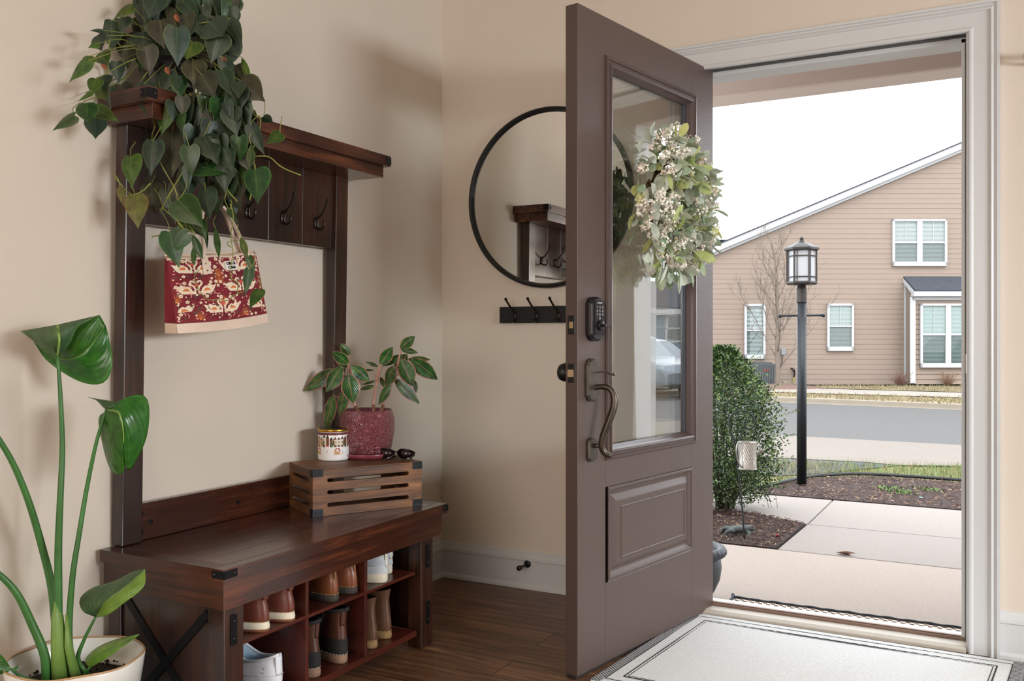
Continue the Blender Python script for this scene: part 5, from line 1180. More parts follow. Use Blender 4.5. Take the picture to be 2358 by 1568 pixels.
ASPH=mat('road_asphalt',(116,114,113),.95,var=.05,vs=8,bump=.3,bs=150); DRIV=mat('driveway_asphalt',(100,102,110),.95,var=.06,vs=10,bump=.3,bs=150)
CURB=mat('curb_concrete',(186,172,152),.9,var=.06,vs=5); FARW=mat('far_sidewalk_concrete',(198,188,176),.9,var=.03)
TURF=mat('winter_turf',(168,150,112),.95,var=.25,vs=1.6,bump=.5,bs=30); TURF2=mat('near_turf',(150,152,92),.95,var=.25,vs=5,bump=.5,bs=60)
MUL=mat('mulch_ground',(78,56,50),.95,var=.35,vs=40,bump=1,bs=60)
def slab(name,pts,z0,z1,m_,bev=.006,label=None):
    b=MB(); b.prism([(x,y,z0) for x,y in pts],(0,0,z1-z0)); o=b.build(name,m_,bevel=bev); struct(o,label); return o
# base soil under everything (sloping to the road)
b=MB(); 
for y0,y1 in ((.161,5.5),(5.5,10.2)):
    b.prism([(-14,y0,gz(y0)-.05),(9,y0,gz(y0)-.05),(9,y0,gz(y0)-.5),(-14,y0,gz(y0)-.5)],(0,0,0)) if False else None
b.add([(-16,.161,ZN-.03),(60,.161,ZN-.03),(60,YA,ZN-.03),(-16,YA,ZN-.03),(60,YB,ZR-.03),(-16,YB,ZR-.03)],[(0,1,2,3),(3,2,4,5)])
struct(b.build('ground_soil',MUL),'soil under the front garden')
slab('porch_slab',[(-1.2,.161),(3.4,.161),(3.4,1.715),(-1.2,1.715)],ZN-.12,ZN,PORC,label='tan broom-finished concrete porch slab')
slab('walk_slab',[(1.072,1.725),(3.4,1.725),(3.4,2.485),(1.092,2.485)],ZN-.12,ZN,CONC,label='concrete walk slab next to the porch')
slab('walk_slab',[(1.096,2.493),(3.4,2.493),(3.4,3.448),(1.098,3.448)],ZN-.12,ZN,CONC,label='concrete walk slab against the mulch bed')
slab('walk_slab',[(-5.0,2.72),(.70,2.70),(1.088,2.50),(1.090,3.448),(-5.0,3.44)],ZN-.12,ZN,CONC,label='concrete walk slab leading left past the bush')
# mulch beds
rr=random.Random(9)
def inpoly(x,y,P):
    c=False; j=len(P)-1
    for i in range(len(P)):
        if (P[i][1]>y)!=(P[j][1]>y) and x<(P[j][0]-P[i][0])*(y-P[i][1])/(P[j][1]-P[i][1])+P[i][0]: c=not c
        j=i
    return c
b1=[(-1.2,1.725),(1.06,1.725),(1.08,2.49),(.70,2.69),(-1.2,2.71)]
b2=[(.40,3.456),(3.4,3.456),(3.4,4.35),(2.6,4.62),(1.88,4.74),(1.18,4.73),(.88,4.52),(.735,4.30),(.60,3.9),(.48,3.6)]
CHIP=mat('mulch_chips',(112,84,74),.95,island=.6)
for P,nm,lb,n in ((b1,'mulch_bed','dark bark mulch of the bed in front of the porch',5200),(b2,'mulch_bed','dark bark mulch of the kidney bed around the lamp post',6500)):
    b=MB(); b.prism([(x,y,ZN-.05) for x,y in P],(0,0,.055)); 
    bx=[min(p[0] for p in P),max(p[0] for p in P),min(p[1] for p in P),max(p[1] for p in P)]; k_=0
    bx[0]=max(bx[0],-.1); bx[1]=min(bx[1],2.6)
    while k_<n:
        x,y=rr.uniform(bx[0],bx[1]),rr.uniform(bx[2],bx[3])
        if not inpoly(x,y,P): k_+=.2; continue
        k_+=1; a=rr.uniform(0,6.28); l=rr.uniform(.008,.030); w=rr.uniform(.002,.006); t_=rr.uniform(-.5,.5)
        d=Vector((math.cos(a),math.sin(a),t_*.8)); s_=Vector((-math.sin(a),math.cos(a),rr.uniform(-.6,.6))); c=Vector((x,y,ZN+.006+rr.uniform(0,.012)))
        b.cur=rr.choices([1,2],[6,1])[0]; b.add([c-d*l/2-s_*w/2,c+d*l/2-s_*w/2,c+d*l/2+s_*w/2,c-d*l/2+s_*w/2,c+Vector((0,0,w*.6))],[(0,1,4),(1,2,4),(2,3,4),(3,0,4)])
    o=b.build(nm,[MUL,CHIP,_mat0('mulch_chips_pale',(150,118,98),.95,island=.4)]); tag(o,lb,'mulch',kind='stuff')
# black edging
b=MB(); E_=[(.47,3.50,ZN+.012),(.60,3.9,ZN+.018),(.735,4.30,ZN+.02),(.88,4.53,ZN+.02),(1.18,4.745,ZN+.02),(1.88,4.755,ZN+.02),(2.6,4.63,ZN+.02),(3.4,4.36,ZN+.02)]
b.tube(spl(E_,6),.014,8); tag(b.build('bed_edging',mat('edging_black',(34,34,36),.6)),'black plastic edging curving round the mulch bed','garden edging')
# near grass: ground + blades
gr=[(-16,3.45),(.40,3.456),(.48,3.6),(.60,3.9),(.735,4.30),(.88,4.53),(1.18,4.75),(1.88,4.76),(2.6,4.64),(3.4,4.37),(12,3.6),(12,6.3),(2.2,6.0),(1.5,5.62),(.9,5.42),(.2,5.3),(-16,5.3)]
b=MB(); b.poly([(x,y,max(ZN,gz(y))-.005 if y<5.5 else gz(y)-.002) for x,y in gr]); b.cur=1
GB=mat('grass_blades',(142,170,96),.8,island=.35); GB2=mat('straw_blades',(192,176,122),.85,island=.2)
for i in range(22000):
    x=rr.uniform(-.4,2.9); y=rr.uniform(3.5,6.1)
    if not inpoly(x,y,gr): continue
    z=gz(y)-.004; l=rr.uniform(.02,.065)*(1.25 if y>4.6 else .8); a=rr.uniform(0,6.28); le=rr.uniform(.1,.8)
    tip=Vector((x+math.cos(a)*l*le,y+math.sin(a)*l*le,z+l)); b.cur=rr.choices([1,2],[3,2 if x>.9 else 5])[0]; w=Vector((-math.sin(a),math.cos(a),0))*.0022
    b.add([Vector((x,y,z))-w,Vector((x,y,z))+w,tip],[(0,1,2)])
tag(b.build('lawn_grass',[TURF2,GB,GB2]),'patchy green and straw grass beyond the mulch bed','grass',kind='stuff')
# driveway, apron, road
def gpoly(name,pts,m_,label,lift=0):
    P=[]
    for px,py in pts: q=gp_(px,py); P.append((q.x,q.y,gz(q.y)+lift))
    return P
def strip(name,ya0,ya1,m_,lift,label,x0=-30,x1=14,xs=0,xm=None):
    # strip along x between y(ya0) and y(ya1); slight skew xs
    b=MB(); P=[(x0,ya0-xs*x0,0),(x1,ya0-xs*x1,0),(x1,ya1-xs*x1,0),(x0,ya1-xs*x0,0)]
    b.prism([(x,y,gz(y)+lift-.02) for x,y,_ in P],(0,0,.02)); o=b.build(name,m_); struct(o,label); return o
# driveway asphalt lobe (left part) and concrete apron
dv=[gp_(*p) for p in ((1560,1052),(1760,1055),(1990,1066),(2066,1073),(2000,1079),(1900,1090),(1800,1096),(1700,1100),(1560,1100))]
b=MB(); b.poly([(p.x,p.y,gz(p.y)+.004) for p in dv]); q0,q1=dv[0],dv[-1]
b.poly([(q0.x,q0.y,gz(q0.y)+.004),(q1.x,q1.y,gz(q1.y)+.004),(-8,q1.y,gz(q1.y)+.004),(-8,q0.y,gz(q0.y)+.004)])
struct(b.build('driveway_asphalt',DRIV),'dark asphalt of the driveway behind the lamp post')
ap=[gp_(*p) for p in ((1560,1050),(1760,1053),(1990,1064),(2066,1071),(2215,1073),(2300,1076),(2300,1030),(2215,1025),(1790,1002),(1560,990))]
b=MB(); b.poly([(p.x,p.y,gz(p.y)+.002) for p in ap]); l=ap[0]; k_=ap[-1]; b.poly([(l.x,l.y,gz(l.y)+.002),(k_.x,k_.y,gz(k_.y)+.002),(-9,k_.y+.1,gz(k_.y)+.002),(-9,l.y,gz(l.y)+.002)]); r1,r2=ap[5],ap[6]
b.poly([(r1.x,r1.y,gz(r1.y)+.002),(9,r1.y-.3,gz(r1.y)+.002),(9,r2.y-.2,gz(r2.y)+.002),(r2.x,r2.y,gz(r2.y)+.002)])
struct(b.build('driveway_apron',CURB if False else mat('apron_concrete',(160,148,136),.9,var=.05,vs=3)),'pale concrete driveway apron by the road')
l,r=gp_(1790,1003),gp_(2215,1026); l2,r2=gp_(1760,925,ZR),gp_(2215,944,ZR)
def ext(p,q,x): t_=(x-p.x)/(q.x-p.x); return p.y+(q.y-p.y)*t_
b=MB(); XA,XB=-26,60
b.add([(XA,ext(l,r,XA),ZR+.001),(XB,ext(l,r,XB),ZR+.001),(XB,ext(l2,r2,XB),ZR+.001),(XA,ext(l2,r2,XA),ZR+.001)],[(0,1,2,3)]); struct(b.build('road_asphalt',ASPH),'grey asphalt road')
def band(name,za,pa,pb,zb,pc_,pd_,m_,label,thick=.0):
    A,B=gp_(*pa,z=za),gp_(*pb,z=za); C_,D_=gp_(*pc_,z=zb),gp_(*pd_,z=zb); b=MB()
    b.add([(XA,ext(A,B,XA),za),(XB,ext(A,B,XB),za),(XB,ext(C_,D_,XB),zb),(XA,ext(C_,D_,XA),zb)],[(0,1,2,3)]); return b,A,B,C_,D_
A,B=gp_(1760,925,z=ZR),gp_(2215,944,z=ZR); E1,E2=A+Vector((0,.45,0)),B+Vector((0,.45,0)); b=MB()
b.hexa([(XA,ext(A,B,XA),ZR-.1),(XB,ext(A,B,XB),ZR-.1),(XB,ext(E1,E2,XB),ZR-.1),(XA,ext(E1,E2,XA),ZR-.1)],[(XA,ext(A,B,XA)+.03,ZL+.004),(XB,ext(A,B,XB)+.03,ZL+.004),(XB,ext(E1,E2,XB),ZL+.004),(XA,ext(E1,E2,XA),ZL+.004)]); struct(b.build('road_curb',CURB),'concrete curb along the far side of the road')
# far lawn as one plane with sidewalk strip above
b=MB(); b.add([(XA,ext(E1,E2,XA),ZL),(XB,ext(E1,E2,XB),ZL),(XB+24,90,ZL),(XA-10,90,ZL)],[(0,1,2,3)]); struct(b.build('far_lawn',TURF),'straw coloured winter lawn across the road')
b,*_=band('s',ZL+.02,(1760,902),(2215,915),ZL+.02,(1760,891),(2215,904),FARW,''); struct(b.build('far_sidewalk',FARW),'pale sidewalk across the road')
# straw tufts on the verge
b=MB()
for i in range(4500):
    px=rr.uniform(1645,2230); py=rr.uniform(886,930); 
    yl=891+ (px-1760)/455*13; 
    if yl-1<py<yl+12: continue
    if py> 912+(px-1755)/460*20: continue
    q=onZ(px,py,ZL); l_=rr.uniform(.03,.08); a=rr.uniform(0,6.28); w=Vector((RT.x,RT.y,0))*.012
    b.cur=rr.choices([0,1],[6,1])[0]; b.add([q-w,q+w,q+Vector((math.cos(a)*.02,math.sin(a)*.02,l_))],[(0,1,2)])
tag(b.build('verge_grass',[mat('straw_far',(186,166,128),.9,island=.15),mat('green_far',(140,146,90),.9,island=.2)]),'dry straw grass on the verge across the road','grass',kind='stuff')
# ================================================================ porch beam, ceiling, own house wing and column (seen in the door glass)
TAU=_mat0('taupe_beam_paint',(206,192,184),.6,var=.02,vs=2)
b=MB(); b.box(-2.0,3.6,.98,1.16,2.195,2.56); struct(b.build('porch_beam',TAU,bevel=.01),'taupe painted porch beam above the doorway view')
b=MB(); b.box(-2.0,3.6,.161,1.25,2.56,2.62); struct(b.build('porch_ceiling',TAU),'taupe porch ceiling')
b=MB(); b.box(1.02,2.18,.155,.175,2.058,2.17); b.box(1.0,1.10,.155,.175,-.1,2.06); b.box(2.092,2.19,.155,.175,-.1,2.06); struct(b.build('trim_7',TAU),'exterior door trim')
SID=mat('house_siding',(190,168,151),.75,var=.025,vs=3)
def sidingwall(m,P0,U,Wd,zb,zt,exp=.15,nrm=None,top=None):
    n=int((zt-zb)/exp)+1
    for i in range(n):
        z0=zb+i*exp; z1=min(z0+exp,zt)
        if z1-z0<.01: continue
        m.hexa([P0+UP*z0+nrm*.0,P0+U*Wd+UP*z0,P0+U*Wd+UP*z0+nrm*.018,P0+UP*z0+nrm*.018],[P0+UP*z1,P0+U*Wd+UP*z1,P0+U*Wd+UP*z1+nrm*.004,P0+UP*z1+nrm*.004])
b=MB(); sidingwall(b,Vector((2.3,.17,0)),Vector((1,0,0)),1.3,-.12,2.6,nrm=Vector((0,1,0)))
struct(b.build('wall_porch',SID),'siding of the house front beside the door')
b=MB(); b.box(3.6,3.75,.161,2.36,-.12,2.75); struct(b.build('wall_wing',SID),'side wall of the projecting house wing')
COLP=_mat0('column_white',(210,210,208),.5)
t=thing('porch_column','white square porch column, seen only as a reflection in the door glass','column',(2.43,1.07,-.12))
b=MB(); b.box(2.345,2.50,.99,1.15,-.12,2.195); b.build('shaft',COLP,t,bevel=.004)
b=MB(); b.box(2.325,2.52,.97,1.17,-.12,.02); b.build('plinth',COLP,t,bevel=.004); b=MB(); b.box(2.325,2.52,.97,1.17,2.13,2.195); b.build('capital',COLP,t,bevel=.004)
# ================================================================ urn planter behind the door
U0=(.945,.56,ZN)
t=thing('urn_planter','slate grey rope-rimmed urn planter on the porch behind the door edge','planter',U0)
SL=mat('slate_plastic',(92,98,106),.55,var=.06,vs=20,bump=.1,bs=60)
b=MB(); UH=.245
b.lathe([(0,0),(.085,0),(.09,.012),(.082,.02),(.10,.045),(.125,.10),(.132,.15),(.128,.185),(.120,.20)],U0,40); b.build('body',SL,t,smooth=True)
b=MB(); b.lathe([(.118,.195),(.140,.20),(.152,.212),(.152,.228),(.140,.242),(.122,.240),(.112,.228),(.108,.15),(.05,.14),(0,.14)],U0,96,fn=lambda r,z,a,i:(r+(.003*math.sin(a*34+z*90) if 1<=i<=4 else 0),z)); b.build('rope_rim',SL,t,smooth=True)
# ================================================================ boxwood bush
t=thing('boxwood_bush','dense green boxwood bush growing from the mulch bed behind the door','bush',(.52,2.62,ZN))
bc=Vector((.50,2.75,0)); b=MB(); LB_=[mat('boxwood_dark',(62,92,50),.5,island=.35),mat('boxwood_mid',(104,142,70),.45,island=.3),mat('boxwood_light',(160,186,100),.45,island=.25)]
br=MB()
rr=random.Random(31)
for i in range(34):
    a=rr.uniform(0,6.28); R_=rr.uniform(.05,.32); hgt=rr.uniform(.4,1.05); p0=bc+Vector((rr.uniform(-.06,.06),rr.uniform(-.06,.06),ZN)); 
    br.tube(spl([p0,p0+Vector((math.cos(a)*R_*.5,math.sin(a)*R_*.5,hgt*.4)),p0+Vector((math.cos(a)*R_,math.sin(a)*R_,hgt*.85))],4),[.007-.0006*k_ for k_ in range(9)],5)
br.build('branches',mat('bush_branch',(92,76,58),.9),t)
def bushr(z,a):  # radius by height
    h=(z-ZN)/1.12
    if h<0: h=0
    base_=.17+.19*math.sin(PI*min(1,max(0,(h*.86+.10))))**.8
    if h>.72: base_*=max(.05,1-(h-.72)/.34)**.75
    return base_*(1+.13*math.sin(3*a+z*5)+.09*math.sin(7*a-z*9))
for i in range(26000):
    z=ZN+.05+1.05*rr.random(); a=rr.uniform(0,6.28); R_=bushr(z,a)*(rr.random()**.42)*rr.uniform(.85,1.08)
    c=bc+Vector((math.cos(a)*R_,math.sin(a)*R_,z)); 
    if z<ZN+.15 and rr.random()<.4: continue
    out=Vector((math.cos(a),math.sin(a),rr.uniform(-.3,1))); d=(out*.6+Vector((rr.uniform(-1,1),rr.uniform(-1,1),rr.uniform(-.6,1)))).normalized(); l=rr.uniform(.014,.026)
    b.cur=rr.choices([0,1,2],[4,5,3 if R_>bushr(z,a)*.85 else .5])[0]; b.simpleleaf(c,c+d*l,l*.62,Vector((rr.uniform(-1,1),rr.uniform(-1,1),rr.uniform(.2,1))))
# sprigs reaching out to the right and up
for i in range(46):
    a=rr.uniform(-.9,.9) if i<26 else rr.uniform(0,6.28); z=ZN+rr.uniform(.3,1.0); R_=bushr(z,a)*.9; c=bc+Vector((math.cos(a)*R_,math.sin(a)*R_,z)); d=Vector((math.cos(a),math.sin(a),rr.uniform(.2,1.4))).normalized(); Ln=rr.uniform(.06,.15)
    for k_ in range(int(Ln/.006)):
        q=c+d*(.006*k_); e=(d*.5+Vector((rr.uniform(-1,1),rr.uniform(-1,1),rr.uniform(-.4,1)))).normalized(); b.cur=rr.choice([1,2,2]); b.simpleleaf(q,q+e*.018,.011,Vector((rr.uniform(-1,1),rr.uniform(-1,1),1)))
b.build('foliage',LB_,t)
# ================================================================ shepherd hook, punched metal can, frog, ball, dry leaf
gh=onZ(1714,1244,ZN); hd=(gh-CAM).dot(FW)
HKD=mat('hook_green_black',(66,72,72),.5,metal=.4)
t=thing('shepherd_hook','thin dark metal shepherd hook standing in the mulch bed','garden hook',tuple(gh))
def hq(px,py,d=0): return at(px,py,hd+d)
P=[gh,hq(1710,1180),hq(1702,1100),hq(1697,1040),hq(1688,1010),hq(1680,985),hq(1680,965),hq(1690,952),hq(1706,946),hq(1722,949),hq(1734,960),hq(1738,973),hq(1734,984),hq(1724,988),hq(1716,983),hq(1714,974),hq(1717,967)]
b=MB(); b.tube(spl(P,5),.0052,8); b.build('hook_rod',HKD,t,smooth=True)
t=thing('hanging_metal_can','punched silver metal watering can lantern hanging from the shepherd hook','lantern',tuple(hq(1721,1050)))
TIN=mat('punched_tin',(196,190,182),.35,metal=.75,var=.15,vs=30)
def punched():
    m_,t_,b_=nt('punched_tin_body'); b_.inputs['Metallic'].default_value=.7; b_.inputs['Roughness'].default_value=.35
    tc=N(t_,'ShaderNodeTexCoord'); mp=N(t_,'ShaderNodeMapping'); mp.inputs['Scale'].default_value=(16,11,1); mp.inputs['Rotation'].default_value=(0,0,.5); t_.links.new(tc.outputs['UV'],mp.inputs[0])
    vo=N(t_,'ShaderNodeTexVoronoi'); vo.inputs['Scale'].default_value=3.2; vo.inputs['Randomness'].default_value=.15; t_.links.new(mp.outputs[0],vo.inputs['Vector'])
    r_=ramp(t_,[(.0,(52,50,46)),(.24,(60,56,50)),(.3,(214,210,202))]); t_.links.new(vo.outputs['Distance'],r_.inputs[0]); t_.links.new(r_.outputs[0],b_.inputs['Base Color']); return m_
cc=hq(1721,1080); cr=21*hd/2098; ch=62*hd/2098
b=MB(); b.lathe([(0,0),(cr*.98,0),(cr,.003),(cr*.96,ch*.25),(cr,ch*.98),(cr*1.02,ch),(cr*.96,ch*.98),(cr*.92,ch*.3)],tuple(cc),36); b.build('can_body',punched(),t,smooth=True)
for zz in (.002,ch): b=MB(); b.tube([cc+Vector((cr*1.02*math.cos(a),cr*1.02*math.sin(a),zz)) for a in [2*PI*i/32 for i in range(33)]],.0025,6,cap=False); b.build('rim',TIN,t)
b=MB(); b.tube(spl([cc+RT*(-cr)+UP*ch,hq(1703,1005),hq(1712,990),hq(1724,986),hq(1735,992),hq(1743,1005),cc+RT*cr+UP*ch],5),.0022,6); b.build('bail_handle',HKD,t)
b=MB(); P=[cc+RT*(-cr*.2)+UP*(ch*.98)-FW*.02,hq(1703,1016,-.03),hq(1696,1030,-.04),hq(1697,1050,-.04),hq(1703,1070,-.04),hq(1710,1078,-.035)]
sp=spl(P,5); b2m=[]; 
for i in range(len(sp)): pass
b.tube(sp,.007,8,flat=.35); b.build('side_handle',TIN,t,smooth=True)
b=MB(); b.tube([cc+RT*cr*.9+UP*ch*.45,cc+RT*(cr+.02)+UP*ch*.6,cc+RT*(cr+.035)+UP*ch*.75],[.006,.007,.012],10); b.build('spout',TIN,t,smooth=True)
# frog
fc=onZ(1700,1226,ZN+.02)
t=thing('frog_statue','grey stone frog figurine lying on the mulch under the shepherd hook','garden statue',(fc.x,fc.y,ZN+.005))
FG=mat('verdigris_stone',(118,126,124),.8,var=.2,vs=40,bump=.3,bs=80)
b=MB()
X_=lambda a,b_,c:fc+RT*a+FW*b_+UP*(c-.02+.004)
b.tube(spl([X_(-.045,0,.022),X_(-.02,0,.034),X_(.01,0,.036),X_(.045,0,.038),X_(.075,0,.04),X_(.098,0,.032)],4),[.018,.022,.026,.028,.029,.030,.030,.029,.028,.027,.027,.027,.027,.026,.026,.024,.022,.019,.015,.010,.004],12,flat=.8)
b.build('frog_body',FG,t,smooth=True)
for s_ in (-1,1):
    b=MB(); b.tube(spl([X_(-.03,s_*.012,.028),X_(-.055,s_*.04,.034),X_(-.085,s_*.045,.022),X_(-.05,s_*.05,.010),X_(-.095,s_*.06 if s_>0 else -.05,.006)],4),[.016,.016,.015,.014,.013,.012,.011,.010,.009,.008,.008,.007,.007,.006,.006,.006,.005],8)
    for k_ in (-1,0,1,2): b.tube([X_(-.093,s_*.055,.007),X_(-.118,s_*.055+k_*.010-.005,.002)],[.005,.003],6)
    b.build('hind_leg',FG,t,smooth=True)
    b=MB(); b.tube(spl([X_(.045,s_*.018,.028),X_(.055,s_*.045,.022),X_(.04,s_*.06,.008),X_(.065,s_*.065,.003)],4),[.012,.011,.010,.009,.008,.008,.007,.007,.006,.006,.006,.005,.005],8)
    for k_ in (-1,0,1): b.tube([X_(.06,s_*.064,.004),X_(.085,s_*.066+k_*.010,.001)],[.004,.0025],6)
    b.build('front_leg',FG,t,smooth=True)
    b=MB(); b.ball(X_(.078,s_*.013,.052),.008,10,6); b.build('eye',FG,t,smooth=True)
rb=onZ(1790,1236,ZN+.01); b=MB(); b.ball((rb.x,rb.y,ZN+.018),.011,12,8); tag(b.build('red_ball',mat('red_gloss',(170,34,44),.3),smooth=True),'small red ball lying on the mulch near the walk','ball')
dl=onZ(1948,1278,ZN); b=MB(); b.leaf((dl.x-.05,dl.y+.005,ZN+.006),(dl.x+.05,dl.y-.012,ZN+.008),.035,(0,0,1),'lance',fold=.5,curl=-.1); b.leaf((dl.x-.035,dl.y+.01,ZN+.004),(dl.x+.035,dl.y+.012,ZN+.004),.022,(0,0,1),'lance',fold=.6); tag(b.build('dry_leaf',mat('dry_leaf_brown',(160,108,82),.8),solid=.001),'curled brown dry leaf on the concrete walk','leaf')
# weeds and a pale scrap in the bed
for (px,py,n_,lab) in ((2050,1130,60,'small green weed in the mulch bed, left of the others'),(2075,1140,50,'small green weed in the middle of the mulch bed'),(2140,1132,45,'small green weed in the mulch bed near the jamb')):
    c=onZ(px,py,ZN); b=MB()
    for i in range(n_): q=Vector((c.x+rr.gauss(0,.05),c.y+rr.gauss(0,.04),ZN+.01)); d=Vector((rr.uniform(-1,1),rr.uniform(-1,1),rr.uniform(.3,1.2))).normalized(); b.simpleleaf(q,q+d*rr.uniform(.02,.04),.014,Vector((0,0,1)))
    tag(b.build('weed_plant',mat('weed_green',(122,160,72),.7,island=.2)),lab,'weed','weeds in the mulch bed')
c=onZ(2121,1151,ZN); b=MB(); b.prism([(c.x-.015,c.y-.012,ZN+.016),(c.x+.016,c.y-.008,ZN+.014),(c.x+.012,c.y+.014,ZN+.016),(c.x-.013,c.y+.01,ZN+.02)],(0,0,.002)); tag(b.build('paper_scrap',mat('aqua_scrap',(150,208,206),.7)),'pale aqua scrap lying on the mulch bed','scrap')
# wire tangle hanging down by the bush
b=MB(); wq=lambda x,y,d=0:at(1640+x/4.355,920+y/4.355,6.2+d)
b.tube(spl([wq(530,560),wq(545,680),wq(540,790),wq(545,960),wq(570,1090),wq(620,1180),wq(655,1120),wq(640,980),wq(630,960)],5),.0016,5); b.tube(spl([wq(560,960),wq(600,1090),wq(640,1205),wq(700,1090),wq(755,1150),wq(760,1215)],5),.0013,5)
tag(b.build('garden_wire',mat('wire_brown',(120,104,92),.6)),'loose thin brown wire looping over the walk beside the bush','wire')
# ================================================================ lamp post
lb=onZ(1846,1118,ZN); ld=(lb-CAM).dot(FW); LS=ld/2098
t=thing('lamp_post','black street lamp with frosted panel lantern standing in the mulch bed','lamp post',(lb.x,lb.y,ZN))
PB=mat('post_black',(48,52,58),.45,metal=.3,bump=.05); LBZ=mat('lantern_bronze',(84,76,72),.5,metal=.4,var=.2,vs=20)
zt=1.04+(777-655)*LS; R_=11.2*LS*.98
b=MB(); b.lathe([(R_,ZN-.05),(R_,zt-.10)],(lb.x,lb.y,0),64,fn=lambda r,z,a,i:(r*(1-.05*abs(math.sin(a*4))),z)); b.build('post',PB,t,smooth=True)
b=MB(); b.lathe([(R_*1.08,zt-.14),(R_*1.08,zt-.035),(R_*.72,zt),(R_*.72,zt+.01)],(lb.x,lb.y,0),24); b.build('post_cap',LBZ,t)
zx=1.04+(777-727)*LS
b=MB(); b.tube([(lb.x-RT.x*48*LS,lb.y-RT.y*48*LS,zx),(lb.x+RT.x*48*LS,lb.y+RT.y*48*LS,zx+.004)],.0085,10); o=b.build('ladder_bar',PB,t,smooth=True)
for s_ in (-1,1): b=MB(); b.ball((lb.x+s_*RT.x*50*LS,lb.y+s_*RT.y*50*LS,zx+.002*s_),.0155,14,10); b.build('ball_end',PB,o,smooth=True)
zL=lambda py:1.04+(777-py)*LS
lc=(lb.x,lb.y,0); rL=33.5*LS
rot=Matrix.Rotation(ANG+math.radians(30+12),4,'Z')
def hexr(prof,name,mt,parent=t): b=MB(); b.lathe(prof,lc,6,T=rot); return b.build(name,mt,parent,bevel=.002)
hexr([(rL*.95,zL(656)),(rL*1.04,zL(652)),(rL*1.02,zL(648)),(rL*.9,zL(648))],'lantern_base',LBZ)
hexr([(rL*1.0,zL(578)),(rL*1.16,zL(576)),(rL*1.17,zL(571)),(rL*.9,zL(566)),(rL*.55,zL(561)),(rL*.28,zL(557)),(rL*.14,zL(555))],'lantern_roof',LBZ)
b=MB(); b.lathe([(.010,zL(558)),(.022,zL(555)),(.010,zL(553)),(.012,zL(551)),(.020,zL(550.5)),(.004,zL(545)),(0,zL(544))],lc,16); b.build('finial',LBZ,t,smooth=True)
FROST=mat('frosted_panel',(236,236,240),.5,emit=0)
b=MB(); b.lathe([(rL*.90,zL(649)),(rL*.90,zL(576))],lc,6,T=rot); b.build('frosted_glass',FROST,t)
hx=[rot@Vector((rL*.97*math.cos(PI/3*i),rL*.97*math.sin(PI/3*i),0))+Vector(lc) for i in range(6)]
for i in range(6):
    b=MB(); b.tube([hx[i]+UP*zL(650),hx[i]+UP*zL(574)],.0065,6); b.build('corner_bar',LBZ,t)
    m_=(hx[i]*.79+hx[(i+1)%6]*.21); 
for py in (638,590):
    b=MB(); P=[hx[i%6]+UP*zL(py) for i in range(7)]; b.tube(P,.0045,6,cap=False); b.build('cross_bar',LBZ,t)
for i in range(6):
    for f in (.2,): 
        q=hx[i]*(1-f)+hx[(i+1)%6]*f; b=MB(); b.tube([q+UP*zL(650),q+UP*zL(576)],.0035,5); b.build('panel_bar',LBZ,t)
# ================================================================ neighbour house across the road (facade parallel to RT)
HD=25.8; SC=HD/2098
def hp(px,py,d=0): return CAM+FW*(HD-d)+RT*((px-1179)*SC)+UP*((HZ-py)*SC)   # d = out towards us
NH=thing('neighbor_house','beige clapboard house with white trim across the road','house',tuple(hp(1930,887)))
WT=mat('house_white_trim',(250,250,252),.6); SHG=mat('dark_shingles',(78,82,92),.9,var=.15,vs=6,bump=.3,bs=20)
# lap siding boards clipped by the rake line
def rakey(px): return 583+(345-583)*(px-1645)/(2215-1645)
X0,X1=1380,2640; ridge=2440
def roofy(px): return rakey(px) if px<ridge else rakey(2*ridge-px)
b=MB(); e=11.55; i=0; y=884.5
while y>260:
    yt=y-e
    # leftmost px where roof is above this board
    xl=X0 
    need=yt
    # solve rakey(px)=yt
    xa=1645+(yt-583)*(2215-1645)/(345-583); xl_top=max(X0,xa); xb_=1645+(y-583)*(570)/(345-583); xl_bot=max(X0,xb_)
    xr_top=min(X1,2*ridge-xa); xr_bot=min(X1,2*ridge-xb_)
    if xl_bot<xr_bot and xl_top<xr_top:
        b.hexa([hp(xl_bot,y,0),hp(xr_bot,y,0),hp(xr_bot,y,.016),hp(xl_bot,y,.016)][::-1],[hp(xl_top,yt,0),hp(xr_top,yt,0),hp(xr_top,yt,.008),hp(xl_top,yt,.008)][::-1])
    y=yt
b.prism([hp(X0,700,0),hp(X0,884,0),hp(X1,884,0),hp(X1,600,0)],FW*2); b.build('siding',SID,NH)
b=MB(); b.prism([hp(X0,891,-.02),hp(X1,891,-.02),hp(X1,882,-.02),hp(X0,882,-.02)],-FW*.03); b.build('foundation',mat('foundation_grey',(196,190,184),.9),NH)
# rake boards and roof slab behind
def rk(xa,xb_,o0,o1,d0,d1,name,m_):
    b=MB(); P=[hp(xa,roofy(xa)+o1,d0),hp(xb_,roofy(xb_)+o1,d0),hp(xb_,roofy(xb_)+o0,d0),hp(xa,roofy(xa)+o0,d0)]; b.prism(P,-FW*(d1-d0)); return b.build(name,m_,NH)
rk(1320,ridge,-17,-2,-.02,.22,'rake_board',WT); rk(1320,ridge,-3,5,-.02,.10,'rake_board',WT); rk(ridge,2700,-17,-2,-.02,.22,'rake_board',WT)
b=MB(); P=[hp(1300,roofy(1300)-16,.25),hp(ridge,roofy(ridge)-16,.25),hp(ridge,roofy(ridge)-19,.25),hp(1300,roofy(1300)-19,.25)]; b.prism(P,FW*8); P=[hp(ridge,roofy(ridge)-16,.25),hp(2720,roofy(2720)-16,.25),hp(2720,roofy(2720)-19,.25),hp(ridge,roofy(ridge)-19,.25)]; b.prism(P,FW*8); b.build('roof',SHG,NH)
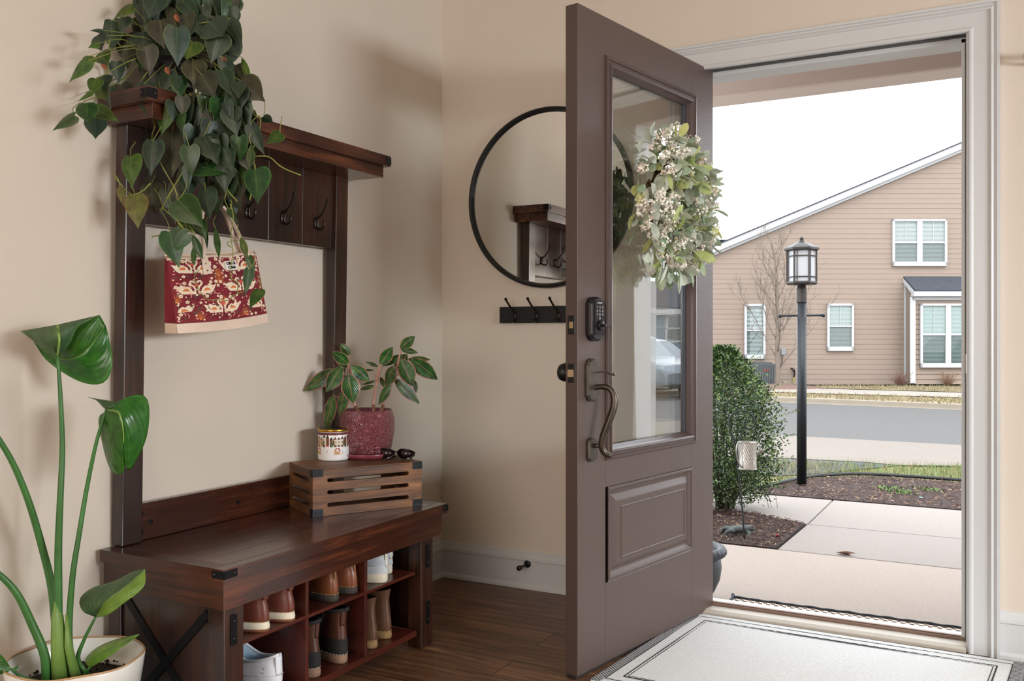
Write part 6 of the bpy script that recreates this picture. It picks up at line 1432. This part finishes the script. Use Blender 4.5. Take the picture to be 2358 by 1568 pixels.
b=MB(); P=[hp(1560,526,-3),hp(1745,526,-3),hp(1745,600,-1.2),hp(1560,600,-1.2)]; b.prism(P,FW*.15); P=[hp(1560,526,-3.02),hp(1745,526,-3.02),hp(1745,529,-2.9),hp(1560,529,-2.9)]; b.prism(P,-FW*.1); b.build('rear_roof',SHG,NH)
GLS=mat('house_window_glass',(120,132,132),.08,spec=.8); BLD2=mat('window_blinds_upper',(250,255,252),.6); BLD3=mat('window_blinds_lower',(160,166,162),.6); SHD=mat('blind_gap_dark',(96,112,112),.7)
def hwin(x0,y0,x1,y1,d=.02,units=1,tone=0,parent=NH,up=None,lo=None,meet=.5):
    b=MB(); fw=5.0
    def bar(a,b_,c,e,dd=.07): b.prism([hp(a,e,d),hp(c,e,d),hp(c,b_,d),hp(a,b_,d)],-FW*dd)
    bar(x0,y0,x1,y0+fw); bar(x0,y1-fw*2.0,x1,y1); bar(x0,y0,x0+fw,y1); bar(x1-fw,y0,x1,y1)
    ws=[]; inner=(x1-x0-2*fw-(units-1)*fw*2.4)/units
    for k_ in range(units):
        a=x0+fw+k_*(inner+fw*2.4); ws.append((a,a+inner))
        if k_<units-1: bar(a+inner,y0,a+inner+fw*2.4,y1,.06)
    ym=y0+fw+(y1-y0-3*fw)*meet
    for a,c in ws: bar(a,ym-1.6,c,ym+1.8,.05)
    o=b.build('window',WT,parent)
    for a,c in ws:
        b=MB(); n_=0
        y=y0+fw
        while y<y1-2*fw:
            top=y<ym; b.cur=(0 if top else 1) if tone==0 else (2 if top else 1)
            b.prism([hp(a,y+2.0,d+.005),hp(c,y+2.0,d+.005),hp(c,y,d+.0),hp(a,y,d+.0)],-FW*.008); y+=3.0
        b.cur=3; b.prism([hp(a,y1-2*fw,d-.01),hp(c,y1-2*fw,d-.01),hp(c,y0+fw,d-.01),hp(a,y0+fw,d-.01)],-FW*.008)
        b.build('blinds',[up or BLD2,lo or BLD3,BLD2,SHD],o)
        b=MB(); xm=(a+c)/2; b.prism([hp(xm-.5,ym,d+.025),hp(xm+.5,ym,d+.025),hp(xm+.5,y0+fw,d+.025),hp(xm-.5,y0+fw,d+.025)],-FW*.01); b.prism([hp(a,(y0+fw+ym)/2+.5,d+.025),hp(c,(y0+fw+ym)/2+.5,d+.025),hp(c,(y0+fw+ym)/2-.5,d+.025),hp(a,(y0+fw+ym)/2-.5,d+.025)],-FW*.01) if False else None
        b.build('muntin',WT,o)
        b=MB(); b.poly([hp(a,y1-2*fw,d+.03),hp(c,y1-2*fw,d+.03),hp(c,y0+fw,d+.03),hp(a,y0+fw,d+.03)]); b.build('pane',glassmat('far_window_glass',(236,244,242),.9),o)
    return o
hwin(2053,505,2178,613,units=2,meet=.52); hwin(1903,699,1964,808); hwin(1713,700,1761,826,up=mat('blind_pale',(255,255,255),.6),lo=mat('blind_mid',(184,190,188),.6),meet=.5)
# bay projection
bd=.62
def bp(px,py,d=0): return at(px,py,HD-bd)-FW*d
b=MB(); y=884.5
k1=1-bd/HD
e2=e
while y>688:
    yt=max(y-e2,686); b.hexa([bp(2105,y,-.03),bp(2420,y,-.03),bp(2420,y,0),bp(2105,y,0)][::-1],[bp(2105,yt,-.03),bp(2420,yt,-.03),bp(2420,yt,-.022),bp(2105,yt,-.022)][::-1]); y=yt
    if yt<=686: break
b.prism([hp(2086,884,0),bp(2104,884,-.03),bp(2104,686,-.03),hp(2086,660,0)],RT*.02); b.build('bay_wall',SID,NH)
def bbar(x0,y0,x1,y1,dd=.04,nm='bay_trim',d0=0): b=MB(); b.prism([bp(x0,y1,d0),bp(x1,y1,d0),bp(x1,y0,d0),bp(x0,y0,d0)],-FW*dd); return b.build(nm,WT,NH)
bbar(2095,684,2107,882); bbar(2100,684,2420,691); bbar(2098,672,2420,683,.2)
b=MB(); b.prism([hp(2081,880,.0),hp(2085,880,.0),hp(2085,648,.0),hp(2081,648,.0)],-FW*.05); b.prism([hp(2079,650,.0),hp(2079,641,.0),bp(2098,672,.15),bp(2098,684,.15)],RT*.05); b.build('bay_trim',WT,NH)
b=MB(); b.prism([bp(2100,672,.2),bp(2420,672,.2),hp(2420,640,0),hp(2080,640,0)],UP*.05); b.build('bay_roof',SHG,NH)
# bay windows: same builder in the projected plane
_hp=hp
def hp(px,py,d=0): return bp(px,py,d)
hwin(2117,699,2245,846,units=2,up=mat('blind_green',(234,250,246),.6),lo=mat('blind_dark',(148,156,152),.6),meet=.5)
hp=_hp
# small things on and by the far wall
t=thing('ac_unit','dark grey air conditioning unit standing at the far house wall','air conditioner',tuple(hp(1740,886,.5)))
ACM=mat('ac_grey',(98,104,106),.6,metal=.2); a0,a1=1714,1770; 
b=MB(); b.box(-.335,.335,-.3,.3,0,.62); Tm=frame(tuple(hp(1742,886,.55)),RT,FW); b.v=[Tm@p for p in b.v]; b.build('cabinet',ACM,t,bevel=.02)
b=MB(); 
for i in range(14):
    x=-.30+.6*i/13; b.box(x-.008,x+.008,-.312,-.298,.07,.55)
b.v=[Tm@p for p in b.v]; b.build('louvred_side',mat('ac_louvre',(122,128,128),.6),t)
b=MB(); b.lathe([(.28,.62),(.27,.65),(.1,.66),(0,.66)],n=24); b.v=[Tm@p for p in b.v]; b.build('top_grille',mat('ac_top',(76,80,82),.6),t)
b=MB(); b.box(-.03,.03,-.316,-.312,.42,.47); b.box(.04,.14,-.316,-.312,.43,.455); b.v=[Tm@p for p in b.v]; b.build('maker_badge',mat('badge_red',(186,74,66),.5),t)
b=MB(); b.tube(spl([hp(1770,868,.4),hp(1778,858,.2),hp(1783,850,.05)],5),.03,8); b.build('line_set',BLK,t)
t=thing('outlet_box','white wall box beside the air conditioner on the far house','wall box',tuple(hp(1780,848,.05)))
b=MB(); b.prism([hp(1775,853,.03),hp(1785,853,.03),hp(1785,840,.03),hp(1775,840,.03)],-FW*.05); b.build('cover',WT,t)
t=thing('electric_disconnect','grey electrical box with conduit on the far house wall','electrical box',tuple(hp(1801,810,.05)))
b=MB(); b.prism([hp(1797,817,.03),hp(1806,817,.03),hp(1806,802,.03),hp(1797,802,.03)],-FW*.09); b.build('box',mat('box_grey',(176,180,184),.5),t,bevel=.01)
b=MB(); b.tube(spl([hp(1799,817,.08),hp(1799,835,.06),hp(1795,846,.06)],4),.016,6); b.build('conduit',mat('conduit_grey',(92,92,94),.6),t)
t=thing('hose_bib','small dark hose tap with a yellow tipped hose on the far house wall','tap',tuple(hp(1825,852,.05)))
b=MB(); b.tube(spl([hp(1821,848,.03),hp(1825,850,.12),hp(1827,858,.1),hp(1826,868,.08)],4),.022,8); b.ball(hp(1825,853,.1),.04,10,6); b.build('tap',BLK,t,smooth=True)
b=MB(); b.tube([hp(1826,868,.08),hp(1825,881,.08)],.018,6); b.build('hose_end',mat('hose_yellow',(218,206,60),.6),t)
t=thing('far_planting_bed','strip of dark mulch along the foot of the far house','mulch',tuple(hp(1950,888,.4))); t['kind']='stuff'
b=MB(); b.add([hp(1380,886.5,0)*1,hp(2500,886.5,0),hp(2500,886.5,0)-FW*.55,hp(1380,886.5,0)-FW*.55],[(0,3,2,1)]); b.v=[Vector((p.x,p.y,ZL+.012)) for p in b.v]; b.build('mulch_strip',MUL,t)
def shrub(px,py,n_,r_,lab,colr):
    c=hp(px,py,.8); t=thing('bare_shrub',lab,'shrub',(c.x,c.y,ZL),'bare shrubs at the far wall'); b=MB()
    for i in range(n_):
        a=rr.uniform(0,6.28); d=Vector((math.cos(a)*rr.random(),math.sin(a)*rr.random(),rr.uniform(.5,1.2)))*r_; p=Vector((c.x,c.y,ZL)); b.tube(spl([p,p+d*.5+Vector((rr.uniform(-.03,.03),0,0)),p+d],3),[.01]*3+[.005]*4,4)
    b.build('twigs',mat('twig_'+colr,dict(red=(150,112,98),tan=(176,140,110))[colr],.9),t)
shrub(2045,880,60,.36,'bare reddish shrub at the far wall left of the bay window','red'); shrub(2150,884,60,.34,'bare tan shrub under the bay window across the road','tan')
t=thing('curled_trellis','small curled iron trellis behind the boxwood top','trellis',tuple(hp(1660,850,1.5)))
b=MB()
for s_ in (-1,1):
    b.tube(spl([hp(1660+s_*2,884,1.5),hp(1660+s_*10,860,1.5),hp(1660+s_*13,848,1.5),hp(1660+s_*8,836,1.5),hp(1660+s_*1,834,1.5),hp(1660+s_*2,842,1.5),hp(1660+s_*7,844,1.5)],4),.008,6)
b.tube([hp(1660,884,1.5),hp(1660,834,1.5)],.008,6); b.build('scrolls',mat('iron_brown',(96,84,78),.7),t)
# ================================================================ bare street tree
tb=onZ(1790,893,ZL); td=(tb-CAM).dot(FW); 
t=thing('bare_tree','slender leafless young tree on the far verge behind the lamp post','tree',tuple(tb))
BK=mat('tree_bark',(158,142,128),.9,var=.15,vs=8); tk=MB(); rr=random.Random(77)
S_=td/2098
def tq(px,py,d=0): return at(px,py,td+d)
trunk=[tb,tq(1791,850),tq(1790,800),tq(1791,740),tq(1789,680),tq(1788,640),tq(1784,600),tq(1777,560),tq(1774,545)]
sp=spl(trunk,4); n_=len(sp); tk.tube(sp,[.062*(1-i/(n_-1))**.7+.006 for i in range(n_)],8)
def branch(m,p,d,L,r,lev):
    n_=5; P=[p]; q=p.copy(); dd=d.copy()
    for i in range(n_):
        dd=(dd+Vector((rr.uniform(-.12,.12),rr.uniform(-.12,.12),rr.uniform(-.02,.14)))).normalized(); q=q+dd*L/n_; P.append(q.copy())
    m.tube(P,[r*(1-.8*i/n_) for i in range(n_+1)],5 if lev<2 else 4)
    if lev<3:
        k_={0:7,1:5,2:3}[lev]
        for j in range(k_):
            f=rr.uniform(.25,.98); i=min(n_-1,int(f*n_)); s_=P[i].lerp(P[i+1],f*n_-i)
            side=Vector((rr.uniform(-1,1),rr.uniform(-1,1),rr.uniform(-.2,.8))).normalized(); e_=(dd*1.0+side*.75).normalized()
            branch(m,s_,e_,L*rr.uniform(.3,.5),r*.45,lev+1)
for k_ in range(20):
    f=.22+.70*k_/19; idx=int(f*(n_-1)); 
    idx=0
    py=845-(845-575)*(k_/19)**.95; 
    q=min(sp,key=lambda p:abs(p.z-(1.04+(777-py)*S_))); a=k_*2.4; R__=(1.15-.75*(k_/19)); 
    d=Vector((RT.x*math.cos(a)*.9+FW.x*math.sin(a)*.9,RT.y*math.cos(a)*.9+FW.y*math.sin(a)*.9,1.15)).normalized()
    branch(tk,q,d,1.5*R__+.15,.017*(1.1-.5*k_/19),0)
tk.build('trunk_and_branches',BK,t,smooth=True)
b=MB(); b.lathe([(1.25,0),(1.0,.05),(.4,.10),(0,.11)],(tb.x,tb.y,ZL-.01),28); 
o=b.build('tree_mulch_ring',mat('mulch_ring',(150,118,104),.95,var=.3,vs=30,bump=.6,bs=40),smooth=True); tag(o,'low brown mulch mound round the foot of the bare tree','mulch',kind='stuff')
# ================================================================ blue house and parked car (seen reflected in the door glass)
BH=thing('blue_house','pale blue clapboard house off to the right, seen reflected in the door glass','house',(37,44,ZL))
BS=mat('blue_siding',(150,182,206),.7,var=.03,vs=2)
bo=Vector((29.5,50,0)); bu=Vector((.80,-.60,0)).normalized(); bn=Vector((-bu.y,bu.x,0)); bn=-bn if bn.dot(Vector((-1,-1,0)))<0 else bn
b=MB(); sidingwall(b,bo,bu,20,ZL,2.6,exp=.18,nrm=bn); b.build('siding',BS,BH)
b=MB(); P=[bo-bu*.4+UP*2.6+bn*.4,bo+bu*20.4+UP*2.6+bn*.4]; b.prism([P[0],P[1],P[1]+UP*.32,P[0]+UP*.32],-bn*.1); b.build('fascia',WT,BH)
b=MB(); b.prism([P[0]+UP*.32,P[1]+UP*.32,P[1]+UP*2.2-bn*3.5,P[0]+UP*2.2-bn*3.5],UP*.1); b.build('roof',SHG,BH)
for s0 in (3.6,8.6,13.0):
    b=MB(); W0=bo+bu*s0+bn*.03; 
    for (a,c,z0,z1) in ((0,1.8,.75,.87),(0,1.8,2.45,2.57),(0,.1,.8,2.5),(1.7,1.8,.8,2.5),(.85,.95,.8,2.5),(0,1.8,1.62,1.70)): b.prism([W0+bu*a+UP*z0,W0+bu*c+UP*z0,W0+bu*c+UP*z1,W0+bu*a+UP*z1],bn*.05)
    o=b.build('window',WT,BH); b=MB(); b.poly([W0+UP*.8,W0+bu*1.8+UP*.8,W0+bu*1.8+UP*2.5,W0+UP*2.5]); b.build('pane',GLS,o)
CR=thing('parked_car','pale silver blue car parked at the right, seen reflected in the door glass','car',(14.5,15.5,ZR))
cu=Vector((1,.04,0)).normalized(); cn=Vector((cu.y,-cu.x,0)); co=Vector((12.6,14.6,ZR)); CP_=mat('car_paint',(166,182,196),.25,metal=.4,coat=.8)
prof=[(0,.35),(.02,.62),(.12,.82),(.95,.95),(1.5,1.38),(1.9,1.47),(3.2,1.46),(3.85,1.12),(4.5,1.0),(4.62,.75),(4.6,.35),(4.15,.22),(.5,.22)]
b=MB(); n_=len(prof); vs=[]; fs=[]
secs=[(-.9,.82),(-.86,.97),(-.5,1.0),(.5,1.0),(.86,.97),(.9,.82)]
for w_,k_ in secs:
    for x,z in prof:
        inn=.0 if z<1.0 else .12*(1 if abs(w_)>.8 else 0); ww=w_-(inn if w_>0 else -inn); vs.append(co+cu*(2.3+(x-2.3)*(.985 if abs(w_)>.85 else 1))+cn*ww+UP*(z if abs(w_)<.88 else .35+(z-.35)*k_))
for i in range(len(secs)-1):
    for j in range(n_): fs.append((i*n_+j,i*n_+(j+1)%n_,(i+1)*n_+(j+1)%n_,(i+1)*n_+j))
fs+=[tuple(range(n_))[::-1],tuple(range((len(secs)-1)*n_,len(secs)*n_))]
b.add(vs,fs); b.build('body',CP_,CR,bevel=.04,seg=3)
for s_ in (-1,1):
    b=MB(); b.prism([co+cu*x+cn*(s_*.885)+UP*z for x,z in ((1.15,1.0),(1.62,1.34),(3.1,1.36),(3.6,1.05))],cn*(s_*.02)); b.build('side_window',mat('car_glass',(40,46,52),.08),CR)
    for x in (.85,3.75):
        c=co+cu*x+cn*(s_*.80)+UP*.33; T=frame(tuple(c),cu,UP); 
        b=MB(); b.lathe([(.33,-.1),(.34,-.05),(.34,.08),(.31,.11),(.22,.11)],n=28,T=None); b.v=[T@Vector((p.x,p.y,p.z)) for p in b.v]; o=b.build('tyre',mat('tyre_black',(34,34,36),.8),CR,smooth=True)
        b=MB(); 
        for k_ in range(5):
            a=2*PI*k_/5; d=Vector((math.cos(a),math.sin(a),0)); sd=Vector((-d.y,d.x,0)); 
            for zz in (.115,-.105): b.add([T@(sd*.035+Vector((0,0,zz))),T@(-sd*.035+Vector((0,0,zz))),T@(d*.23-sd*.05+Vector((0,0,zz))),T@(d*.23+sd*.05+Vector((0,0,zz)))],[(0,1,2,3)])
        b.build('alloy_wheel',mat('alloy',(190,194,198),.3,metal=.8),o)
# ================================================================ light
w=bpy.data.worlds.new('sky'); bpy.context.scene.world=w; w.use_nodes=True; bg=w.node_tree.nodes['Background']; bg.inputs[0].default_value=(.91,.955,1.0,1); bg.inputs[1].default_value=SKY
def area(name,loc,tgt,sx,sy,power,col):
    l=bpy.data.lights.new(name,'AREA'); l.shape='RECTANGLE'; l.size=sx; l.size_y=sy; l.energy=power; l.color=col; o=bpy.data.objects.new(name,l); COL.objects.link(o); o.location=loc
    o.rotation_euler=(Vector(tgt)-Vector(loc)).to_track_quat('-Z','Y').to_euler(); return o
for a in LIGHTS: area(*a)
s=bpy.data.lights.new('veiled_sun','SUN'); s.energy=SUN; s.angle=math.radians(25); s.color=(1,.97,.92); so=bpy.data.objects.new('veiled_sun',s); COL.objects.link(so); so.rotation_euler=Vector(SUND).to_track_quat('-Z','Y').to_euler()
# ================================================================ camera and view
cam=bpy.data.cameras.new('camera'); cam.sensor_width=36; cam.sensor_fit='HORIZONTAL'; cam.lens=36*FPX/2358; cam.shift_y=(777-784)/2358*-1*-1
cam.clip_start=.05; cam.clip_end=200
co_=bpy.data.objects.new('camera',cam); COL.objects.link(co_); co_.location=CAM; co_.rotation_euler=(PI/2,0,ANG); bpy.context.scene.camera=co_
sc=bpy.context.scene; sc.view_settings.view_transform='Standard'; sc.view_settings.look='None'; sc.view_settings.gamma=1; sc.view_settings.exposure=EXPO; sc.view_settings.use_curve_mapping=False
sc.cycles.use_denoising=True; sc.cycles.max_bounces=10; sc.cycles.transparent_max_bounces=16; sc.cycles.diffuse_bounces=5; sc.cycles.glossy_bounces=5
sc.cycles.sample_clamp_indirect=8
for o in bpy.data.objects:
    if '_o' in o.keys(): del o['_o']
